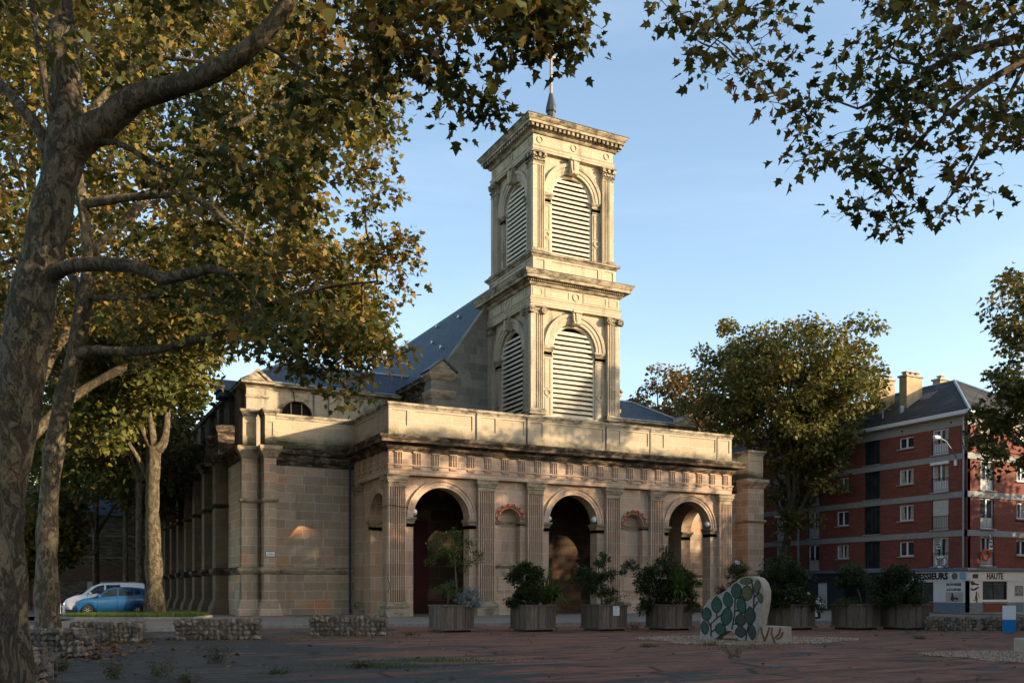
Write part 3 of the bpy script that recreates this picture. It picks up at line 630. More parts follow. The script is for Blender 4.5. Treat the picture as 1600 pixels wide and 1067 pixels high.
# ---- low side chapels with buttresses along the flanks
for s in (-1,1):
    def X(a): return a if s<0 else PW-a
    def bx(mb,a0,a1,y0,y1,z0,z1): mb.box(min(X(a0),X(a1)),max(X(a0),X(a1)),y0,y1,z0,z1)
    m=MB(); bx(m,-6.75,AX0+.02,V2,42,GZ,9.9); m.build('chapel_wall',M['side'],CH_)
    m=MB(); bx(m,-6.75,AX0+.02,V2,42,9.9,10.05); m.build('chapel_roof',M['lead'],CH_)
    fs_=Fleft(-6.75) if s<0 else Fright(PW+6.75)
    sg=-1 if s<0 else 1
    mp=[(-42,0),(-V2+5.2,0)] if s<0 else [(V2-5.2,0),(42,0)]
    MB().mould(mp,[(0,9.2),(.05,9.25),(.05,9.5),(.3,9.8),(.35,10.02),(0,10.1)],fr=fs_).build('chapel_cornice',M['mould_dirty'],CH_)
    MB().mould(mp,[(0,2.55),(.05,2.6),(.12,2.78),(.12,2.92),(0,3.0)],fr=fs_).build('plinth_moulding',M['mould_dirty'],CH_)
    for y in (10.6,14.9,19.2,23.4,27.6,31.8,36.):
        a0,a1=(-y-1.1,-y) if s<0 else (y,y+1.1)
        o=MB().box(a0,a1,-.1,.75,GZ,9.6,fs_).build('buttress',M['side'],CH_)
        P=[(a0,-.1),(a0,.75),(a1,.75),(a1,-.1)]
        MB().mould(P,[(0,.15),(.28,.15),(.2,.6),(0,1.05)],fr=fs_).build('pier_base',M['side'],o); MB().mould(P,[(0,2.55),(.1,2.6),(.2,2.78),(.2,2.92),(0,3.0)],fr=fs_).build('plinth_moulding',M['mould_dirty'],o); MB().mould(P,[(0,6.7),(.06,6.72),(.2,6.84),(.2,6.9),(0,6.98)],fr=fs_).build('string_course',M['mould_dirty'],o); MB().mould(P,[(0,9.3),(.05,9.35),(.1,9.5),(.34,9.8),(.34,10.0),(0,10.06)],fr=fs_).build('moulding',M['mould_dirty'],o)
        MB().box(a0+.02,a1-.02,-.4,.6,9.6,11.6,fs_).mould([(a0+.02,-.4),(a0+.02,.6),(a1-.02,.6),(a1-.02,-.4)],[(0,11.4),(.05,11.42),(.16,11.7),(.16,11.8),(-.3,11.95)],fr=fs_).build('buttress_block',M['mould_dirty'],o)
        # tall windows between
    for y in (12.9,17.1,21.4,25.6,29.8,34.0):
        c=-y if s<0 else y
        MB().arcmould(c,6.2,[(.75,0),(.75,.08),(1.05,.1),(1.05,0)],fr=fs_).box(c-.75,c+.75,0.0,.02,3.2,6.2,fs_).build('chapel_window',M['dark'],CH_)
    # attic pilasters along the side, gable block near the corner
    fs2=Fleft(AX0) if s<0 else Fright(AX1)
    for y in (12.3,15.5,19.5,23.7,27.9,32.1,36.3,40.5):
        a0,a1=(-y-1.0,-y) if s<0 else (y,y+1.0)
        MB().box(a0,a1,0,.3,10.0,14.6,fs2).build('pilaster',M['side'],CH_)
        if y==15.5:
            MB().box(a0-.3,a1+.3,0,1.0,14.6,15.0,fs2).slab([(a0-.5,15.0),(a1+.5,15.0),((a0+a1)/2,15.9)],-.5,1.1,fs2).build('pediment',M['slate'],CH_)
            MB().box(a0-.2,a1+.2,0,.9,10.0,11.8,fs2).build('pedestal',M['parapet'],CH_)

# ================================================================== TOWER (part of the church)
def stage(name,x0,x1,y0,y1,zb,zt,mat): 
    return MB().box(x0,x1,y0,y1,zb,zt).build(name,M[mat],CH_)
def tower_stage(x0,x1,y0,y1,zp,zs,zc,zk,order):
    # pilaster faces lie on x0,x1,y0,y1; wall plane is .28 behind. zp foot, zs shaft bottom, zc capital bottom, zk capital top
    g=.28; c_off=0
    root=None
    low=order=='ionic'
    spring,hw,sill=(16.52,1.58,12.3) if low else (25.95,1.5,22.32)
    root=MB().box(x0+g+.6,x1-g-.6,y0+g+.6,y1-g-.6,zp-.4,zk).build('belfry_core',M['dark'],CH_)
    t=.55
    for name_,f_,a0,a1 in (('f',Ffront(y0+g),x0+g,x1-g),('l',Fleft(x0+g),-(y1-g),-(y0+g)),('r',Fright(x1-g),y0+g,y1-g),('b',Fback(y1-g),-(x1-g),-(x0+g))):
        c=(a0+a1)/2; inset=0 if name_ in 'fb' else t
        wl=MB().arch_wall(a0+inset,a1-inset,zp,zk,[(c,hw,spring,sill)],0,-t,f_).build('belfry_wall',M['tower'],CH_)
        # louvres
        lv=MB(); z=sill+.12; step=.30 if low else .285
        while z<spring+hw-.32:
            h=hw-.02 if z<=spring else math.sqrt(max(.02,(hw-.02)**2-(z+.12-spring)**2)) if z+.12-spring<hw-.05 else .2
            lv.add([(c-h,-.42,z+.20),(c+h,-.42,z+.20),(c+h,-.16,z),(c-h,-.16,z),(c-h,-.42,z+.165),(c+h,-.42,z+.165),(c+h,-.16,z-.035),(c-h,-.16,z-.035),
                    ],[(0,1,2,3),(7,6,5,4),(3,2,6,7),(0,4,5,1),(0,3,7,4),(1,5,6,2)],f_)
            lv.box(c-h,c+h,-.17,-.13,z-.105,z+.035,f_)
            z+=step
        lv.build('louvre',M['louvre'],wl)
        MB().arcmould(c,spring,[(hw-.16,-.36),(hw-.16,-.12),(hw,-.12),(hw,-.36)],fr=f_).box(c-hw,c-hw+.12,-.36,-.12,sill,spring,f_).box(c+hw-.12,c+hw,-.36,-.12,sill,spring,f_).build('louvre_frame',M['louvre'],wl)
        # arch ring, keystone, imposts, side strips
        wd=.62 if low else .6
        pr=[(hw,0),(hw,.07),(hw+wd*.3,.07),(hw+wd*.3,.11),(hw+wd*.62,.11),(hw+wd*.7,.17),(hw+wd,.20),(hw+wd,0)]
        MB().arcmould(c,spring,pr,fr=f_).build('archivolt',M['tower'],wl)
        zt=zk
        ks=MB()
        for i,(q0,q1,dd) in enumerate(((-.30,-.12,.40),(-.11,.11,.46),(.12,.30,.40))):
            ks.slab([(c+q0*.72,spring+hw-.1),(c+q1*.72,spring+hw-.1),(c+q1*1.1,zt-.02),(c+q0*1.1,zt-.02)],0,dd,f_)
        ks.box(c-.33,c+.33,0,.52,zt-.14,zt-.003,f_); ks.lathe([(.12,-.24),(.12,.24)],10,(0,0,0),lambda a,d,z:f_(c+z,.34+a,spring+hw+.0+d))
        ks.build('keystone',M['tower'],wl)
        pw=.9 if low else .82
        lo,hi=a0-g+pw+.003,a1+g-pw-.003
        imp=[(0,spring-.62),(.04,spring-.6),(.04,spring-.52),(0,spring-.5),(0,spring-.34),(.05,spring-.3),(.05,spring-.2),(.14,spring-.1),(.14,spring),(0,spring+.02)]
        MB().mould([(lo,0),(c-hw,0),(c-hw,-.12)],imp,fr=f_).build('impost',M['mould_tower'],wl); MB().mould([(c+hw,-.12),(c+hw,0),(hi,0)],imp,fr=f_).build('impost',M['mould_tower'],wl)
        for sgn in (-1,1):
            pn=MB()
            pc=c+sgn*(hw+.3)
            zm=(sill+spring-.6)/2-.4
            for za,zb_ in ((sill+.1,zm-.3),(zm+.3,spring-.75)):
                pn.box(pc-.2,pc-.16,0,.035,za,zb_,f_).box(pc+.16,pc+.2,0,.035,za,zb_,f_).box(pc-.2,pc+.2,0,.035,zb_,zb_+.04,f_).box(pc-.2,pc+.2,0,.035,za-.04,za,f_)
            pn.add(*ring(pc,zm,.22,.13,.06),f_)
            pn.build('panel',M['tower'],wl)
        # pilasters
        for (p0,p1) in ((a0-g,a0-g+pw),(a1+g-pw,a1+g)):
            if name_ in 'lr': 
                p0b,p1b=p0,p1
            mb=MB(); e=.002 if name_ in 'lr' else 0
            fluted(mb,p0+e,p1-e,g-e,zs,zc+.02,f_,6,.05); pl=mb.build('pilaster',M['tower'],CH_)
            P=[(p0+e,0),(p0+e,g-e),(p1-e,g-e),(p1-e,0)]
            MB().mould(P,[(0,zs-.36),(.13,zs-.36),(.13,zs-.24),(.09,zs-.22),(.13,zs-.17),(.13,zs-.1),(.06,zs-.06),(.04,zs),(0,zs+.02)],fr=f_).box(p0+.004+e,p1-.004-e,0,g-.004-e,zp,zs,f_).build('pilaster_base',M['mould_tower'],pl)
            cp=MB().box(p0+.003+e,p1-.003-e,0,g-.003-e,zc,zk,f_)
            if low:
                cp.mould(P,[(0,zc),(.03,zc),(.03,zc+.05),(0,zc+.06)],fr=f_)
                cp.mould(P,[(0,zk-.12),(.1,zk-.1),(.13,zk-.02),(0,zk)],fr=f_)
                for q in (p0+.03,p1-.03):
                    cp.lathe([(.03,.16),(.20,.16),(.21,.13),(.21,-.16),(.17,-.18)],14,(0,0,0),lambda a,d,z,q=q:f_(q+a,g+.02+z,zk-.30+d))
                    cp.lathe([(.05,.19),(.09,.19),(.09,.15)],10,(0,0,0),lambda a,d,z,q=q:f_(q+a,g+.02+z,zk-.30+d))
                    cp.add(*ring(q,zk-.30,.20,.155,.20,g),f_)
                for k in range(5):
                    x=p0+.25+k*(pw-.5)/4; cp.lathe([(.03,-.06),(.06,0),(.03,.07)],6,(0,0,0),lambda a,d,z,x=x:f_(x+a,g+.04+d*.6,zk-.26+z))
            else:
                cp.mould(P,[(0,zc),(.03,zc),(.03,zc+.05),(0,zc+.06)],fr=f_)
                cp.mould(P,[(0,zk-.14),(.14,zk-.12),(.16,zk-.02),(0,zk)],fr=f_)
                for row,(zz,nn,pj,hh) in enumerate(((zc+.08,4,.07,.26),(zc+.26,3,.11,.28))):
                    for k in range(nn):
                        x=p0+(k+.5)*pw/nn
                        cp.add([(x-.09,g,zz),(x+.09,g,zz),(x+.09,g+pj*.5,zz+hh*.6),(x-.09,g+pj*.5,zz+hh*.6),(x+.05,g+pj+.06,zz+hh),(x-.05,g+pj+.06,zz+hh),(x+.05,g+pj+.08,zz+hh-.07),(x-.05,g+pj+.08,zz+hh-.07)],[(0,1,2,3),(3,2,4,5),(5,4,6,7),(7,6,2,3)],f_)
                for q in (p0+.02,p1-.02,(p0+p1)/2):
                    cp.lathe([(.03,.10),(.10,.10),(.11,-.06)],9,(0,0,0),lambda a,d,z,q=q:f_(q+a,g+.06+z,zk-.24+d))
            cp.build('capital',M['mould_tower'],pl)
def ring(c,z,ro,ri,d,base=0.,n=16):
    vs=[];fs=[]
    for k in range(n):
        t=2*PI*k/n
        for r,dd in ((ro,base),(ro,base+d),(ri,base+d),(ri,base)): vs.append((c+r*math.cos(t),dd,z+r*math.sin(t)))
    for k in range(n):
        k2=(k+1)%n
        for q in range(3): fs.append((k*4+q,k*4+q+1,k2*4+q+1,k2*4+q))
    return vs,fs
LX0,LX1,LY0,LY1=9.12,15.54,.3,6.6
UX0,UX1,UY0,UY1=9.38,15.2,.5,6.32
tower_stage(LX0,LX1,LY0,LY1,10.2,12.62,18.36,18.84,'ionic')
tower_stage(UX0,UX1,UY0,UY1,20.78,22.40,27.44,28.3,'corinthian')
def rect(x0,x1,y0,y1): return [(x0,y0),(x0,y1),(x1,y1),(x1,y0)]
# lower entablature
g=.0
m=MB().mould(rect(LX0,LX1,LY0,LY1),[(-.3,18.83),(.0,18.83),(.0,18.97),(.03,18.98),(.03,19.13),(.06,19.14),(.06,19.22),(.11,19.28),(0,19.30)],True); m.box(LX0+.01,LX1-.01,LY0+.01,LY1-.01,18.84,19.3); m.build('architrave',M['tower'],CH_)
m=MB().box(LX0+.03,LX1-.03,LY0+.03,LY1-.03,19.3,20.1)
for f_,a0,a1 in ((Ffront(LY0+.03),LX0,LX1),(Fleft(LX0+.03),-LY1,-LY0)):
    c=(a0+a1)/2; m.add(*ring(c,19.7,.26,.18,.05),f_)
    for q0,q1 in ((a0+.12,a0+.8),(a0+1.0,c-.5),(c+.5,a1-1.0),(a1-.8,a1-.12)):
        m.box(q0,q1,0,.03,19.42,19.5,f_).box(q0,q1,0,.03,19.9,19.98,f_).box(q0,q0+.06,0,.03,19.5,19.9,f_).box(q1-.06,q1,0,.03,19.5,19.9,f_)
m.build('frieze',M['tower'],CH_)
m=MB().mould(rect(LX0,LX1,LY0,LY1),[(.0,20.02),(.06,20.04),(.14,20.14),(.14,20.2),(.20,20.22),(.20,20.32),(.52,20.34),(.52,20.5),(.56,20.52),(.68,20.7),(.68,20.76),(0,20.86)],True).box(LX0,LX1,LY0,LY1,20.05,20.84); 
for f_,a0,a1 in ((Ffront(LY0),LX0,LX1),(Fleft(LX0),-LY1,-LY0)):
    k=a0-.15
    while k<a1+.15: m.box(k,k+.07,.18,.30,20.22,20.32,f_); k+=.14
m.build('cornice',M['mould_tower'],CH_)
# pedestal between the stages
px0,px1,py0,py1=UX0-.12,UX1+.12,UY0-.12,UY1+.12
m=MB().box(px0+.06,px1-.06,py0+.06,py1-.06,20.84,21.85)
for f_,a0,a1 in ((Ffront(py0+.06),px0,px1),(Fleft(px0+.06),-py1,-py0),(Fright(px1-.06),py0,py1),(Fback(py1-.06),-px1,-px0)):
    m.box(a0+.06,a1-.06,0,.05,20.84,21.12,f_).box(a0+.06,a1-.06,0,.05,21.68,21.84,f_)
    for q0,q1 in ((a0+.06,a0+.25),(a0+.85,a0+1.35),(a1-1.35,a1-.85),(a1-.25,a1-.06)): m.box(q0,q1,0,.05,21.12,21.68,f_)
    m.box(a0+.06,a0+1.12,.05,.11,20.84,21.84,f_) if False else None
    m.box(a1-1.12,a1-1.06,.0,.06,20.9,21.84,f_)
m.build('pedestal',M['tower'],CH_)
MB().mould(rect(px0,px1,py0,py1),[(-.1,21.80),(.03,21.82),(.12,21.94),(.20,21.98),(.20,22.06),(-.3,22.12)],True).box(px0+.01,px1-.01,py0+.01,py1-.01,21.82,22.1).build('pedestal_moulding',M['mould_tower'],CH_)
MB().mould(rect(LX0,LX1,LY0,LY1),[(.5,20.775),(.715,20.765),(.715,20.80),(.0,20.885)],True).build('cornice_capping',M['lead'],CH_)
MB().mould(rect(UX0,UX1,UY0,UY1),[(.5,30.125),(.72,30.12),(.72,30.165),(.0,30.24)],True).build('cornice_capping',M['lead'],CH_)
MB().mould(rect(px0,px1,py0,py1),[(.0,22.08),(.22,22.065),(.22,22.09),(.0,22.13)],True).build('pedestal_capping',M['lead'],CH_)
MB().mould([(-.0,0),(PW+.0,0)],[(.5,10.19),(.76,10.175),(.76,10.20),(.0,10.26)],fr=Ffront(0.)).build('cornice_capping',M['lead'],CH_)
# upper entablature
m=MB().mould(rect(UX0,UX1,UY0,UY1),[(-.3,28.29),(0,28.29),(0,28.42),(.03,28.43),(.03,28.55),(.08,28.62),(0,28.66)],True).box(UX0+.01,UX1-.01,UY0+.01,UY1-.01,28.3,28.66); m.build('architrave',M['tower'],CH_)
m=MB().box(UX0+.03,UX1-.03,UY0+.03,UY1-.03,28.66,29.4)
for f_,a0,a1 in ((Ffront(UY0+.03),UX0,UX1),(Fleft(UX0+.03),-UY1,-UY0)):
    for c in (a0+.5,(a0+a1)/2,a1-.5): m.add(*ring(c,29.0,.22,.15,.05),f_)
m.build('frieze',M['tower'],CH_)
m=MB().mould(rect(UX0,UX1,UY0,UY1),[(.0,29.30),(.06,29.32),(.14,29.40),(.14,29.46),(.20,29.48),(.20,29.72),(.5,29.73),(.5,29.88),(.55,29.90),(.68,30.06),(.68,30.12),(-.2,30.2)],True).box(UX0,UX1,UY0,UY1,29.35,30.18)
for f_,a0,a1 in ((Ffront(UY0),UX0,UX1),(Fleft(UX0),-UY1,-UY0),(Fright(UX1),UY0,UY1)):
    k=a0-.32
    while k<a1+.30: m.box(k,k+.16,.19,.44,29.52,29.70,f_); k+=.315
m.build('cornice',M['mould_tower'],CH_)
MB().box(UX0-.6,UX1+.6,UY0-.6,UY1+.6,30.19,30.23).build('tower_roof',M['lead'],CH_)
tc=(12.29,3.41)
m=MB().lathe([(.36,30.2),(.36,30.6),(.30,30.62)],8,(tc[0],tc[1],0)); o=m.build('finial_base',M['zinc'],CH_)
MB().lathe([(.30,30.6),(.27,32.55),(.35,32.6),(.35,32.85),(.13,33.75),(.08,33.8)],8,(tc[0],tc[1],0)).build('finial',M['lead'],CH_)
MB().tube([(tc[0],tc[1],33.7),(tc[0],tc[1],36.9)],[.10,.07],8).build('finial_rod',M['rod'],CH_)
MB().box(tc[0]-.5,tc[0]+.5,tc[1]-.05,tc[1]+.05,36.1,36.25).tube([(tc[0]-.25,tc[1],35.9),(tc[0]+.25,tc[1],36.45)],.03).tube([(tc[0]+.25,tc[1],35.9),(tc[0]-.25,tc[1],36.45)],.03).build('cross',M['rod'],CH_)
MB().box(.4,PW-.4,V1+.6,V1+.8,GZ,9.8).build('inner_wall',M['dark'],CH_)

# ================================================================== GROUND
def sheet(name,pts,z,mat,kind='structure'):
    o=MB().quad([(p[0],p[1],z) for p in pts]).build(name,mat); o['kind']=kind; return o
def raised(name,pts,z0,z1,mat):
    o=MB().prism([(p[0],p[1]) for p in pts],z0,z1).build(name,mat); o['kind']='structure'; return o
sheet('ground',[(-700,-700),(700,-700),(700,900),(-700,900)],0,M['ground'])
KL=[(-14.3,-10.0),(-8.8,-8.6),(-3.5,-9.5),(14.3,-14.35),(33,-19.0)]
raised('pavement',KL+[(33,-9),(33,60),(-8.6,60),(-8.6,4.2),(-10.2,.9),(-15.6,3.4),(-18.5,-8.5)],-.1,.146,M['pave'])
m=MB(); m.mould([(p[0],p[1]) for p in [(-18.5,-8.7)]+KL][::-1],[(0,0),(.02,0),(.02,.14),(0,.158),(-.28,.158)]); o=m.build('kerb',M['kerb']); o['kind']='structure'
sheet('lane',[(-16.5,3.6),(-8.7,4.5),(-8.7,60),(-16.5,60)],.152,M['asphalt'])
sheet('street',[(-60,-6),(-19,-8),(-15.9,3.4),(-15.9,60),(-60,60)],.012,M['asphalt'])
sheet('parking_area',[(-22,6.5),(-9.3,6.5),(-9.3,24),(-24,24)],.24,M['asphalt'])
sheet('east_street',[(33.2,-24),(39.0,-26),(39.0,70),(33.2,70)],.012,M['asphalt'])
raised('east_pavement',[(39.1,-16.5),(80,-16.5),(80,-5.9),(40.5,-5.9),(40.5,60),(39.1,60)],-.1,.06,M['pave'])
raised('side_pavement',[(-60,24),(-24,24),(-24,34),(-60,34)],-.1,.1,M['pave'])
# raised bed with grass round the plane tree
BED=[(-15.5,3.4),(-10.35,.75),(-8.9,4.0),(-9.1,8.6),(-14.6,7.0),(-16.3,5.2)]
m=MB().prism(BED,0.02,.24); o=m.build('planting_bed',plain('bed_soil',(.045,.035,.02),.95)); o['kind']='structure'
m=MB(); m.mould(BED[::-1] if False else BED,[(-.16,.1),(-.16,.27),(0,.27),(.0,.0)],True); o=m.build('bed_kerb',M['kerb']); o['kind']='structure'
def blades(name,pts,h0,h1,mat,w_=.012,lean=.3,kind='stuff'):
    n=len(pts); P=np.array(pts,float); ang=RS.rand(n)*2*PI; h=h0+(h1-h0)*RS.rand(n); la=RS.rand(n)*2*PI; ln=lean*h*RS.rand(n)
    dx=np.stack([np.cos(ang),np.sin(ang),0*ang],1)*(w_/2)
    tip=P+np.stack([np.cos(la)*ln,np.sin(la)*ln,h],1)
    V=np.stack([P-dx,P+dx,tip],1).reshape(-1,3); L=np.arange(3*n); S=np.arange(0,3*n,3)
    o=npmesh(name,V,L,S,np.full(n,3),mat)
    if kind: o['kind']=kind
    return o
def inpoly(p,poly):
    c=False; n=len(poly)
    for i in range(n):
        a,b=poly[i],poly[(i+1)%n]
        if (a[1]>p[1])!=(b[1]>p[1]) and p[0]<(b[0]-a[0])*(p[1]-a[1])/(b[1]-a[1])+a[0]: c=not c
    return c
pts=[]
while len(pts)<16000:
    x=random.uniform(-16.3,-8.9); y=random.uniform(.7,8.6)
    if inpoly((x,y),BED): pts.append((x,y,.23))
tag(blades('grass',pts,.08,.28,M['grass'],.03,.5),'short green grass covering the raised bed in front of the blue hatchback','grass')

# ================================================================== LEAVES AND TREES
def leafshape(kind):
    if kind=='plane':
        return np.array([(0,-.12,0),(.16,-.06,0),(.42,.02,0),(.27,.24,0),(.50,.52,.0),(.24,.50,0),(.0,.98,0),(-.24,.50,0),(-.50,.52,0),(-.27,.24,0),(-.42,.02,0),(-.16,-.06,0)],float)*np.array([1,1,1])
    if kind=='five': return np.array([(0,0,0),(.42,.15,0),(.33,.6,0),(0,1.,0),(-.33,.6,0),(-.42,.15,0)],float)
    if kind=='blade': return np.array([(0,0,0),(.17,.45,0),(0,1.,0),(-.17,.45,0)],float)
    return np.array([(0,0,0),(.3,.45,0),(0,1.,0),(-.3,.45,0)],float)
def leaves(name,centers,rad,per,size,mat,parent,kind='five',flat=.75,rs=None,dens=None,droop=.35):
    rs=rs or RS; n=len(centers)*per
    C=np.repeat(np.array(centers,float),per,0); rr=np.repeat(np.asarray(rad,float)*np.ones(len(centers)),per)
    d=rs.normal(size=(n,3)); d/=np.linalg.norm(d,axis=1)[:,None]; q=rs.rand(n)**.5
    P=C+d*(q*rr)[:,None]*np.array([1,1,flat])
    # orientation: leaf axis a (outward, drooping), normal upward-ish
    a=d*np.array([1,1,.3])+rs.normal(size=(n,3))*.55; a[:,2]-=droop; a/=np.linalg.norm(a,axis=1)[:,None]
    u=rs.normal(size=(n,3))*.55+np.array([0,0,1.]); b=np.cross(a,u); b/=np.linalg.norm(b,axis=1)[:,None]; nn=np.cross(b,a)
    sh=leafshape(kind); k=len(sh); s=size*(.55+.75*rs.rand(n))
    cup=(np.abs(sh[:,0])*.45-.12*sh[:,1]**2)
    V=P[:,None,:]+s[:,None,None]*(sh[None,:,0,None]*b[:,None,:]+sh[None,:,1,None]*a[:,None,:]+cup[None,:,None]*nn[:,None,:]*(rs.rand(n)*1.6-.3)[:,None,None])
    return npmesh(name,V.reshape(-1,3),np.arange(n*k),np.arange(0,n*k,k),np.full(n,k),mat,parent)
def curve(p0,p1,sag,n,jit,rs):
    p0=np.array(p0,float);p1=np.array(p1,float); L=np.linalg.norm(p1-p0); t=np.linspace(0,1,n+1)[:,None]
    P=p0+(p1-p0)*t; P[:,2]+= sag*L*4*(t*(1-t))[:,0]; P[1:-1]+=rs.normal(size=(n-1,3))*jit*L; return P
def tree(name,label,trunks,clumps,crad,per,lsize,lmat,group=None,kind='five',rs=None,bark='bark',rtip=.012,flat=.75,cat='tree',loc=None,rtrunk=10,sub=3,alp=.46,rmax=.16):
    """trunks: list of (points, radii), the first is the trunk; clumps: crown clump centres, joined by branches to the nearest wood"""
    rs=rs or RS; base=Vector(loc if loc is not None else trunks[0][0][0]); bb=np.array(base)
    root=empty(name,base,0,label,cat,group)
    nodes=[];par=[];rad=[];fixed=[]
    tb=MB(); limbs=MB()
    for i,(pts,rr) in enumerate(trunks):
        P=np.array([list(p) for p in pts],float); 
        # refine
        Q=[];RR=[]
        for j in range(len(P)-1):
            k=max(2,int(np.linalg.norm(P[j+1]-P[j])/.5))
            for q in range(k):
                t=q/k
                # catmull
                a=P[max(j-1,0)];b=P[j];c=P[j+1];d=P[min(j+2,len(P)-1)]
                Q.append(.5*((2*b)+(-a+c)*t+(2*a-5*b+4*c-d)*t*t+(-a+3*b-3*c+d)*t**3)); RR.append(rr[j]+(rr[j+1]-rr[j])*t)
        Q.append(P[-1]);RR.append(rr[-1])
        wob=[r*(1+.07*math.sin(len(Q)*.7+j*1.9)+.05*rs.randn()*(r>.1)) for j,r in enumerate(RR)]
        (tb if i==0 else limbs).tube([q-bb for q in Q],wob,14 if i==0 else 9)
        st=0 if i else int(len(Q)*.45)
        for j in range(st,len(Q)):
            nodes.append(Q[j]);par.append(-1);rad.append(RR[j]);fixed.append(True)
    clumps=np.array(clumps,float); nodes_a=np.array(nodes)
    dmin=np.array([np.min(np.linalg.norm(nodes_a-c,axis=1)) for c in clumps]); order=np.argsort(dmin)
    cap=len(nodes)+len(clumps)*6+10; NA=np.zeros((cap,3)); NA[:len(nodes)]=nodes_a; nn=len(nodes); parr=[-1]*nn; paths=[]
    top=[None]*nn
    for ci in order:
        c=clumps[ci]; dd=np.linalg.norm(NA[:nn]-c,axis=1)+np.maximum(0,NA[:nn,2]-c[2])*.25
        j=int(np.argmin(dd)); L=np.linalg.norm(NA[j]-c); k=max(2,min(5,int(L/.6)+1))
        P=curve(NA[j],c,.06 if c[2]>NA[j][2]-1 else .12,k,.05,rs); idx=[j]
        prev=j
        for q in range(1,k+1):
            NA[nn]=P[q]; parr.append(prev); prev=nn; idx.append(nn); nn+=1
        paths.append(idx)
    cnt=np.zeros(nn)
    for idx in paths: cnt[idx[-1]]+=1
    for q in range(nn-1,-1,-1):
        if parr[q]>=0: cnt[parr[q]]+=cnt[q]
    br=MB()
    for idx in paths:
        rr=[min(rmax,rtip*max(1,cnt[q])**alp) for q in idx]; rr[0]=rr[1]
        br.tube([NA[q]-bb for q in idx],rr,5 if rr[0]>.03 else 4,cap=False)
        e=NA[idx[-1]]
        for s_ in range(sub):
            d=rs.normal(size=3); d/=np.linalg.norm(d); d[2]=d[2]*.5
            br.tube([e-bb+0*d, e-bb+d*crad*.45+rs.normal(size=3)*.05, e-bb+d*crad*.95],[rtip*.6,rtip*.45,rtip*.25],3,cap=False)
    t=tb.build('trunk',M[bark],root,True)
    if limbs.v: limbs.build('limb',M[bark],root,True)
    br.build('branches',M[bark] if rtip>.008 else M['twig'],root,True)
    cr=leaves('crown',clumps-bb,crad*(.7+.6*rs.rand(len(clumps))),per,lsize,M[lmat],root,kind,flat,rs)
    return root
def pts_px(l): return [WY(x,y,Z) for x,y,Z in l]
def maskclumps(n,polys,zr,centre,rmax,zmin,zmax,rs,excl=()):
    out=[]; bb=(min(p[0] for q in polys for p in q),max(p[0] for q in polys for p in q),min(p[1] for q in polys for p in q),max(p[1] for q in polys for p in q))
    tries=0
    while len(out)<n and tries<n*400:
        tries+=1
        x=rs.uniform(bb[0],bb[1]);y=rs.uniform(bb[2],bb[3])
        if not any(inpoly((x,y),q) for q in polys): continue
        Z=rs.uniform(*zr); p=WY(x,y,Z)
        if math.hypot(p.x-centre[0],p.y-centre[1])>rmax or p.z<zmin or p.z>zmax: continue
        out.append(tuple(p))
    return out
rA=np.random.RandomState(11)
def clearlimbs(c,tr,Zc,gap=.75):
    '''drop crown clumps that would sit right against the thick limbs'''
    out=[]
    Q=[]
    for pts,rr in tr:
        for (a,b),(r0,r1) in zip(zip(pts,pts[1:]),zip(rr,rr[1:])):
            for k in range(6):
                if r0>.055 : Q.append(tuple(Vector(a).lerp(Vector(b),k/6)))
    Q=np.array(Q); cam_=np.array([CX,CY,CH])
    d=Q-cam_; dist=np.linalg.norm(d,axis=1); u=d/dist[:,None]
    for p in c:
        v=np.array(p)-cam_; along=(u@v); perp=np.linalg.norm(v[None]-along[:,None]*u,axis=1)
        if np.any((perp<gap)&(along<dist+.3)): continue
        out.append(p)
    return out
def trunkpx(l,Z): return [WY(x,y,Z) for x,y in l]
# --- T1: the big leaning plane in the left foreground
Z1=15.
t1=[WY(20,1064,Z1)]; t1[0].z=-.05
tr=[([t1[0]]+[WY(x,y,Z1) for x,y in ((14,1000),(8,900),(10,760),(32,600),(50,470),(70,380),(90,290),(103,235),(104,150),(98,60),(92,-60),(85,-220))],[.37,.32,.30,.32,.37,.35,.32,.29,.32,.23,.21,.18,.12]),
 ([WY(100,240,Z1),WY(135,212,14.9),WY(172,188,14.8),WY(215,152,14.6),WY(300,128,14.3),WY(372,90,14.),WY(430,35,13.8),WY(478,-40,13.6),WY(560,-120,13.6),WY(680,-150,13.6),WY(790,-110,13.5)],[.30,.26,.24,.19,.165,.14,.12,.10,.085,.06,.035]),
 ([WY(96,262,Z1),WY(80,190,14.8),WY(64,90,14.6),WY(50,0,14.5),WY(46,-130,14.4)],[.09,.06,.055,.05,.03]),
 ([WY(88,300,Z1),WY(68,215,14.9),WY(30,165,15),WY(0,130,15.2),WY(-90,40,15.5)],[.13,.10,.085,.08,.05]),
 ([WY(100,225,Z1),WY(180,222,14.8),WY(230,250,14.6),WY(290,275,14.4),WY(345,290,14.2)],[.07,.05,.045,.035,.02]),
 ([WY(60,440,Z1),WY(110,415,14.8),WY(210,416,14.5),WY(255,436,14.3),WY(325,420,14.0),WY(362,428,13.8)],[.16,.115,.10,.095,.075,.04])]
m1=[[(-260,-240),(470,-240),(470,40),(455,120),(330,110),(240,170),(180,95),(60,40),(-260,160)],
    [(430,-200),(860,-200),(895,10),(885,50),(815,60),(765,95),(700,70),(600,95),(520,190),(455,150)]]
c=maskclumps(150,m1[:1],(10.5,19),(t1[0].x,t1[0].y),11,5,20,rA)+maskclumps(165,m1[1:],(12.2,15.5),(t1[0].x,t1[0].y),14,5,20,rA)
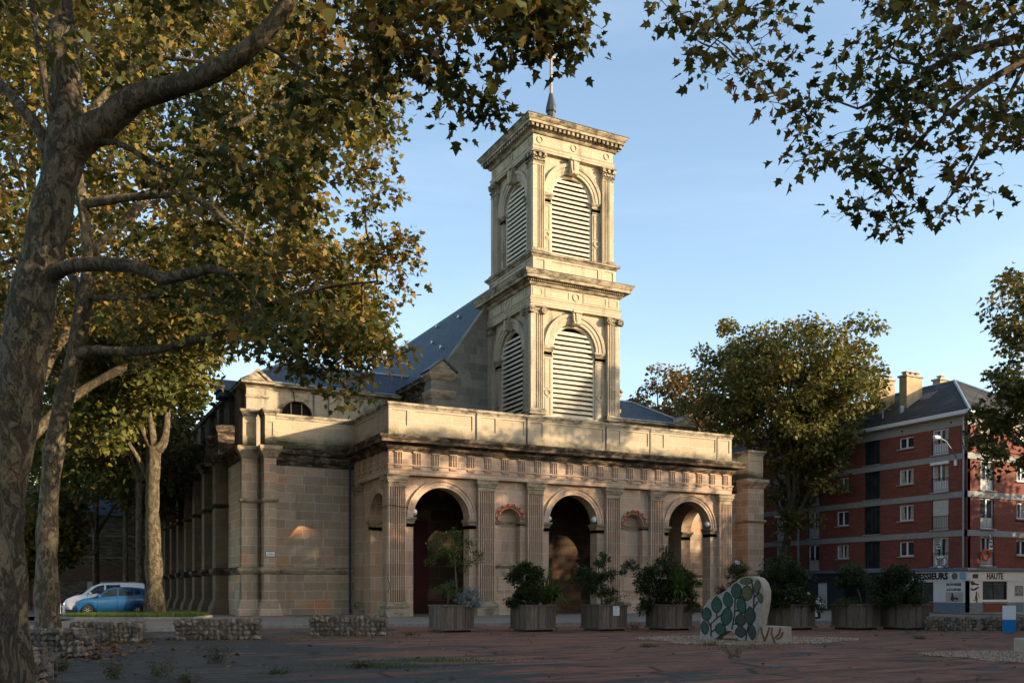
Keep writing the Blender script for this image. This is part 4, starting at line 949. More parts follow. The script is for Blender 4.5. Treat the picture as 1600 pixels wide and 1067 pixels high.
# sprays hanging at the rim of the overhead branch, as in the photograph
for x,y in ((700,115),(735,135),(760,160),(770,175),(670,95),(690,130),(885,50),(898,50),(885,75),(845,55),(862,60),(820,80),(630,90),(600,120),(575,150),(645,70),(720,165)): c.append(tuple(WY(x,y,13.4)))
m1b=[[(170,130),(430,130),(500,210),(470,330),(380,420),(240,330),(200,220)],[(200,420),(400,400),(520,520),(440,560),(330,500)]]
c+=maskclumps(60,m1b,(12.5,16),(t1[0].x,t1[0].y),9.5,4,18,rA)
tree('plane_tree','huge mottled plane tree leaning right in the left foreground with a forked trunk',tr,clearlimbs(c,tr,Z1),.52,44,.158,'leaf_near','plane trees of the square','plane',rA,rtip=.007,loc=tuple(t1[0]))
# --- T0: trunk at the very edge
b0=WY(-28,1150,9.6); b0.z=-.05
tr=[([b0]+[WY(x,y,9.6) for x,y in ((-30,1000),(-34,900),(-48,760),(-75,550),(-100,300),(-110,0),(-120,-300))],[.40,.36,.33,.31,.29,.27,.24,.15])]
c=[(b0.x+rA.normal()*2.2,b0.y+rA.normal()*2.2,rA.uniform(8.5,14)) for _ in range(60)]
tree('plane_tree','nearest plane trunk cut by the left edge of the picture',tr,c,.6,30,.19,'leaf_near','plane trees of the square','five',rA,rtip=.008,loc=tuple(b0))
# --- T2: second plane behind
Z2=26.5
b2=W(76,Z2,-.05)
tr=[([b2]+[WY(x,y,Z2) for x,y in ((75,985),(73,900),(75,800),(84,705),(100,620),(116,560),(128,490),(136,440),(138,390),(128,310),(112,220),(100,120),(95,0))],[.48,.40,.30,.275,.265,.26,.25,.23,.19,.17,.15,.13,.11,.07]),
 ([WY(118,556,Z2),WY(150,547,Z2-.2),WY(230,549,Z2-.6),WY(330,522,Z2-1.2),WY(420,478,Z2-1.8),WY(500,450,Z2-2),WY(590,440,Z2-2.4)],[.20,.15,.13,.12,.09,.06,.03]),
 ([WY(136,465,Z2),WY(170,466,Z2-.3),WY(230,464,Z2-.8),WY(300,448,Z2-1.3),WY(400,430,Z2-2),WY(520,420,Z2-2.5)],[.12,.07,.065,.055,.04,.025]),
 ([WY(126,320,Z2),WY(200,309,Z2-.4),WY(282,304,Z2-.8),WY(330,325,Z2-1),WY(395,382,Z2-1.4),WY(470,420,Z2-1.5)],[.14,.12,.10,.09,.06,.03]),
 ([WY(137,400,Z2),WY(210,330,Z2+.5),WY(300,240,Z2+.8),WY(420,170,Z2+.6),WY(520,130,Z2+.3),WY(600,120,Z2)],[.16,.12,.10,.08,.05,.03]),
 ([WY(130,470,Z2),WY(105,420,Z2+.2),WY(60,390,Z2+.5),WY(10,410,Z2+.8),WY(-60,400,Z2+1)],[.14,.11,.09,.07,.05]),
 ([WY(112,220,Z2),WY(180,130,Z2),WY(260,90,Z2-.3),WY(330,100,Z2-.6),WY(350,60,Z2-.6)],[.11,.09,.07,.05,.03])]
m2=[[(-150,-150),(540,-150),(615,100),(630,150),(620,200),(585,270),(548,325),(510,360),(440,405),(300,420),(-150,420)],
    [(380,395),(530,375),(595,388),(595,405),(580,440),(600,500),(570,545),(520,545),(440,530),(380,540)],
    [(150,420),(420,400),(400,530),(330,560),(180,560)],
    [(-150,400),(130,400),(90,520),(-150,600)]]
rB=np.random.RandomState(5)
c=maskclumps(300,m2[:1],(19.5,33),(b2.x,b2.y),11.5,4,26,rB)+maskclumps(110,m2[1:2],(22,30),(b2.x,b2.y),12.5,4,26,rB)+maskclumps(90,m2[2:3],(20,31),(b2.x,b2.y),11,4,26,rB)+maskclumps(30,m2[3:],(22,32),(b2.x,b2.y),10,4,26,rB)
thin=[tuple(WY(x,y,Z2-3.2)) for x,y in ((628,375),(630,395),(618,545),(540,560),(500,545),(470,560),(530,590),(545,612),(600,290),(600,560),(480,575),(620,440),(570,330),(440,555),(560,540))]
tree('plane_tree','pale mottled plane tree with long bare lower limbs, second trunk from the left',tr,clearlimbs(c,tr,Z2,.5)+thin,.72,96,.178,'leaf_gold','plane trees of the square','plane',rB,bark='bark_pale',rtip=.010,loc=tuple(b2),sub=4)
def crownclumps(cx,cy,z0,z1,rx,n,rs,lobes=7,hollow=.35):
    L=[(rs.uniform(-.5,.5)*rx,rs.uniform(-.5,.5)*rx,rs.uniform(.18,.82)) for _ in range(lobes)]; out=[]
    H=z1-z0
    while len(out)<n:
        l=L[rs.randint(lobes)]; d=rs.normal(size=3); d/=np.linalg.norm(d); q=rs.uniform(hollow,1)**.6
        x=l[0]+d[0]*q*rx*.55; y=l[1]+d[1]*q*rx*.55; z=l[2]*H+d[2]*q*H*.27
        if (x/rx)**2+(y/rx)**2+((z-H*.48)/(H*.55))**2>1: continue
        out.append((cx+x,cy+y,z0+z))
    return out
def gentree(name,label,x,y,zb,h,rx,crown0,n,per,ls,mat,rs,group='plane trees of the square',crad=.9,r0=.35,fork=None,kind='five',nl=5,sub=3,lean=(0,0),keep=None):
    fork=fork or crown0+.5
    tr=[([(x,y,zb-.1),(x+.03,y,zb+.5),(x+lean[0]*.4,y+lean[1]*.4,zb+fork*.5),(x+lean[0],y+lean[1],zb+fork),(x+lean[0]*1.2,y+lean[1],zb+h*.62),(x+lean[0],y+lean[1]+.3,zb+h*.86)],[r0*1.35,r0*1.05,r0*.9,r0*.85,r0*.5,r0*.15])]
    for i in range(nl):
        a=2*PI*i/nl+rs.uniform(-.4,.4); R_=rx*rs.uniform(.55,.8); zz=zb+fork+rs.uniform(.3,.5)*(h-fork)
        tr.append(([(x+lean[0],y+lean[1],zb+fork*.97),(x+lean[0]+R_*.25*math.cos(a),y+lean[1]+R_*.25*math.sin(a),zb+fork+(zz-zb-fork)*.45),(x+R_*.6*math.cos(a),y+R_*.6*math.sin(a),zz),(x+R_*math.cos(a),y+R_*math.sin(a),zz+rs.uniform(.1,.3)*(h-fork))],[r0*.55,r0*.4,r0*.28,r0*.1]))
    c=crownclumps(x+lean[0],y+lean[1],zb+crown0,zb+h,rx,n,rs)
    if keep: c=[p for p in c if keep(p)]
    return tree(name,label,tr,c,crad,per,ls,mat,group,kind,rs,loc=(x,y,zb),rtip=.012,sub=sub)
rC=np.random.RandomState(21)
q=W(12,39.); rH=np.random.RandomState(61)
c=maskclumps(330,[[(-150,-100),(460,-80),(530,60),(560,200),(520,300),(560,400),(520,470),(420,490),(300,500),(-100,530)]],(33,47),(q.x,q.y),13.5,6,30,rH)
tr=[([(q.x,q.y,-.1),(q.x,q.y,1),(q.x+.2,q.y,5),(q.x+.6,q.y,10),(q.x+.8,q.y+.3,16),(q.x+1,q.y,24)],[.6,.45,.4,.36,.25,.08]),
 ([(q.x+.5,q.y,9),(q.x+2.5,q.y-1,13),(q.x+6,q.y-2.5,15.5),(q.x+9,q.y-4,16)],[.28,.2,.13,.05]),([(q.x+.3,q.y,7.5),(q.x+3,q.y,10.5),(q.x+7,q.y-2,12.5),(q.x+11,q.y-4.,13)],[.28,.2,.13,.05]),
 ([(q.x+.7,q.y,12),(q.x-1,q.y+2,17),(q.x-2,q.y+4,21)],[.25,.16,.06]),([(q.x+.7,q.y,13),(q.x+3,q.y+2,19),(q.x+5,q.y+2,24)],[.25,.16,.06])]
tree('plane_tree','big golden leafed plane right behind the two nearest trunks, only its crown showing',tr,c,1.15,85,.26,'leaf_gold','plane trees of the square','five',rH,loc=(q.x,q.y,0),rtip=.011,sub=4)
# --- T3: sunlit forked trunk beside the blue car
p=W(242,51.,.2)
tr=[([(p.x,p.y,.15)]+[WY(x,y,51) for x,y in ((241,925),(240,860),(238,800),(239,740),(241,698))],[.62,.48,.43,.37,.36,.42]),
 ([WY(240,705,51),WY(226,680,51),WY(215,655,50.5),WY(200,640,50),WY(170,600,49)],[.26,.2,.17,.12,.06]),
 ([WY(242,705,51),WY(255,692,51),WY(260,665,51.5),WY(262,630,52),WY(275,570,53),WY(280,500,54)],[.3,.26,.2,.17,.12,.06]),
 ([WY(240,700,51),WY(236,665,51),WY(228,620,51),WY(215,540,51),WY(205,450,51)],[.26,.2,.17,.12,.05]),
 ([WY(232,750,51),WY(222,725,51),WY(205,700,50.5),WY(185,660,50)],[.18,.16,.13,.06])]
c=maskclumps(260,[[(60,560),(100,470),(200,430),(330,450),(345,530),(335,600),(290,635),(262,640),(205,650),(180,690),(120,700),(70,690)]],(45,58),(p.x,p.y),8.5,6,24,rC)
tree('plane_tree','plane tree with a sunlit forked trunk standing in the grass bed behind the blue hatchback',tr,c,1.0,85,.30,'leaf_olive','plane trees of the square','five',rC,loc=(p.x,p.y,.2))
# --- trees further back on the left
for i,(px_,Z,h,rx,c0,r0,lab) in enumerate(((217,62,20,6.,8.5,.24,'slim dark plane trunk just left of the sunlit forked plane'),(196,68,19,6,7,.2,'thinnest plane trunk standing before the rubble stone wall'),
   (150,78,20,8,6,.3,'broad dark plane crown above the parked cars'),(320,98,23,8,5,.35,'distant yellowing tree rising behind the church buttresses'),(95,92,24,8.5,7,.35,'tall tree behind the second trunk, far across the street'),(45,70,10.5,4.2,2.5,.18,'small bushy tree by the salmon wall'),(258,84,18,7,9,.3,'dark tree behind the slate roofed stone outbuilding'),(300,120,26,10,5,.3,'farthest golden tree left of the church'),(-60,60,22,8,7,.35,'tall plane beyond the left edge of the square'),(380,120,20,7,5,.3,'distant tree hidden behind the church aisle'))):
    q=W(px_,Z); gentree('plane_tree',lab,q.x,q.y,.0,h,rx,c0,110,95,.36,('leaf_olive','leaf_gold')[i%2],rC,crad=1.25,r0=r0)
# --- behind the church on the right
q=W(1030,88.); gentree('plane_tree','bronze tree behind the church, right of the tower',q.x,q.y,0,24.2,6.0,9,150,95,.34,'leaf_brown',rC,crad=1.15,r0=.3)
q=Vector((36.2,8.6)); gentree('plane_tree','large golden plane tree between the church and the red brick flats',q.x,q.y,0,25.6,8.8,6.2,440,100,.28,'leaf_olive2',rC,crad=1.15,r0=.36,nl=7,sub=4,lean=(.7,-1.0),keep=lambda p:not(p[0]<34.2 and p[2]<13.2) and not (p[0]>39.3 and p[2]<14.2) and p[0]-.5*p[1]<40.2)
q=W(1140,92.); gentree('plane_tree','darker plane tree touching the right end of the church parapet',q.x,q.y,0,21,4.2,8,80,100,.33,'leaf_olive',rC,crad=1.15,r0=.3)
q=W(1300,84.); gentree('plane_tree','plane tree half hidden behind the golden plane in front of the flats',q.x,q.y,0,12,4.5,5,40,80,.33,'leaf_gold',rC,crad=1.1,r0=.25) if False else None
# --- the plane whose crown enters at the right edge
q=W(1672,47.)
rD=np.random.RandomState(31)
c=maskclumps(190,[[(1612,415),(1560,450),(1545,520),(1585,545),(1540,600),(1528,650),(1518,700),(1545,740),(1580,735),(1640,745),(1800,745),(1830,600),(1800,420),(1700,330)]],(42,52),(q.x,q.y),8,5,24,rD)
tr=[([(q.x,q.y,-.1),(q.x,q.y,1),(q.x+.1,q.y,4),(q.x,q.y,7),(q.x-.1,q.y,12),(q.x,q.y,16)],[.5,.4,.36,.32,.2,.08])]+[([(q.x,q.y,5+i*.7),(q.x+1.5*math.cos(i*1.1),q.y+1.5*math.sin(i*1.1),7+i*.8),(q.x+4.5*math.cos(i*1.1),q.y+4.5*math.sin(i*1.1),9.5+i)],[.2,.15,.07]) for i in range(6)]
tree('plane_tree','dark plane tree whose crown hangs in at the right edge before the flats',tr,c,.8,100,.25,'leaf_near','plane trees of the square','plane',rD,loc=(q.x,q.y,0))
# --- the plane overhead at top right
q=W(2080,15.5)
Zo=14.
tr=[([(q.x,q.y,-.1),(q.x,q.y,1),(q.x,q.y+.1,4),(q.x-.1,q.y,7),(q.x-.1,q.y,11),(q.x,q.y,15)],[.5,.4,.36,.33,.25,.1]),
 ([(q.x,q.y,7.2),WY(1850,90,14.8),WY(1700,40,14.4),WY(1600,60,14.1),WY(1530,75,14),WY(1450,110,13.9),WY(1390,150,13.8),WY(1340,170,13.6)],[.22,.15,.11,.075,.062,.05,.035,.02]),
 ([(q.x,q.y,6.2),WY(1850,60,14.2),WY(1700,60,13.8),WY(1600,95,13.6),WY(1520,145,13.5),WY(1440,215,13.4),WY(1400,265,13.4)],[.18,.11,.08,.055,.04,.025,.015]),
 ([WY(1700,60,13.8),WY(1600,-40,13.6),WY(1450,-120,13.5),WY(1300,-130,13.4),WY(1180,-60,13.3),WY(1130,10,13.2),WY(1100,60,13.1)],[.08,.07,.06,.05,.035,.022,.012]),
 ([WY(1600,105,13.6),WY(1550,200,13.5),WY(1500,290,13.4),WY(1460,330,13.3)],[.035,.025,.018,.010]),
 ([(q.x,q.y,8),(q.x+3,q.y+1,11),(q.x+6,q.y+2,13)],[.2,.12,.05]),([(q.x,q.y,8),(q.x+1,q.y-3,11),(q.x+1,q.y-6,13)],[.2,.12,.05])]
rE=np.random.RandomState(41)
def spray(P,n,sd=0.): return [tuple(WY(x+rE.normal()*sd,y+rE.normal()*sd,rE.uniform(12.6,14.6))) for x,y in P for _ in range(n)]
c=maskclumps(165,[[(1360,-60),(1350,60),(1330,90),(1325,120),(1300,150),(1340,190),(1270,225),(1245,240),(1260,255),(1330,255),(1360,275),(1460,300),(1490,270),(1550,250),(1610,230),(1720,230),(1750,-60)]],(12.3,15.6),(q.x,q.y),14,5,20,rE)
c+=spray([(1030,5),(1050,30),(1075,15),(1085,60),(1105,110),(1095,95),(1140,85),(1130,60),(1150,40),(1170,20),(1185,75),(1205,50),(1215,100),(1225,95),(1170,125),(1190,140),(1110,50),(1120,20),(1140,5),(1200,10),(1185,110),(1160,105),(1250,20)],1,4)
c+=spray([(1200,160),(1225,165),(1265,180),(1260,140),(1245,200),(1230,255),(1280,250),(1350,280),(1325,325),(1350,320),(1370,335),(1400,355),(1392,345),(1430,320),(1450,345),(1480,330),(1520,295),(1550,300),(1380,300),(1310,95),(1300,150),(1275,165)],1,4)
c+=[tuple(WY(rE.uniform(1620,2300),rE.uniform(-500,100),rE.uniform(11,20))) for _ in range(110)]
tree('plane_tree','plane tree whose leafy branches hang overhead at the top right corner',tr,c,.36,18,.148,'leaf_near','plane trees of the square','plane',rE,rtip=.006,loc=(q.x,q.y,0),sub=3)

# ================================================================== RED BRICK FLATS (right)
BU,BV=40.38,-6.0; K=64/60.
def flats(x0,y0,label,full=True,depth=12.,length=27.,rot=0.,width=16.):
    """corner at (x0,y0); long front faces -x (runs to +y), short front faces -y"""
    root=empty('apartment_building',(x0,y0,0),rot,label,'apartment block')
    fl_=Fleft(0.); fF=Ffront(0.)
    S=[0,2.95*K+.05,5.42*K+.06,7.93*K+.1,10.44*K+.1]; top=13.05*K
    sh=S[1]                                   # first floor band top
    # window schedule along long front: (centre distance from corner, width, kind)
    LW=[(2.2,1.35,'french'),(5.1,1.30,'win'),(8.25,1.5,'stair'),(11.2,1.25,'win'),(14.3,1.2,'french'),(18.1,1.2,'french'),(21.6,1.3,'win'),(24.6,1.35,'french')]
    RW=[(2.1,1.5,'french'),(6.0,1.3,'win'),(9.6,1.35,'french'),(13.2,1.3,'win')]
    for f_,Wn,Ln,sg in ((fl_,LW,length,-1),(fF,RW,width,1)):
        for k in range(4):
            zb=S[k+1] ; zt=(S[k+2]-.42) if k<3 else top-.72
            zb2=zb
            ops=[]
            for c,ww,kd in Wn:
                z0,z1=dict(french=(zb2+.12,zt-.02),win=(zb2+.95,zt-.16),stair=(zb2+.1,zt-.02))[kd]
                ops.append((sg*c,ww/2,z1,z0,'flat'))
            a0,a1=(-Ln,0) if sg<0 else (0.002,Ln)
            MB().arch_wall(a0,a1,zb2,zt,ops,0,-.28,f_).build('brick_wall',M['brick'],root)
            for i,(c,ww,kd) in enumerate(Wn):
                c=sg*c; z0,z1=dict(french=(zb2+.12,zt-.02),win=(zb2+.95,zt-.16),stair=(zb2+.1,zt-.02))[kd]
                shut=(kd=='french' and i==0 and k==1 and sg<0)
                fm=MB(); h=ww/2
                d0,d1=(-.2,-.12)
                fm.box(c-h,c-h+.09,d0,d1,z0,z1,f_).box(c+h-.09,c+h,d0,d1,z0,z1,f_).box(c-h,c+h,d0,d1-.005,z1-.09,z1,f_).box(c-h,c+h,d0,d1-.005,z0,z0+.09,f_)
                if kd!='stair': fm.box(c-.06,c+.06,d0,d1+.01,z0+.05,z1-.05,f_)
                else:
                    for q in range(1,4): fm.box(c-h+ww*q/4-.02,c-h+ww*q/4+.02,d0,d1,z0,z1,f_)
                    for q in range(1,4): fm.box(c-h,c+h,d0,d1-.008,z0+(z1-z0)*q/4-.02,z0+(z1-z0)*q/4+.02,f_)
                wn=fm.build('window',M['white'] if kd!='stair' else M['iron'],root)
                if shut:
                    m=MB()
                    for q in range(8): m.box(c-h+.05+q*(ww-.1)/8,c-h+.05+(q+.93)*(ww-.1)/8,-.1,-.07,z0+.04,z1-.03,f_)
                    m.build('shutter',M['shutter'],wn)
                else:
                    MB().box(c-h+.08,c+h-.08,-.19,-.17,z0+.08,z1-.08,f_).build('pane',M['glass'],wn)
                    if kd!='stair' and (i+k)%3!=1:
                        m=MB(); s0=c-h+.1; 
                        for q in range(5):
                            m.slab([(s0+q*.07,z0+.1),(s0+q*.07+.06,z0+.1),(s0+q*.05+.06,z1-.1),(s0+q*.05,z1-.1)],-.168,-.165,f_); m.slab([(c+h-.1-q*.07,z0+.1),(c+h-.16-q*.07,z0+.1),(c+h-.16-q*.05,z1-.1),(c+h-.1-q*.05,z1-.1)],-.168,-.165,f_)
                        m.build('curtain',M['curtain'],wn)
                MB().box(c-h-.12,c+h+.12,-.12,.14,z0-.09,z0-.003,f_).build('sill',M['concrete'],wn)
                if kd=='french':
                    if not shut:
                        MB().box(c-h+.09,c-.06,-.165,-.14,z0+.09,z0+.8,f_).box(c+.06,c+h-.09,-.165,-.14,z0+.09,z0+.8,f_).build('door_panel',M['white'],wn)
                    rl=MB().box(c-h-.05,c+h+.05,.03,.06,z0+.95,z0+.99,f_).box(c-h,c+h,.035,.055,z0+.1,z0+.13,f_); q=c-h
                    while q<=c+h+.01: rl.box(q-.009,q+.009,.036,.054,z0+.1,z0+.97,f_); q+=ww/10
                    rl.build('railing',M['iron'],wn)
                    if (i+k*2)%4==3 or (i==0 and k==2 and sg<0): MB().box(c-h-.08,c+h+.08,-.1,.12,z1-.16,z1+.04,f_).build('blind_box',M['white'],wn)
        for k in range(1,4): 
            a0,a1=(-Ln,.0) if sg<0 else (-.05,Ln)
            MB().box(a0,a1,-.25,.05,S[k+1]-.42,S[k+1]-.001,f_).build('floor_band',M['concrete'],root)
        a0,a1=(-Ln,0) if sg<0 else (-.03,Ln)
        MB().box(a0,a1,-.25,.03,top-.72,top-.05,f_).build('frieze',M['concrete'],root)
        v=MB()
        for q in range(6):
            c=sg*(1.3+q*(Ln/6.5)); v.lathe([(.08,.03),(.08,.045)],10,(0,0,0),lambda a,d,z,c=c:f_(c+a,z,top-.4+d))
        v.build('air_vent',M['black'],root)
    MB().box(.3,width,.3,length,0,top-.1).build('core',M['dark'],root)
    MB().box(width-.3,width+.0,.31,length,0,top-.1).box(.31,width,length-.3,length+.0,0,top-.11).build('rear_wall',M['brick'],root)
    # eaves, hip roof
    ov=.55; zt=top-.05
    MB().box(-ov,width+ov,-ov,length+ov,zt,zt+.1).build('soffit',M['cream'],root)
    MB().mould([(-ov,-ov),(-ov,length+ov),(width+ov,length+ov),(width+ov,-ov)],[(0,zt),(.06,zt+.0),(.1,zt+.2),(.1,zt+.26),(0,zt+.26)],True).build('gutter',M['whitepaint'],root)
    rz=zt+.2; rh=3.75; hx=(width+2*ov)/2
    xa,xb,ya,yb=-ov,width+ov,-ov,length+ov; cx=(xa+xb)/2
    hipi=5.75 if full else 7.
    o=MB().add([(xa,ya,rz),(xb,ya,rz),(xb,yb,rz),(xa,yb,rz),(cx,ya+hipi,rz+rh),(cx,yb-hipi,rz+rh)],[(0,1,4),(1,2,5,4),(2,3,5),(3,0,4,5)])
    m=MB(); m.add([(xa,ya,rz),(xb,ya,rz),(xb,yb,rz),(xa,yb,rz),(cx,ya+hipi,rz+rh),(cx,yb-hipi,rz+rh)],[(0,1,4),(1,2,5,4),(2,3,5),(3,0,4,5)]); rf=m.build('roof',M['slate2'],root)
    MB().tube([(xa,ya,rz+.03),(cx,ya+hipi,rz+rh+.05)],.10,6).tube([(xb,ya,rz+.03),(cx,ya+hipi,rz+rh+.05)],.10,6).tube([(cx,ya+hipi,rz+rh+.03),(cx,yb-hipi,rz+rh+.03)],.07,6).build('ridge_flashing',M['zinc'],rf)
    def zroof(x): return rz+rh*(x-xa)/(cx-xa)
    for (x,y,a,b,h) in ((2.0,6.7,1.75,.7,18.15),(2.0,9.3,1.75,.7,18.45),(cx+1.5,7.6,1.0,.7,rz+rh+.75)):
        ck=MB().box(x,x+a,y,y+b,zroof(min(x,cx-1))-.3,h).build('chimney',M['chimney'],rf)
        MB().box(x-.1,x+a+.1,y-.1,y+b+.1,h,h+.14).build('chimney_cap',M['concrete'],ck)
        for q in range(3 if a>1.5 else 1):
            xx=x+a*(q+.5)/(3 if a>1.5 else 1); MB().box(xx-.15,xx+.15,y+b/2-.18,y+b/2+.18,h+.14,h+.36).box(xx-.22,xx+.22,y+b/2-.25,y+b/2+.25,h+.36,h+.43).build('chimney_pot',M['chimney'],ck)
    MB().box(1.2,1.6,6.6,6.8,zroof(1.4)-.2,zroof(1.4)+.5).tube([(1.0,8.1,zroof(1)-.1),(1.0,8.1,zroof(1)+.6)],.07,6).build('roof_flue',M['zinc'],rf)
    sk=MB()
    for q in range(4): 
        y=5.6+q*.32; sk.add([(3.0,y,zroof(3.0)+.05),(3.0,y+.06,zroof(3.0)+.05),(4.1,y+.06,zroof(4.1)+.05),(4.1,y,zroof(4.1)+.05)],[(0,1,2,3)])
    sk.build('skylight',M['cream'],rf)
    for (fx,dd) in ((fl_,-.25),(fl_,-15.9)):
        MB().tube([fx(dd,.12,zt),fx(dd,.12,sh)],.07,8).build('downpipe',M['zinc'],root)
    # ground floor
    gf=MB().box(-.02,width-.3,-.04,.0,.0,.1)
    if full:
        # shop round the corner
        for f_,sg,Ln in ((fl_,-1,5.6),(fF,1,6.2)):
            ops=[(-3.72,.95,2.2,.12,'flat')] if sg<0 else [(2.95,1.35,2.25,.95,'flat')]
            a0,a1=(-5.6,0) if sg<0 else (.0,6.2)
            MB().arch_wall(a0,a1,.75,2.28,[(c,h,z1,max(.7501,z0),'flat') for c,h,z1,z0,_ in ops],0,-.2,f_).build('shop_wall',M['whitepaint'],root)
            MB().arch_wall(a0,a1,.0,.75,[(-3.72,.95,.75,.05,'flat')] if sg<0 else [(2.95,1.35,.75,.02,'flat')],.0,-.2,f_).build('shop_base',M['bluegrey'],root)
            if sg>0: MB().box(1.6,4.3,-.12,-.02,0,.66,f_).build('brick_stall',M['brick'],root); MB().box(1.58,4.32,-.14,.06,.68,.8,f_).build('shop_sill',M['bluegrey'],root)
            MB().box(a0,a1+(.06 if sg<0 else 0),0.001,.06,2.28,2.95,f_).build('shop_fascia',M['whitepaint'],root)
        MB().mould([(-.0,-6.2),(0,0)] if False else [(0,27.),(0,0),(6.2,0),(16,0)][::-1],[(0,2.96),(.16,2.96),(.2,3.05),(.2,3.16),(0,3.2)]).build('shop_cornice',M['bluegrey'],root)
        d=MB().box(-4.6,-3.75,-.2,-.13,.1,2.2,fl_).build('shop_door',M['black'],root); MB().box(-4.42,-3.92,-.13,-.115,.75,1.95,fl_).build('pane',plain('pale_door_glass',(.25,.32,.31),.2),d); MB().box(-4.42,-3.92,-.13,-.11,.25,.62,fl_).build('door_panel',M['white'],d)
        d=MB().box(-3.66,-2.8,-.2,-.15,.8,2.2,fl_).build('shop_window',M['glass'],root); MB().box(-3.72,-3.64,-.2,-.06,.1,2.2,fl_).box(-3.64,-2.78,-.2,-.04,.72,.82,fl_).build('window_frame',M['bluegrey'],d); MB().box(-3.64,-2.78,-.2,-.08,.1,.72,fl_).build('stall_riser',M['brick'],d)
        d=MB().box(1.62,4.28,-.2,-.15,.82,2.24,fF).build('shop_window',M['glass'],root); MB().box(2.93,2.98,-.15,-.1,.82,2.24,fF).box(1.6,1.67,-.15,-.05,.8,2.25,fF).box(4.23,4.3,-.15,-.05,.8,2.25,fF).box(1.6,4.3,-.15,-.05,2.02,2.08,fF).build('window_frame',M['black'],d)
        tx=M['black']
        text('lettering','MESSIEURS',.62,tx,root,fl_(-2.95,.064,2.6),(R(90),0,R(-90)),.01,.98,.032)
        text('lettering','DAMES',.62,tx,root,fl_(-5.05-.9,.064,2.6),(R(90),0,R(-90)),.01,.7,.016) if False else None
        text('lettering','HAUTE',.62,tx,root,fF(2.85,.064,2.6),(R(90),0,0),.01,.92,.024)
        text('lettering','SALON MUSEE',.26,tx,root,fl_(-1.1,.012,2.02),(R(90),0,R(-90)),.008,.72,.006)
        text('lettering','de la COIFFURE',.24,tx,root,fl_(-1.1,.012,1.66),(R(90),0,R(-90)),.008,.72,.004)
        MB().lathe([(.24,.062),(.24,.072)],20,(0,0,0),lambda a,d,z:fl_(-.98+a,z,2.61+d)).build('emblem',plain('brown_medallion',(.15,.12,.09),.8),root)
        MB().box(-.58,-.1,.062,.07,2.36,2.86,fl_).build('emblem_plate',plain('pale_blue_plate',(.22,.40,.50),.6),root)
        MB().box(.42,1.02,.062,.07,2.45,2.75,fF).build('name_plate',M['black'],root)
        # painted pictures on the shop walls: a barber's chair, a flying brush stroke, a black and white street photo
        pic=MB().box(-1.75,-.35,.0,.012,.8,1.48,fl_).build('wall_picture',plain('grey_poster',(.40,.39,.36),.8,0,.2,4),root)
        m=MB(); 
        for poly in ([(-1.35,.95),(-1.25,1.35),(-1.15,1.4),(-1.1,1.15),(-.95,1.12),(-.75,1.08),(-.7,1.0),(-.8,.9),(-1.0,1.0),(-1.1,.88),(-1.2,.86)],[(-1.2,.84),(-.8,.84),(-.85,.87),(-1.15,.87)],[(-1.3,1.36),(-1.22,1.46),(-1.15,1.36)]): m.slab(poly,.013,.02,fl_)
        m.build('picture_motif',plain('sepia_paint',(.07,.06,.045),.9),pic)
        m=MB()
        for poly in ([(.25,2.2),(.5,2.28),(.8,2.12),(1.2,2.05),(1.1,1.95),(.8,2.0),(.5,1.95),(.3,2.05)],[(.3,1.8),(.55,1.7),(.8,1.78),(1.15,1.9),(1.2,1.82),(.9,1.65),(.6,1.58),(.35,1.62)],[(.85,1.5),(.95,1.55),(1.0,1.4),(.98,1.2),(1.05,1.0),(.98,.72),(.9,.75),(.88,.95),(.75,1.0),(.8,1.2),(.85,1.35)],[(1.12,1.42),(1.16,1.42),(1.24,1.08),(1.18,1.08)],[(.6,.98),(.85,.92),(.85,.86),(.62,.9)]): m.slab(poly,0,.01,fF)
        m.build('wall_painting',M['black'],root)
        MB().box(5.15,6.1,0,.012,1.2,1.95,fF).build('wall_picture',plain('black_white_photo',(.22,.22,.22),.8,0,.9,5),root)
        # rest of the ground floor: dark shop with a white door leaf, and garages
        MB().arch_wall(-27,-5.6,.0,2.96,[(-7.2,.75,2.3,.1,'flat'),(-10.,1.1,2.3,.5,'flat'),(-13.4,.55,2.25,.1,'flat'),(-16.6,1.1,2.3,.1,'flat'),(-21,1.2,2.3,.1,'flat'),(-24.5,1.2,2.3,.1,'flat')],.0,-.25,fl_).build('ground_floor_wall',plain('slate_blue_render',(.025,.035,.045),.7),root)
        MB().box(-8.1,-6.35,-.24,-.2,.1,2.4,fl_).build('shop_window',M['glass'],root)
        MB().box(-13.95,-12.85,-.2,-.15,.1,2.25,fl_).build('door',M['white'],root)
        MB().box(-26,-14.6,-.24,-.2,.1,2.4,fl_).build('garage_door',M['cream'],root)
        MB().box(6.2,16,-.3,.0,0,2.96,fF).build('ground_floor_wall',M['whitepaint'],root)
    else:
        MB().box(-length,0,-.25,0,0,sh,fl_).box(.001,width,-.25,0,0,sh,fF).build('ground_floor_wall',M['cream'],root)
    return root
apt=flats(BU,BV,'four storey red brick flats with grey hipped roof and white corner hairdresser shop',width=11.)
# unseen blocks added round the sunny side to shade the square
blk=flats(62,-100,'unseen red brick flats added beyond the right side to shade the square',False,length=60.,width=14.)
blk.rotation_euler=(0,0,R(-42)); 
blk.location=(30,-92,0)
for (x,y,rz,l) in ((78,-40,-42,'unseen red brick flats added at the sunny end of the square to block the low sky'),(-75,-100,-10,'unseen red brick flats added behind the viewer to block the low sky'),(-14,-128,-62,'unseen red brick flats added behind the near trees to block the low sky')):  # unseen copies added to hide the bright horizon from the shop glass
    o=copy_tree(blk); o.location=(x,y,0); o.rotation_euler=(0,0,R(rz)); o['label']=l
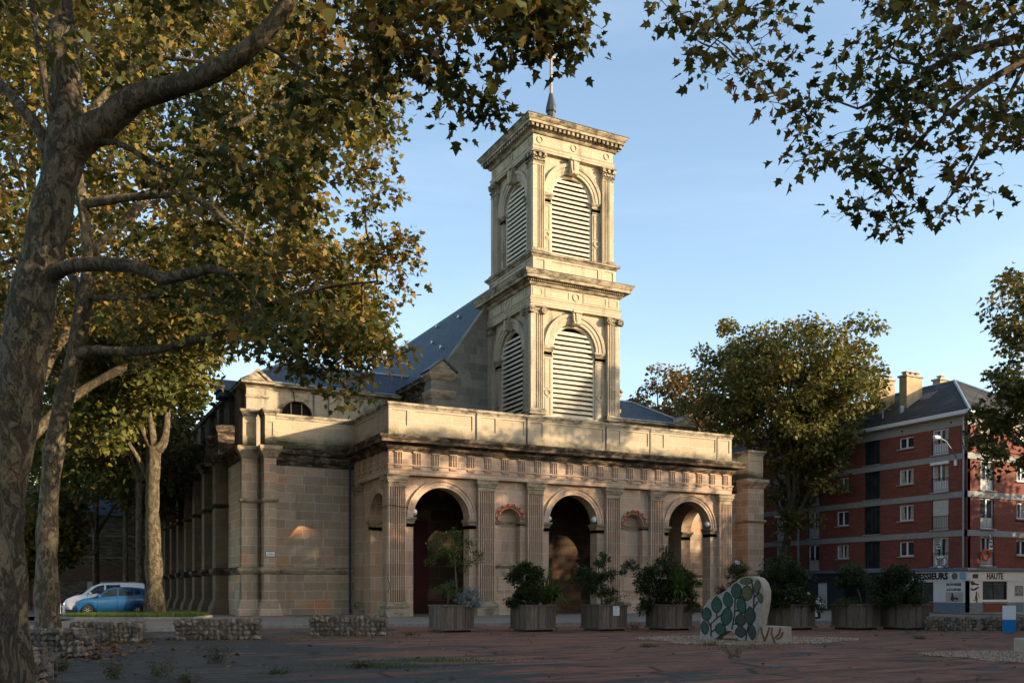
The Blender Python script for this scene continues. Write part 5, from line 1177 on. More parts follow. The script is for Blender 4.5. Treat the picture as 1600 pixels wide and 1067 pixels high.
# ================================================================== unseen tree rows set on the sunny side to shade the square
rF=np.random.RandomState(77)
src=gentree('plane_tree','tall unseen plane of the rows placed on the sunny side to shade the square',0,0,0,19.5,5.6,4.2,110,46,.36,'leaf_gold',rF,crad=1.35,r0=.35)
src2=gentree('plane_tree','shorter spreading unseen plane of the rows placed on the sunny side to shade the square',0,0,0,16.5,6.,3.6,100,50,.36,'leaf_gold',rF,crad=1.35,r0=.35)
SD=Vector((SUN.x,SUN.y)).normalized(); SQ=Vector((-SD.y,SD.x))
row=[(58,-40,1,.95),(59,-22,0,.9),(58,-6,1,.95),(59,10,0,.9),(60,-47,0,.9),(53,-38,1,.9),(53,-29,0,.85),(53,-21,1,.9),(53,-13,0,.85),(53,-5,1,.88),(53,3,0,.85),(53,11,1,.9),(47,-52,0,1.),(46,-43,1,1.),(48,-34,0,1.),(46,-25.5,1,1.0),(47,-17.5,0,.95),(46,-9.5,0,.93),(47,-2,0,.95),(46,6,0,.98),(47,13.5,0,1.03),(62,3,0,1.),(60,-14,1,1.05),(61,-30,0,1.),(58,20,0,.8),(57,25,1,.95),(59,29.5,0,.84),(58,34,1,.98),(60,39,0,.84),(59,44,1,1.)]
used=[]
row+=[(47,12.,0,1.),(50,2.3,0,1.04),(54,3.2,1,1.2),(53,19,0,.9),(59,15.5,1,.95),(46.5,10,1,.85),(53,-45,0,.9),(66,6,0,.9),(66,-3,1,.9),(66,-12,0,.9),(66,14,1,.95)]  # unseen trees added to stop sun reaching the porch interior and wing wall
for i,(p_,q_,k,sc) in enumerate(row):
    base=(src,src2)[k]
    o=base if base not in used else copy_tree(base)
    used.append(base)
    v=SD*p_+SQ*q_; o.location=(v.x,v.y,0); o.rotation_euler=(0,0,i*1.3); o.scale=(sc,sc,sc)

# ================================================================== far left buildings
def bldg(name,label,px_,Z,w_,d_,h,rz=0.,mat='rubble',roofh=0,roofmat='slate',cat='building'):
    q=W(px_,Z); r=empty(name,(q.x,q.y,0),rz,label,cat); MB().box(0,w_,0,d_,0,h).build('wall',M[mat],r)
    if roofh:
        MB().add([(-.3,-.3,h),(w_+.3,-.3,h),(w_+.3,d_+.3,h),(-.3,d_+.3,h),(-.3+0,d_/2,h+roofh),(w_+.3,d_/2,h+roofh)],[(0,1,5,4),(2,3,4,5),(1,2,5),(3,0,4)])
        m=MB(); m.add([(-.3,-.3,h),(w_+.3,-.3,h),(w_+.3,d_+.3,h),(-.3,d_+.3,h),(-.3,d_/2,h+roofh),(w_+.3,d_/2,h+roofh)],[(0,1,5,4),(2,3,4,5),(1,2,5),(3,0,4)]); m.build('roof',M[roofmat],r)
    return r
b=bldg('stone_building','big dark rubble stone building with string courses behind the parked cars',82,84.,13.4,12,8.6,0,'rubble',3.2)
for z in (4.6,6.6): MB().box(-.05,13.4,-.12,0,z,z+.14).build('string_course',M['mould'],b)
MB().box(-.02,13.4,-.05,.0,2.5,3.9).build('brick_band',brick('orange_brick_band',(.16,.09,.05),(.24,.13,.08)),b)
s_=MB().box(2.9,7.6,-.3,0,0,2.4).build('shop_front',M['cream'],b); MB().box(3.2,4.0,-.36,-.3,.3,1.6).box(4.6,6.9,-.36,-.3,.1,1.9).build('shop_window',M['glass'],s_)
MB().box(4.3,7.2,-.42,-.3,1.92,2.08).build('sign_board',M['black'],s_)
MB().box(5.4,5.7,-.40,-.36,1.2,1.6).build('window_display',plain('orange_display',(.5,.16,.02),.6),s_)
b=bldg('outbuilding','low flint walled outbuilding with a dark slate roof at the end of the church lane',258,92.,6.,9,6.2,0,'rubble',3.5)
MB().box(.3,1.2,-.06,0,0,4.2).build('doorway',M['dark'],b)
b=bldg('slate_roofed_house','taller slate roofed house with white windows behind the outbuilding',248,108.,12.,10,11.,0,'rubble',6)
m=MB()
for i in range(4): m.box(.6+i*1.2,1.5+i*1.2,-.08,0,9.0,10.6)
m.build('window',M['white'],b)
b=bldg('salmon_house','salmon red house front at the far left between the trunks',-40,88.,8.6,10,9.0,0,'salmon',3)
MB().box(5.8,6.6,-.06,0,2.6,6.5).build('pilaster',M['cream'],b); MB().box(0,8.6,-.08,0,2.5,2.7).build('string_course',M['concrete'],b)
MB().box(0,8.6,-.05,0,0,2.5).build('brick_base',M['brick'],b)
b=bldg('town_house','pale house closing the street far behind the left trees',-200,120.,24,10,8,0,'cream',4)
b=bldg('town_house','brick terrace closing the street to the right of the flats',1215,128.,30,12,9,0,'brick',4,'slate2')
b=bldg('town_house','long brick terrace far behind the right side of the church',1080,150.,20,12,9,0,'brick',4,'slate2')

# ================================================================== GABION BASKETS
def rock(rs,s):
    ico=[(0,0,1),(.894,0,.447),(.276,.851,.447),(-.724,.526,.447),(-.724,-.526,.447),(.276,-.851,.447),(.724,.526,-.447),(-.276,.851,-.447),(-.894,0,-.447),(-.276,-.851,-.447),(.724,-.526,-.447),(0,0,-1)]
    f=[(0,1,2),(0,2,3),(0,3,4),(0,4,5),(0,5,1),(1,6,2),(2,7,3),(3,8,4),(4,9,5),(5,10,1),(1,10,6),(2,6,7),(3,7,8),(4,8,9),(5,9,10),(6,10,11),(7,6,11),(8,7,11),(9,8,11),(10,9,11)]
    v=np.array(ico)*(.72+.5*rs.rand(12,1))*np.array([1+.5*rs.rand(),.8+.4*rs.rand(),.65+.35*rs.rand()])*s
    e=Euler((rs.rand()*6,rs.rand()*6,rs.rand()*6)).to_matrix(); return [tuple(e@Vector(p)) for p in v],f
def gabion(L,D,H,label,rs,name='gabion'):
    r=empty(name,(0,0,0),0,label,'gabion','stone filled gabion baskets round the square')
    m=MB(); m.box(.09,L-.09,.09,D-.09,.02,H-.09)
    def put(x,y,z,s):
        v,f=rock(rs,s); m.add([(a+x,b+y,c+z) for a,b,c in v],f)
    st=.155
    for i in range(int(L/st)):
        for k in range(int(H/(st*.9))):
            x=.07+i*st+rs.uniform(-.03,.03); z=.07+k*st*.9+rs.uniform(-.02,.02)
            put(min(L-.06,x),.065,min(H-.08,z),.092)
            if rs.rand()<.6: put(min(L-.06,x),D-.065,min(H-.08,z),.095)
    for j in range(int(D/st)):
        for k in range(int(H/(st*.9))):
            y=.05+j*st+rs.uniform(-.03,.03); z=.07+k*st*.9
            put(.065,min(D-.06,y),min(H-.08,z),.092); put(L-.065,min(D-.06,y),min(H-.08,z),.092)
    for i in range(int(L/st)):
        for j in range(int(D/st)): put(.05+i*st+rs.uniform(-.03,.03),.05+j*st+rs.uniform(-.03,.03),H-.065,.088)
    o=m.build('stone_fill',M['rock'],r); o['kind']='stuff'
    w_=MB(); t=.0045
    def grid(n,a0,a1,fn):
        for i in range(n+1): fn(a0+(a1-a0)*i/n)
    def bar(x0,y0,z0,x1,y1,z1): w_.tube([(x0,y0,z0),(x1,y1,z1)],t,4,False)
    nx=int(L/.1);nz=int(H/.1);ny=int(D/.1)
    for i in range(nx+1):
        x=L*i/nx; bar(x,0,0,x,0,H); bar(x,0,H,x,D,H); bar(x,D,0,x,D,H)
    for k in range(nz+1):
        z=H*k/nz; bar(0,0,z,L,0,z); bar(0,D,z,L,D,z); bar(0,0,z,0,D,z); bar(L,0,z,L,D,z)
    for j in range(ny+1):
        y=D*j/ny; bar(0,y,H,L,y,H); bar(0,y,0,0,y,H); bar(L,y,0,L,y,H)
    w_.build('wire_cage',M['wire'],r); return r
rG=np.random.RandomState(3)
ga=gabion(2.3,.75,.62,'stone gabion right beside the foot of the second plane trunk',rG); gb=gabion(1.45,.75,.68,'short gabion in the left corner below the big leaning trunk',rG)
def gplace(o,x0,y0,x1,y1,Lbase,label,sy=1.,sz=1.,first=False):
    a=G(x0,y0); b=G(x1,y1); L=(b-a).length; c=o if first else copy_tree(o)
    c.location=(a.x,a.y,0); c.rotation_euler=(0,0,math.atan2(b.y-a.y,b.x-a.x)); c.scale=(L/Lbase,sy,sz); c['label']=label; return c
gplace(ga,110,1003,212,1003,2.3,'stone gabion right beside the foot of the second plane trunk',1,1.,True)
gplace(ga,273,1000,405,999,2.3,'long stone gabion second in the row, left of the church corner pier',1,1.08)
gplace(ga,484,993,601,993,2.3,'stone gabion standing before the left end of the porch',1,1.12)
gplace(ga,1457,985,1527,985,2.3,'stone gabion in front of the hairdresser shop door',.9,.88)
gplace(ga,1546,985,1640,985,2.3,'stone gabion partly behind the blue and white panel at the right edge',.9,.88)
g2=gplace(gb,66,1012,76,995,1.45,'gabion between the two nearest plane trunks on the left',1,1,True)
a=W(34,22.2); g2.location=(a.x,a.y,0); g2.rotation_euler=(0,0,-AZ+R(0)); g2.scale=(1,1.35,1.0)
g3=copy_tree(gb); a=W(24,15.4); g3.location=(a.x-.9,a.y,0); g3.rotation_euler=(0,0,-AZ); g3.scale=(.85,1.5,.95); g3['label']='nearest gabion at the bottom left edge beside the leaning trunk'
# ================================================================== TIMBER PLANTERS
def planter():
    r=empty('planter',(0,0,0),0,'grey timber planter','planter','weathered timber planters in a row before the porch')
    S=1.36;H=1.06
    for k,(f_) in enumerate((Ffront(0.),Fleft(0.),Fright(S),Fback(S))):
        m=MB(); n=11; e=0 if k in (0,3) else .03
        for i in range(n):
            a=e+(S-2*e)*i/n; b=e+(S-2*e)*(i+1)/n-.012; d=.004*random.random()
            if k in (1,3): a,b=-b,-a
            m.box(a,b,-.03,-d,.14,H-.06,f_)
        m.build('plank_side',M['wood'],r)
    for nm,z0,z1,o_ in (('top_rail',H-.06,H,.04),('bottom_rail',.08,.14,.05)):
        m=MB()
        for f_,q in ((Ffront(0.),1),(Fleft(0.),-1),(Fright(S),1),(Fback(S),-1)):
            a0,a1=(-o_,S+o_) if q>0 and f_ is not None else (-S-o_,o_)
            m.box(a0+(0.001 if q<0 else 0),a1-(0.001 if q<0 else 0),-.08,o_-(.002 if f_ in () else 0),z0+(.0015 if q<0 else 0),z1+(.0015 if q<0 else 0),f_)
        m.build(nm,M['wood'],r)
    MB().box(.1,S-.1,.1,S-.1,0,.1).build('foot',M['black'],r)
    MB().box(.04,S-.04,.04,S-.04,.5,H-.1).build('soil',plain('soil',(.03,.022,.015),.95),r)
    return r
pl0=planter()
PLX=[(-3.43,-15.68),(-.31,-16.69),(2.52,-17.53),(5.21,-18.28),(10.13,-20.16),(12.52,-21.4),(14.34,-22.34)]
PLL=['timber planter before the left arch, holding a small leafy tree and silver foliage','timber planter second from left, holding a dark bush and long spiky leaves','timber planter with a white notice, before the middle arch','timber planter hidden under a trailing evergreen and spiky leaves, left of the mosaic sculpture','timber planter just right of the mosaic sculpture','timber planter with a bent stem shrub, sixth in the row','timber planter with the widest dark bush, last in the row before the shop']
PLO=[]
for i,((x,y),l) in enumerate(zip(PLX,PLL)):
    o=pl0 if i==0 else copy_tree(pl0); o.location=(x,y,0); o['label']=l; PLO.append(o)
MB().box(.66,.96,.012,.022,.62,1.0,lambda a,d,z:(a,-d,z)).build('notice',M['white'],PLO[2])
text('notice_text','AVIS',.07,M['black'],PLO[2],(.81,-.025,.92),(R(90),0,0),.001)
m=MB()
for k in range(6): m.box(.69,.93-.03*(k%3),.0225,.024,.68+k*.035,.69+k*.035,lambda a,d,z:(a,-d,z))
m.build('notice_lines',M['concrete'],PLO[2])
# ---- plants standing in them
rP=np.random.RandomState(9)
def shrub(name,label,base,stems,clumps,crad,per,ls,mat,group='shrubs planted in the timber planters',kind='blade',cat='shrub'):
    return tree(name,label,stems,clumps,crad,per,ls,mat,group,kind,rP,bark='twig',rtip=.004,cat=cat,loc=base,sub=2,alp=.4,rmax=.03)
def P_(i,dx=.68,dy=.68,z=.95): x,y=PLX[i]; return (x+dx,y+dy,z)
def bush(i,label,outline,n,crad,per,ls,mat,dx=.68,dy=.68,depth=.7,kind='blade',extra=[]):
    per=int(per*(1.9 if mat=='leaf_dark' else 1.35)); ls*=1.12
    b=P_(i,dx,dy); d=Vector((b[0]-CX,b[1]-CY)); Zc=d.x*FW[0]+d.y*FW[1]
    c=maskclumps(n,[outline],(Zc-depth,Zc+depth),b,4,.8,6,rP)+[tuple(WY(x,y,Zc)) for x,y in extra]
    cx=sum(p[0] for p in c)/len(c); cy=sum(p[1] for p in c)/len(c); zt=max(p[2] for p in c)
    st=[([b,(b[0]+(cx-b[0])*.4,b[1]+(cy-b[1])*.4,b[2]+(zt-b[2])*.4),(cx,cy,b[2]+(zt-b[2])*.8)],[.045,.035,.012])]
    return shrub('shrub',label,b,st,c,crad,per,ls,mat,kind=kind)
bush(0,'small tree with a clear stem and a round loose crown in the first planter',[(668,880),(672,850),(690,832),(715,826),(738,845),(752,858),(755,875),(742,885),(730,900),(700,895),(685,885)],30,.24,42,.11,'leaf_lime',.9,.6,extra=[(748,866),(735,878),(680,868)])
bush(0,'low loose green bush at the foot of the small tree',[(678,928),(682,912),(705,905),(722,912),(718,930),(700,938)],14,.2,34,.1,'leaf_lime',.5,.6)
bush(0,'silver leaved bushy plant at the right of the first planter',[(714,940),(716,926),(728,918),(745,922),(752,935),(748,946),(725,946)],26,.16,60,.085,'leaf_grey',1.05,.3,.35)
bush(1,'dense dark evergreen bush in the second planter',[(797,942),(800,925),(796,910),(800,890),(808,882),(818,875),(826,884),(842,886),(850,900),(848,920),(852,944),(800,944)],60,.24,75,.12,'leaf_dark',.5,.7)
bush(2,'irregular dark shrub with a side branch reaching right in the third planter',[(905,900),(900,888),(915,885),(930,890),(935,870),(945,864),(956,870),(952,885),(965,895),(975,890),(960,915),(950,940),(925,940),(915,915)],46,.2,55,.115,'leaf_dark',.6,.7,extra=[(985,878),(991,885),(978,882),(898,905),(942,866)])
bush(2,'low grey green bush at the right of the third planter',[(945,945),(948,932),(965,925),(985,930),(988,945),(970,950)],18,.16,50,.07,'leaf_olive',1.0,.3,.35)
bush(3,'tall dark evergreen with a pointed top and drooping sides in the fourth planter',[(995,910),(1010,888),(1025,880),(1035,862),(1044,860),(1055,880),(1070,892),(1085,900),(1090,915),(1080,935),(1060,945),(1020,945),(1008,955),(1000,935)],85,.25,70,.12,'leaf_dark',.7,.7,extra=[(1040,858),(1000,895),(1004,952),(1088,910)])
bush(3,'trailing ivy falling over the right side of the fourth planter',[(1070,975),(1066,945),(1080,932),(1092,945),(1094,975)],26,.15,50,.08,'leaf_dark',1.3,.2,.4)
bush(4,'broad dark bush with reddish berries beside the mosaic sculpture',[(1190,900),(1200,880),(1225,868),(1250,885),(1265,900),(1268,930),(1262,945),(1215,946),(1198,945),(1190,925)],95,.27,72,.12,'leaf_dark',.6,.7,1.)
bush(4,'small plant spilling over the right corner of the fifth planter',[(1258,950),(1262,932),(1280,930),(1288,945),(1282,955)],16,.18,40,.09,'leaf_dark',1.2,.3,.4)
bush(5,'windswept dark shrub on a bent bare stem in the sixth planter',[(1305,905),(1312,888),(1330,882),(1352,890),(1355,905),(1340,915),(1320,918),(1306,912)],34,.26,60,.11,'leaf_dark',1.0,.6,.7)
bush(5,'low green cover at the foot of the bent shrub',[(1300,947),(1306,935),(1340,935),(1368,940),(1368,948)],22,.2,45,.09,'leaf_lime',.6,.6,.5)
bush(6,'very wide dark bush filling the last planter',[(1372,945),(1364,925),(1372,905),(1385,892),(1400,884),(1418,888),(1428,897),(1437,908),(1441,930),(1440,946)],100,.27,72,.12,'leaf_dark',.6,.7,1.)
m_=bush(3,'thin dark shrub rising behind the top of the mosaic sculpture',[(1138,905),(1136,888),(1150,880),(1168,884),(1166,898),(1155,905),(1160,925),(1140,930),(1120,935),(1115,925),(1135,915)],26,.2,45,.1,'leaf_dark',3.4,-.6,.5)
pq=W(1140,38.5); p8=copy_tree(pl0); p8.location=(pq.x,pq.y,0); p8['label']='timber planter standing hidden behind the mosaic sculpture'
def spiky(label,b,n,L,w_,mat,droop,group='spiky long leaved plants in the planters',az=None):
    m=MB()
    for i in range(n):
        a=rP.rand()*2*PI; el=rP.uniform(.5,1.45); l=L*rP.uniform(.6,1.05); pts=[]; 
        dx,dy=math.cos(a),math.sin(a); side=Vector((-dy,dx,0)); p=Vector((0,0,0)); v=Vector((dx*math.cos(el),dy*math.cos(el),math.sin(el)))
        for k in range(6):
            ww=w_*(1-(k/5.)**1.6)*.5+.001; pts+= [p-side*ww,p+side*ww]; p=p+v*(l/5); v=(v+Vector((0,0,-droop*.22))).normalized()
        m.add([tuple(q) for q in pts],[(2*k,2*k+1,2*k+3,2*k+2) for k in range(5)])
    o=m.build('spiky_plant',M[mat]); o.location=b; return tag(o,label,'spiky plant',group)
spiky('tall fountain of thin spiky leaves behind the dark bush in the second planter',P_(1,1.15,.5,1.0),120,1.7,.045,'grass',.45)
spiky('clump of long arching leaves hanging over the right edge of the second planter',P_(1,1.42,.3,1.2),260,1.15,.045,'grass',1.9)
spiky('long strap leaves hanging down the front of the fourth planter',P_(3,.55,-.15,1.45),230,1.5,.05,'grass',1.7)
# ================================================================== GRAVEL AND MOSAIC SCULPTURE
def pebbles(label,cx,cy,rx,ry,rot,n,rs):
    ico=[(0,0,.6),(1,0,0),(0,1,0),(-1,0,0),(0,-1,0)]
    V=[];Fs=[]
    m=MB(); co,si=math.cos(rot),math.sin(rot)
    q=rs.rand(n)**.62; t=rs.rand(n)*2*PI; wob=1+.13*np.sin(3*t+1)+.08*np.sin(5*t)
    X=rx*q*np.cos(t)*wob; Y=ry*q*np.sin(t)*wob; s=rs.uniform(.022,.05,n)
    h=.05*(1-q**2)
    sh=np.array(ico); ang=rs.rand(n)*6.28
    ca,sa=np.cos(ang)*s,np.sin(ang)*s; k=5
    A=rs.uniform(.6,1.2,(n,1)); px_=sh[None,:,0]*A; py_=sh[None,:,1]
    vx=ca[:,None]*px_-sa[:,None]*py_; vy=sa[:,None]*px_+ca[:,None]*py_; vz=sh[None,:,2]*s[:,None]*1.2+(rs.uniform(-.3,.3,(n,5))*s[:,None])
    gx=X[:,None]+vx; gy=Y[:,None]+vy
    Vx=cx+gx*co-gy*si; Vy=cy+gx*si+gy*co; Vz=h[:,None]+vz+.012
    V=np.stack([Vx,Vy,Vz],2).reshape(-1,3); f=np.array([(0,1,2),(0,2,3),(0,3,4),(0,4,1)]); L=(f[None]+5*np.arange(n)[:,None,None]).reshape(-1)
    o=npmesh('gravel',V,L,np.arange(0,len(L),3),np.full(len(L)//3,3),M['pebble']); return tag(o,label,'gravel',None,'stuff')
rQ=np.random.RandomState(15)
gc=G(1155,1000)
pebbles('oval bed of brown gravel round the foot of the mosaic sculpture',gc.x+.2,gc.y-.0,3.4,2.5,R(-27),13000,rQ)
gc2=G(1620,1026); pebbles('patch of brown gravel cut by the right edge of the square',gc2.x,gc2.y,2.5,1.8,R(-27),8000,rQ)
def soil_disc(cx,cy,rx,ry,rot,h,name):
    m=MB(); vs=[(0,0,h)];n=40
    for i in range(n):
        t=2*PI*i/n; w__=1+.13*math.sin(3*t+1)+.08*math.sin(5*t); vs.append((rx*.93*math.cos(t)*w__,ry*.93*math.sin(t)*w__,.006))
    m.add(vs,[(0,i+1,(i+1)%n+1) for i in range(n)]); o=m.build(name,plain('gravel_bed_base',(.20,.135,.085),.95,0,.5,25)); o.location=(cx,cy,0); o.rotation_euler=(0,0,rot); o['kind']='structure'
soil_disc(gc.x+.2,gc.y,3.4,2.5,R(-27),.05,'gravel_bed'); soil_disc(gc2.x,gc2.y,2.5,1.8,R(-27),.05,'gravel_bed')
# flat mosaic face in its own plane (a to the right, z up); pixel outline -> metres
SZ=29.4; base=G(1094,1001); 
aS=WY(1094,1001,SZ)
sc=SZ/F
def sp(x,y): return ((x-1094)*sc*1.10,max(0.,(1003-y)*sc))
out=[(1094,1003),(1094,985),(1096,962),(1100,948),(1107,937),(1115,932.5),(1124,929),(1134,922),(1143,913),(1152,906),(1161,902.5),(1170,902),(1178,905),(1184,913),(1187,924),(1187,938),(1184,958),(1180,975),(1176,990),(1173,1003)]
arch=[(1150,1003),(1149.5,995),(1146,989),(1140,985.5),(1134,985.5),(1128,988.5),(1121,994),(1114,1001),(1113,1003)]
P=[sp(*p) for p in out]+[sp(*p) for p in arch]
sr=empty('mosaic_sculpture',(aS.x,aS.y,0),R(-62),'upright rounded concrete sculpture with green leaf mosaic and a small step','sculpture')
TH=.62
fS=lambda a,d,z:(a,-d,z)
def closed_slab(poly,d0,d1,name,mat,parent,frm):
    from mathutils.geometry import tessellate_polygon
    tri=tessellate_polygon([[Vector((x,z,0)) for x,z in poly]]); n=len(poly)
    m=MB(); m.add([(x,d0,z) for x,z in poly]+[(x,d1,z) for x,z in poly],[tuple(t) for t in tri]+[tuple(i+n for i in t) for t in tri]+[(i,n+i,n+(i+1)%n,(i+1)%n) for i in range(n)],frm)
    return m.build(name,mat,parent)
M['sconc']=plain('pale_cast_concrete',(.38,.31,.24),.85,0,.15,3)
def mosaic(name,c0,c1,sc_=45,gr=(.25,.24,.22)):
    n=N(name,.6,.35); v=n.n('ShaderNodeTexVoronoi',feature='F1'); n.l(n.obj(),v.inputs['Vector']); v.inputs['Scale'].default_value=sc_
    e=n.n('ShaderNodeTexVoronoi',feature='DISTANCE_TO_EDGE'); n.l(n.obj(),e.inputs['Vector']); e.inputs['Scale'].default_value=sc_
    sx=n.n('ShaderNodeSeparateColor'); n.l(v.outputs['Color'],sx.inputs[0])
    c=n.ramp(sx.outputs[0],0,1,c0,c1); c=n.mix(n.ramp(e.outputs[0],.0,.12,(1,1,1),(0,0,0)),c,gr); n.col(c); return n.m
M['mos_bg']=mosaic('grey_white_mosaic',(.20,.185,.17),(.37,.345,.32),38)
M['mos_green']=mosaic('green_mosaic',(.006,.045,.028),(.018,.10,.06),40,(.02,.05,.035))
M['mos_dark']=mosaic('dark_green_mosaic',(.02,.032,.022),(.05,.065,.045),40,(.02,.02,.018))
M['mos_olive']=mosaic('olive_mosaic',(.05,.055,.012),(.16,.15,.04),36,(.03,.03,.015))
closed_slab(P,0,-TH,'body',M['sconc'],sr,fS)
# inset mosaic sheet
cxm=sum(p[0] for p in P[:20])/20; czm=sum(p[1] for p in P[:20])/20
PIN=[(cxm+(x-cxm)*.955,max(.02,czm+(z-czm)*.965)) for x,z in P[:20]]+[(x+(0.04 if i<2 else -.04 if i>6 else 0),z+.045 if z>.05 else .02) for i,(x,z) in enumerate(P[20:])]
face=closed_slab(PIN,.012,-.01,'mosaic_face',M['mos_bg'],sr,fS)
def leaf(cx,cy,w_,h_,mat,tilt=0,point=1.):
    pts=[]
    for k in range(18):
        t=2*PI*k/18; x=math.sin(t)*abs(math.sin(t))**.35*w_/2*1.08; y=-math.cos(t)*h_/2*1.1
        if y>0: x*=1-.35*(y/(h_/2))**2*point
        c,s_=math.cos(tilt),math.sin(tilt); pts.append((cx+x*c-y*s_,cy-(x*s_+y*c)))
    big=[(cx+(x-cx)*1.26,cy+(y-cy)*1.2) for x,y in pts]
    closed_slab([sp(*p) for p in big],.014,.011,'leaf_outline',M['black'],face,fS)
    closed_slab([sp(*p) for p in pts],.0175,.0145,'leaf_panel',M[mat],face,fS)
for a in ((1119,945.5,12.5,21,'mos_green',0,1.2),(1135.5,938,11,20,'mos_green',.15,.6),(1148,924.5,12,19,'mos_green',0,.2),(1163,927.5,12.5,18.5,'mos_olive',0,.2),(1162,909.5,14,8.5,'mos_olive',.1,.1),(1177.5,918,7.5,16,'mos_olive',-.1,.4),(1181.5,934.5,6,13,'mos_olive',.15,.4),(1155,946,11,22,'mos_green',.05,.8),(1133.5,963.5,13,23,'mos_green',-.15,.3),(1104,960.5,11.5,17,'mos_green',.0,.3),(1101,981.5,9.5,17,'mos_green',.1,.3),(1124.5,983,12.5,15,'mos_green',.2,.3),(1167,961.5,13,22,'mos_dark',0,1.2),(1153.5,969,12.5,16,'mos_dark',0,.2),(1154,986.5,12.5,14,'mos_dark',.1,.2),(1170,986,8.5,19,'mos_dark',.05,.3)): leaf(*a)
def stem(pts,w_=2.2):
    q=[Vector((*sp(*p),0)) for p in pts]; m=MB(); m.tube([(v.x,.014,v.y) for v in q],w_*sc*.5,5,True,fS); m.build('stem_line',M['black'],face)
for l in ([(1110.5,995),(1110.5,975),(1120,965),(1128,960)],[(1110.5,980),(1105,970)],[(1119,966),(1119,957)],[(1110.5,988),(1118,983)],[(1141,983),(1145,960),(1146,935)],[(1146,955),(1152,953)],[(1143,975),(1150,973)],[(1161,1000),(1163,985),(1166,972)],[(1172,955),(1173,930),(1169,908)],[(1173,935),(1180,925)],[(1172,950),(1178,940)]): stem(l)
# tunnel lining dark and the small step with painted roots
MB().slab([sp(1216,1001),sp(1216,978),sp(1190,977),sp(1178,977),sp(1174,1001)],-.06,-.58,fS).build('step',M['sconc'],sr)
rt=MB()
for l in ([(1182,979),(1183,988),(1186,996),(1186,1001)],[(1193,979),(1190,990),(1187,999)],[(1197,979),(1196,988),(1199,997),(1200,1001)],[(1208,979),(1207,987),(1201,994)],[(1212,985),(1209,993),(1203,996)]):
    rt.tube([(sp(*p)[0],-.055,sp(*p)[1]) for p in l],.028,5,True,fS)
rt.build('painted_root',plain('rust_paint',(.20,.07,.025),.8),sr)
# pale concrete piece at the right edge
q=G(1612,1022); o=MB().prism([(-.35,-.25),(.3,-.3),(.35,.25),(-.3,.3)],0,.42).build('concrete_seat',M['sconc'],None,False,.03); o.location=q; tag(o,'pale concrete block cut by the right edge of the picture','block')
# blue and white panel by the right gabions
q=G(1567,989); o=empty('site_panel',(q.x,q.y,0),R(-26),'upright panel, white above and bright blue below, before the right gabion','panel')
MB().box(0,.5,0,.03,.52,1.05).build('white_half',M['white'],o); MB().box(0,.5,0,.031,.04,.52).build('blue_half',plain('bright_blue',(.01,.17,.45),.5),o)
for x in (.04,.44): MB().box(x,x+.03,.031,.07,0,1.0).build('leg',M['zinc'],o)

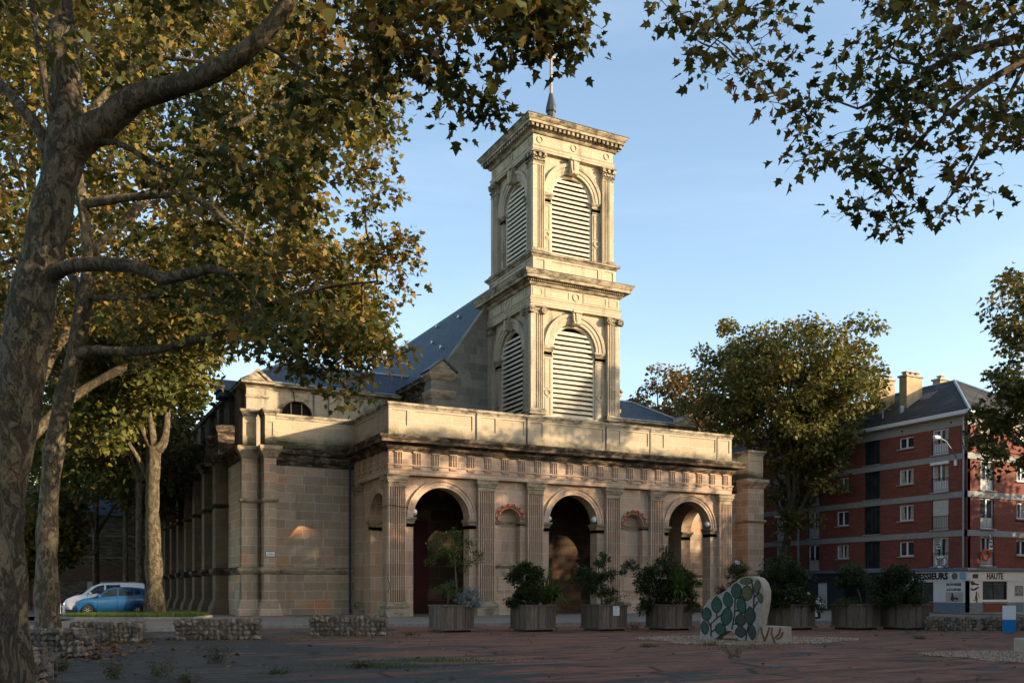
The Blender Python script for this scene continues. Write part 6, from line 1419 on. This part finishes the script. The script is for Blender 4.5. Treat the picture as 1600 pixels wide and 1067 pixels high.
# ================================================================== CARS
def carpaint(name,c):
    n=N(name,.28,.5); n.col(c); n.b.inputs['Coat Weight'].default_value=.6; n.b.inputs['Coat Roughness'].default_value=.08; return n.m
M['carglass']=glass('car_glass',(.015,.018,.02)); M['tyre']=plain('tyre_rubber',(.018,.018,.018),.9); M['alloy']=plain('alloy_rim',(.45,.45,.46),.35,.7,.05)
M['lampglass']=plain('headlight_glass',(.55,.58,.60),.15); M['rearlamp']=plain('rear_lamp_red',(.35,.01,.01),.25)
def car(name,label,loc,rz,paint,van=False,L=3.95,Wd=1.66,Hh=1.5,cat='car',group='cars parked behind the grass bed',plate=True):
    """x runs from the nose (0) to the tail (L); y across; built from cross-section stations"""
    r=empty(name,loc,rz,label,cat,group)
    k=L/3.95; hz=Hh/1.5
    if not van:
        # x, z low, z bumper, belt z, roof z, half width low, half width belt, half width roof
        S=[(0.0,.30,.42,.55,.56,.50,.55,.50),(.10,.20,.45,.68,.70,.70,.72,.66),(.45,.18,.50,.84,.87,.80,.81,.70),(.95,.18,.55,.93,.96,.82,.83,.68),(1.10,.18,.55,.95,1.02,.82,.83,.67),(1.65,.18,.55,.97,1.40,.82,.83,.58),(2.0,.18,.55,.99,1.485,.82,.83,.575),(2.6,.18,.55,1.01,1.50,.82,.83,.575),(3.2,.18,.55,1.05,1.46,.82,.83,.56),(3.62,.20,.55,1.08,1.40,.80,.82,.54),(3.82,.24,.55,1.06,1.15,.76,.79,.60),(3.95,.34,.50,.82,.88,.66,.70,.60)]
    else:
        S=[(0.0,.30,.45,.62,.64,.62,.66,.60),(.12,.22,.5,.80,.83,.76,.78,.72),(.5,.2,.55,.98,1.02,.82,.84,.74),(.85,.2,.55,1.05,1.10,.83,.85,.74),(1.35,.2,.55,1.10,1.58,.83,.85,.66),(1.8,.2,.55,1.12,1.76,.83,.85,.66),(2.6,.2,.55,1.12,1.80,.83,.85,.68),(3.5,.2,.55,1.12,1.80,.83,.85,.69),(3.85,.22,.55,1.12,1.78,.83,.85,.70),(3.95,.3,.5,1.1,1.70,.80,.83,.69)]
    wh=((.70*k,.29),(3.22*k,.29))
    m=MB(); rings=[]
    # subdivide stations
    SS=[]
    for a,b in zip(S,S[1:]):
        for t in np.linspace(0,1,4)[:-1]: SS.append([a[i]+(b[i]-a[i])*t for i in range(8)])
    SS.append(list(S[-1]))
    def halfring(s):
        x,zl,zb,zm,zr,wl,wm,wr=s; x*=k; 
        arc=0
        for wx,wr_ in wh:
            dx=abs(x-wx)
            if dx<.36: arc=max(arc,math.sqrt(.36**2-dx**2)+.02)
        zl2=max(zl*hz,arc+.27 if arc else 0) if arc else zl*hz
        f=Wd/1.66
        pts=[(0,zl*hz),(wl*.75,zl*hz),(wl*.97,zl2),(wm,max(zb*hz,zl2+.02)),(wm*1.005,(zb+(zm-zb)*.55)*hz),(wm*.975,zm*hz),(wr+(wm-wr)*.25,(zm+(zr-zm)*.72)*hz),(wr,(zr-.05)*hz if zr-zm>.1 else (zm+(zr-zm)*.7)*hz),(wr*.7,zr*hz),(0,(zr+.012)*hz)]
        return x,[(y*f,z) for y,z in pts]
    vs=[];fs=[];n=None
    for s in SS:
        x,h=halfring(s); ring_=[(x,y,z) for y,z in h]+[(x,-y,z) for y,z in h[1:-1]][::-1]; n=len(ring_); vs+=ring_
    for i in range(len(SS)-1):
        for q in range(n): fs.append((i*n+q,i*n+(q+1)%n,(i+1)*n+(q+1)%n,(i+1)*n+q))
    fs.append(tuple(range(n))); fs.append(tuple(range((len(SS)-1)*n,len(SS)*n))[::-1])
    m.add(vs,fs); body=m.build('body',paint,r,True)
    f=Wd/1.66
    def side(x):        # belt and roof lines at x (0..3.95)
        for a,b in zip(S,S[1:]):
            if a[0]<=x<=b[0]:
                t=(x-a[0])/(b[0]-a[0]); return [a[i]+(b[i]-a[i])*t for i in range(8)]
    def gpt(x,u,s,off=.012):  # u 0 at belt .. 1 near the roof
        q=side(x); wm,wr=q[6]*.975,q[7]+(q[6]-q[7])*.0; zm,zr=q[3],q[4]-.05
        y=(wm+((wr+(q[6]-wr)*.25)-wm)*min(1,u/.72) if u<.72 else (wr+(q[6]-wr)*.25)+(wr-(wr+(q[6]-wr)*.25))*(u-.72)/.28)
        return (x*k,s*(y+off)*f,(zm+(zr+.05-zm)*u*.93)*hz)
    wins=[((1.32,.10),(2.18,.07),(2.18,.90),(1.98,.90),(1.72,.84)),((2.26,.07),(3.02,.07),(3.02,.88),(2.26,.90)),((3.06,.08),(3.38,.2),(3.3,.80),(3.06,.86))] if not van else [((1.12,.12),(1.95,.07),(1.95,.88),(1.62,.86),(1.45,.74)),((2.05,.07),(2.75,.07),(2.75,.86),(2.05,.88))]
    for s in (-1,1):
        for wpts in wins:
            g_=[gpt(x,u,s,.016) for x,u in wpts]; c_=Vector(g_[0])*0
            for p in g_: c_+=Vector(p)
            c_/=len(g_); mb=MB(); mb.add(g_+[tuple(c_)],[(i,(i+1)%len(g_),len(g_)) for i in range(len(g_))]); mb.build('side_window',M['carglass'],r)
        d=MB()
        for x in ((1.2,2.2,3.05) if not van else (1.15,2.0,2.85)):
            q=side(x); d.tube([(x*k,s*(q[6]*1.006)*f,.3*hz),(x*k,s*(q[6]*1.008)*f,(q[2]+(q[3]-q[2])*.55)*hz),(x*k,s*(q[6]*.985)*f,q[3]*hz)],.006,4,False)
        d.build('door_seam',M['black'],r)
        for x in ((1.95,2.85) if not van else (1.8,2.7)):
            q=side(x); MB().box((x-.09)*k,(x+.09)*k,s*(q[6]-.01)*f-.02,s*(q[6]-.01)*f+.045*1,.87*hz,.90*hz).build('door_handle',paint,r)
        q=side(1.3); MB().lathe([(.02,-.1),(.08,-.06),(.085,.03),(.05,.09)],8,(1.28*k,s*(q[6]+.10)*f,(q[3]+.06)*hz),axis='y').build('mirror',paint,r)
        MB().add([(.08*k,s*.42*f,.62*hz),(.12*k,s*.60*f,.55*hz),(.22*k,s*.755*f,.62*hz),(.62*k,s*.80*f,.80*hz),(.55*k,s*.70*f,.855*hz),(.25*k,s*.60*f,.765*hz)],[(0,1,2,3,4,5)]).lathe([(.0,0),(.08,.02)],8,(.2*k,s*.62*f,.68*hz),axis='y').build('headlight',M['lampglass'],r)
        MB().box(3.74*k,3.90*k,s*.62*f-.09,s*.62*f+.115,.82*hz,1.06*hz).build('rear_light',M['rearlamp'],r)
        MB().lathe([(.05,-.02),(.055,.02)],10,(.14*k,s*.55*f,.37*hz),axis='x').build('fog_light',M['lampglass'],r)
        for wx,_ in wh:
            y0=s*(Wd/2-.19); 
            t=MB().lathe([(.18,-.095),(.26,-.1),(.29,-.07),(.29,.07),(.26,.1),(.18,.095)],24,(wx,y0+s*.09,.29),axis='y').build('tyre',M['tyre'],r)
            rm=MB().lathe([(.19,.0),(.195,.085),(.17,.085),(.165,.02),(.03,.05),(.03,.09),(.0,.09)] if s>0 else [(.19,.0),(.195,-.085),(.17,-.085),(.165,-.02),(.03,-.05),(.03,-.09),(.0,-.09)],20,(wx,y0+s*.09,.29),axis='y')
            o=rm.build('rim',M['tyre'],t)
            sp_=MB()
            for q in range(6):
                a=2*PI*q/6; sp_.tube([(wx+.03*math.cos(a),y0+s*.18,.29+.03*math.sin(a)),(wx+.18*math.cos(a),y0+s*.17,.29+.18*math.sin(a))],[.022,.016],5)
            sp_.build('spoke',M['alloy'],t)
    # windscreen and rear window
    a=S[4] if not van else S[3]; b=S[5] if not van else S[4]
    m=MB(); m.add([((a[0]+.06)*k,-a[7]*.93*f,(a[4]+.035)*hz),((a[0]+.06)*k,a[7]*.93*f,(a[4]+.035)*hz),((b[0]+.06)*k,b[7]*.86*f,(b[4]+.03)*hz),((b[0]+.06)*k,-b[7]*.86*f,(b[4]+.03)*hz)],[(0,1,2,3)]); m.build('windscreen',M['carglass'],r)
    m=MB(); x0,x1=(3.66,3.84) if not van else (3.9,3.965)
    m.add([(x0*k+.02,-.5*f,1.36*hz),(x0*k+.02,.5*f,1.36*hz),(x1*k+.025,.56*f,1.10*hz),(x1*k+.025,-.56*f,1.10*hz)],[(0,1,2,3)]); m.build('rear_window',M['carglass'],r)
    MB().box(-.03,.03,-.45*f,.45*f,.28*hz,.40*hz).build('grille',M['black'],r)
    if van: MB().box(-.02,.12*k,-.72*f,.72*f,.26,.52).build('bumper',M['black'],r)
    MB().box(-.045,-.025,-.26,.26,.42*hz,.53*hz).build('number_plate',M['white'],r)
    MB().box(.5*k,3.6*k,-.6*f,.6*f,.15,.5).build('underbody',M['black'],r)
    return r
blue=carpaint('blue_car_paint',(.014,.085,.21)); whitep=carpaint('white_car_paint',(.62,.64,.67)); redp=carpaint('red_car_paint',(.22,.012,.01)); navy=carpaint('steel_blue_car_paint',(.05,.10,.16)); dkp=carpaint('black_car_paint',(.02,.02,.022))
def Wp(x,Z,z): q=W(x,Z); return (q.x,q.y,z)
car('hatchback','small bright blue five door hatchback parked behind the grass bed',Wp(116,50.7,.24),R(-6),blue,L=4.0,Hh=1.56)
car('panel_van','white panel van parked right behind the blue hatchback',Wp(102,56.,.24),R(-7),whitep,True,L=4.5,Wd=1.75,Hh=1.55,cat='van')
car('hatchback','steel blue hatchback between the white van and the red car',Wp(103,66.,.24),R(-4),navy,L=4.0,Hh=1.5)
car('hatchback','dark red car at the far left of the parked row',Wp(89,74,.10),R(-4),redp,L=4.1,Hh=1.5)
car('hatchback','white car parked under the flats between the fifth and sixth planters',Wp(1266,62.5,.01),R(60),whitep,L=4.,Hh=1.5,group='cars parked below the flats')
# bollards
for x,Z,l in ((100,50.5,'white post nearest the nose of the blue hatchback'),(93,54.5,'white post just behind the second plane trunk')):
    q=W(x,Z); o=MB().lathe([(.10,0),(.10,.1),(.075,.16),(.07,.62),(.09,.64),(.09,.70),(.065,.72),(.06,.86),(.02,.92)],12).build('bollard',M['white']); o.location=(q.x,q.y,.02); tag(o,l,'bollard','white posts at the car park entrance')
# motorcycle seen from behind against the church buttresses
def twowheel(name,label,loc,rz,body,sc=1.,cat='motorcycle',grp=None):
    r=empty(name,loc,rz,label,cat,grp); r.scale=(sc,sc,sc)
    for x in (0,1.32):
        w_=MB().lathe([(.2,-.05),(.29,-.05),(.31,0),(.29,.05),(.2,.05)],18,(x,0,.31),axis='y').build('wheel',M['tyre'],r)
    MB().tube([(.05,0,.35),(.3,0,.8),(.38,0,1.02)],.035,6).build('fork',M['alloy'],r)
    MB().tube([(.34,-.33,1.05),(.38,0,1.02),(.34,.33,1.05)],.02,6).build('handlebar',M['black'],r)
    MB().lathe([(.03,-.3),(.16,-.2),(.2,0),(.16,.2),(.05,.32)],10,(.62,0,.72),axis='x').box(.35,1.0,-.13,.13,.3,.6).build('body',body,r)
    MB().box(.85,1.5,-.13,.13,.74,.84).build('seat',M['black'],r)
    MB().box(1.25,1.6,-.2,.2,.86,1.2).build('top_box',body,r)
    MB().box(1.5,1.56,-.09,.09,.55,.67).build('number_plate',M['white'],r)
    MB().add([(.2,-.2,1.0),(.2,.2,1.0),(.36,.17,1.42),(.36,-.17,1.42)],[(0,1,2,3)]).build('windshield',M['carglass'],r)
    MB().lathe([(.02,-.03),(.09,.05)],10,(.22,0,.9),axis='x').build('headlight',M['lampglass'],r)
    return r
q=W(322,62.); twowheel('motorcycle','black motorcycle with top box parked against the church buttresses',(q.x,q.y,.15),R(-70),dkp,1.25)
q=W(1263,47.); twowheel('scooter','white scooter parked between the fifth and sixth planters',(q.x,q.y,.0),R(20),whitep,.85,'scooter')
# ================================================================== SMALL THINGS ON THE BUILDINGS
def plate(name,label,l1,l2,loc,w_,h):
    r=empty(name,loc,0,label,'sign','street name plates on the church piers'); f_=lambda a,d,z:(a,-d,z)
    MB().box(-w_/2-.03,w_/2+.03,.0,.02,-h/2-.03,h/2+.03,f_).build('border',plain('dark_blue_enamel',(.01,.02,.06),.4),r)
    MB().box(-w_/2,w_/2,.02,.026,-h/2,h/2,f_).build('panel',M['white'],r)
    text('lettering',l1,h*.26,M['black'],r,(0,-.029,h*.2),(R(90),0,0),.001); text('lettering',l2,h*.32,M['black'],r,(0,-.029,-h*.12),(R(90),0,0),.001,.8,.002)
plate('street_sign','white street name plate with dark border on the church pier left of the porch','PLACE','VIEUX MARCHE',(-5.27,5.5,3.72),.52,.26)
plate('street_sign','small white street name plate on the church pier right of the porch','PLACE','VIEUX MARCHE',(PW+5.27,5.5,3.72),.5,.3)
def flood(label,x,y,z,rz,sc=1.):
    r=empty('floodlight',(x,y,z),rz,label,'floodlight','floodlights standing on the arch imposts'); r.scale=(sc,)*3
    MB().lathe([(.02,-.16),(.12,-.12),(.2,.0),(.23,.12),(.2,.15)],12,(0,0,.24),axis='y').build('lamp_head',M['white'],r)
    MB().box(-.2,.2,-.02,.02,.0,.03).tube([(-.17,0,0),(-.17,0,.28)],.02,5).tube([(.17,0,0),(.17,0,.28)],.02,5).build('bracket',M['black'],r)
c0=ARCH
flood('floodlight on the left impost of the left arch, a cable running to it',c0[0][0]-1.6,.45,SPR+.05,R(60)); flood('floodlight on the left impost of the middle arch',c0[1][0]-1.6,.45,SPR+.05,R(60),.8); flood('floodlight on the right impost of the middle arch',c0[1][0]+1.6,.45,SPR+.05,R(-50)); flood('floodlight on the right impost of the right arch',c0[2][0]+1.6,.45,SPR+.05,R(-50))
tag(MB().tube([(-.1,1.1,6.25),(-.03,.0,6.32),(.3,-.06,6.33),(.7,-.06,6.28),(1.06,0.0,6.27),(1.3,.2,6.2),(1.7,.35,6.02)],.018,5).build('cable',M['black']),'thin black cable across the first fluted pilaster to the floodlight','cable')
tag(MB().tube([(.02,.1,2.6),(-.05,.02,2.3),(.02,-.02,2.0),(.03,-.02,1.7),(-.06,.03,1.5)],.02,5).build('cable',M['black']),'short loose black cable near the foot of the first pilaster','cable')
rR=np.random.RandomState(13)
for (c,r_),lab in zip(NICHE,('red ribbon garland hung on the arch of the left niche','red ribbon garland hung on the arch of the right niche')):
    g_=empty('garland',(c,.3,SPR),0,lab,'garland','red garlands over the niches'); m=MB(); m2_=MB(); f_=lambda a,d,z:(a,-d,z)
    m2_.arcmould(0,0,[(r_+.10,.06),(r_+.10,.12),(r_+.24,.12),(r_+.24,.06)],R(4),R(176),24,fr=f_)
    for k in range(15):
        t=R(6)+(PI-R(12))*k/14; t2=t+R(9)
        ra,rb=(r_+.04,r_+.25) if k%2 else (r_+.25,r_+.05)
        m.tube([(ra*math.cos(t),-.16,ra*math.sin(t)),((ra+rb)/2*math.cos((t+t2)/2),-.2,(ra+rb)/2*math.sin((t+t2)/2)),(rb*math.cos(t2),-.16,rb*math.sin(t2))],[.022,.03,.022],5)
        if k%2: m.lathe([(.01,-.05),(.055,0),(.01,.05)],7,(rb*math.cos(t2),-.18,rb*math.sin(t2)))
    m2_.build('net',M['straw'],g_); m.build('ribbon',M['red'],g_)
MB().tube([(1,1,1),(1,1,1.1)],.01) if False else None
for i,l in enumerate(('small information panel low on the church wall seen beside the fourth planter','')):
    if l:
        o=MB().box(-.2,.2,-.03,0,-.25,.25).build('notice_board',M['white']); o.location=(20.3,V1-.62,1.6) ; tag(o,l,'notice')
# life rings and striped flags at the flats
def ringbuoy(label,a,z,f_,mat,band,out=.14):
    base=f_(a,out,z); r=empty('lifebuoy',base,0,label,'lifebuoy','lifebuoys hung on the balcony rails')
    o0=Vector(f_(0,0,0)); ax=Vector(f_(1,0,0))-o0; dx=Vector(f_(0,1,0))-o0
    m=MB(); vs=[];fs=[];n=22;k=8;Rr,rr=.36,.09
    for i in range(n):
        t=2*PI*i/n
        for j in range(k):
            u=2*PI*j/k; q=ax*((Rr+rr*math.cos(u))*math.cos(t))+Vector((0,0,1))*((Rr+rr*math.cos(u))*math.sin(t))+dx*(rr*math.sin(u)); vs.append(tuple(q))
    for i in range(n):
        for j in range(k): fs.append((i*k+j,((i+1)%n)*k+j,((i+1)%n)*k+(j+1)%k,i*k+(j+1)%k))
    m.add(vs,fs); m.build('ring',mat,r,True)
    for t in (PI/4,3*PI/4,5*PI/4,7*PI/4):
        c=ax*(Rr*math.cos(t))+Vector((0,0,1))*(Rr*math.sin(t)); tt=(-ax*math.sin(t)+Vector((0,0,1))*math.cos(t)); MB().tube([c-tt*.035,c+tt*.035],.1,10).build('band',band,r)
fL=Fleft(BU); fR2=Ffront(BV)
def apL(a,d,z): return (BU-d,BV-a,z)
def apR(a,d,z): return (BU+a,BV-d,z)
orange=plain('orange_plastic',(.70,.09,.02),.5)
ringbuoy('white lifebuoy on the balcony rail above the lettering MESSIEURS',-2.05,3.62,apL,M['white'],M['black'])
ringbuoy('orange lifebuoy on the balcony rail above the lettering HAUTE',1.75,4.1,apR,orange,orange)
def flag(label,a,z0,z1,f_):
    m=MB(); n=9
    for i in range(n):
        za,zb=z0+(z1-z0)*i/n,z0+(z1-z0)*(i+1)/n
        if i%2==0:
            wA,wB=.05+.32*(1-i/n),.05+.32*(1-(i+1)/n); k=.06*math.sin(i)
            m.add([(a-wA*.6+k,.16,za),(a+wA*.6+k,.2,za),(a+wB*.6+k,.14,zb),(a-wB*.6+k,.12,zb)],[(0,1,2,3)],f_)
    r=empty('striped_flag',(0,0,0),0,label,'flag','black and white flags on the balconies'); m.build('black_stripes',M['black'],r)
    m=MB(); m.add([(a-.24,.13,z0),(a+.24,.15,z0),(a+.04,.10,z1),(a-.04,.10,z1)],[(0,1,2,3)],f_); m.build('cloth',M['white'],r)
    MB().tube([f_(a,.09,z0-.1),f_(a,.09,z1+.1)],.015,5).build('pole',M['iron'],r)
flag('black and white striped flag hung in the balcony door above the white lifebuoy',-2.2,4.5,5.3,apL); flag('black and white striped flag hung in the balcony door above the orange lifebuoy',2.3,4.4,5.6,apR)
# street lamp arm fixed to the flats
r=empty('street_lamp',apL(-.9,0,10.9),0,'street lamp on a bracket fixed near the corner of the brick flats','street lamp')
MB().tube([(0,0,0),(-.5,-.1,.5),(-1.5,-.3,1.1),(-2.3,-.4,1.25)],.035,6).build('arm',M['zinc'],r); MB().lathe([(.03,-.45),(.12,-.35),(.14,.1),(.06,.25)],10,(-2.5,-.42,1.25),axis='x').build('lamp_head',M['white'],r); MB().box(-.12,.0,-.1,.1,-.5,-.1).build('junction_box',M['white'],r)
# ================================================================== WEEDS, FALLEN LEAVES, LITTER
def weed(label,px_,py_,h,n,mat,rs,spread=.35,flowers=False):
    q=G(px_,py_); r=empty('weed',q,0,label,'weed','weeds growing through the square'); m=MB(); cs=[]
    for i in range(n):
        a=rs.rand()*6.28; s_=spread*rs.rand(); hh=h*rs.uniform(.5,1); tip=(s_*math.cos(a)*1.3,s_*math.sin(a)*1.3,hh)
        m.tube([(s_*.5*math.cos(a),s_*.5*math.sin(a),0),(s_*.8*math.cos(a),s_*.8*math.sin(a),hh*.5),tip],[.004,.003,.002],3,False)
        for k in range(4): cs.append((s_*(.5+.2*k)*math.cos(a),s_*(.5+.2*k)*math.sin(a),hh*(k+1)/4.5))
    m.build('stalks',M['twig'],r); leaves('foliage',cs,.07,9,.05,M[mat],r,'blade',.9,rs)
rW=np.random.RandomState(8)
for a in (('tall weed standing alone in the left foreground',177,1060,.42,16,'weed'),('yellowing tall weed in the left foreground',247,1058,.40,14,'weed'),('bushy flowering weed before the second gabion',338,1036,.55,22,'weed'),('small leafy weed patch near the bottom of the picture',432,1052,.12,16,'leaf_lime'),('low grass tuft in the cracked surface left of centre',565,1043,.16,20,'weed'),('leafy weed in the gap between the first and second gabion',218,997,.75,20,'weed'),('small weed right of the notice planter',992,984,.42,14,'weed'),('tiny weed in the gravel before the mosaic sculpture',1115,1008,.10,10,'leaf_lime'),('thin dry weed in front of the gravel bed',1152,1027,.28,8,'weed'),('low weeds at the foot of the nearest gabion',90,1048,.22,30,'weed'),('weed near the bottom left corner gabion',62,1064,.25,20,'weed'),('weeds between the two leftmost row gabions and the leaning trunk',88,1020,.2,26,'leaf_lime'),('dry tuft at the bottom left of centre',292,1066,.2,12,'weed'),('small green tuft between the third gabion and the first planter',640,992,.12,10,'leaf_lime'),('low green tuft left of the gravel',1010,1010,.08,14,'leaf_lime'),('small tuft at the right, before the last gabions',1438,998,.12,10,'weed')): weed(*a,rW)
def scatter(name,label,n,fn,size,mat,kind='plane',z=.012,flat=True):
    P=np.array([fn() for _ in range(n)],float); a=RS.rand(n)*6.28; sh=leafshape(kind); k=len(sh); s=size*(.5+.8*RS.rand(n))
    A=np.stack([np.cos(a),np.sin(a),RS.normal(size=n)*.25],1); B=np.stack([-np.sin(a),np.cos(a),RS.normal(size=n)*.25],1)
    V=P[:,None,:]+s[:,None,None]*(sh[None,:,0,None]*B[:,None,:]+sh[None,:,1,None]*A[:,None,:]); V[:,:,2]=np.maximum(V[:,:,2],.006)+ (np.abs(sh[:,0])*.3)[None]*s[:,None]
    o=npmesh(name,V.reshape(-1,3),np.arange(n*k),np.arange(0,n*k,k),np.full(n,k),M[mat]); return tag(o,label,'fallen leaves' if mat=='dry' else 'litter',None,'stuff')
def heap():
    x=75+abs(random.gauss(0,1))*75; y=random.gauss(1015,11)+ (x-80)*-.06; y=max(999,min(1064,y)); q=G(x,y); return (q.x,q.y,.015+random.random()*.03)
scatter('fallen_leaves','brown fallen leaves heaped along the left gabions and trunks',900,heap,.15,'dry')
def wide(): 
    q=G(random.uniform(-50,1650),990+abs(random.gauss(0,1))*45); return (q.x,q.y,.014)
scatter('fallen_leaves','scattered dry leaves lying over the whole square',240,wide,.12,'dry')
scatter('grit','small pale grit and litter scattered over the worn surface',900,lambda:(lambda q:(q.x,q.y,.01))(G(random.uniform(-50,1650),988+abs(random.gauss(0,1))*40)),.03,'pebble','blade')
# worn white line marks and grass in the joints
for pts in (([(157,1012),(166,1012),(174,1030),(160,1030)]),([(1205,1040),(1230,1034),(1233,1036),(1208,1043)]),([(1255,1060),(1268,1056),(1272,1060),(1262,1064)])):
    o=MB().quad([tuple(G(x,y)+Vector((0,0,.004))) for x,y in pts]).build('road_marking',plain('worn_white_paint',(.11,.09,.075),.9,0,.7,9)); o['kind']='structure'
tag(blades('grass',[(lambda q:(q.x,q.y,0))(G(random.gauss(c,s_),random.gauss(r_,1.6))) for c,s_,r_,n_ in ((690,60,1032,700),(590,50,1041,700),(350,90,999,700),(560,60,996,500),(700,80,989,400),(1000,90,986,500),(1330,90,986,500),(120,50,1003,500),(1150,60,1012,200),(1480,60,987,300)) for _ in range(n_)],.03,.11,M['grass'],.012,.6),'thin grass and moss growing in the cracks of the square','grass')
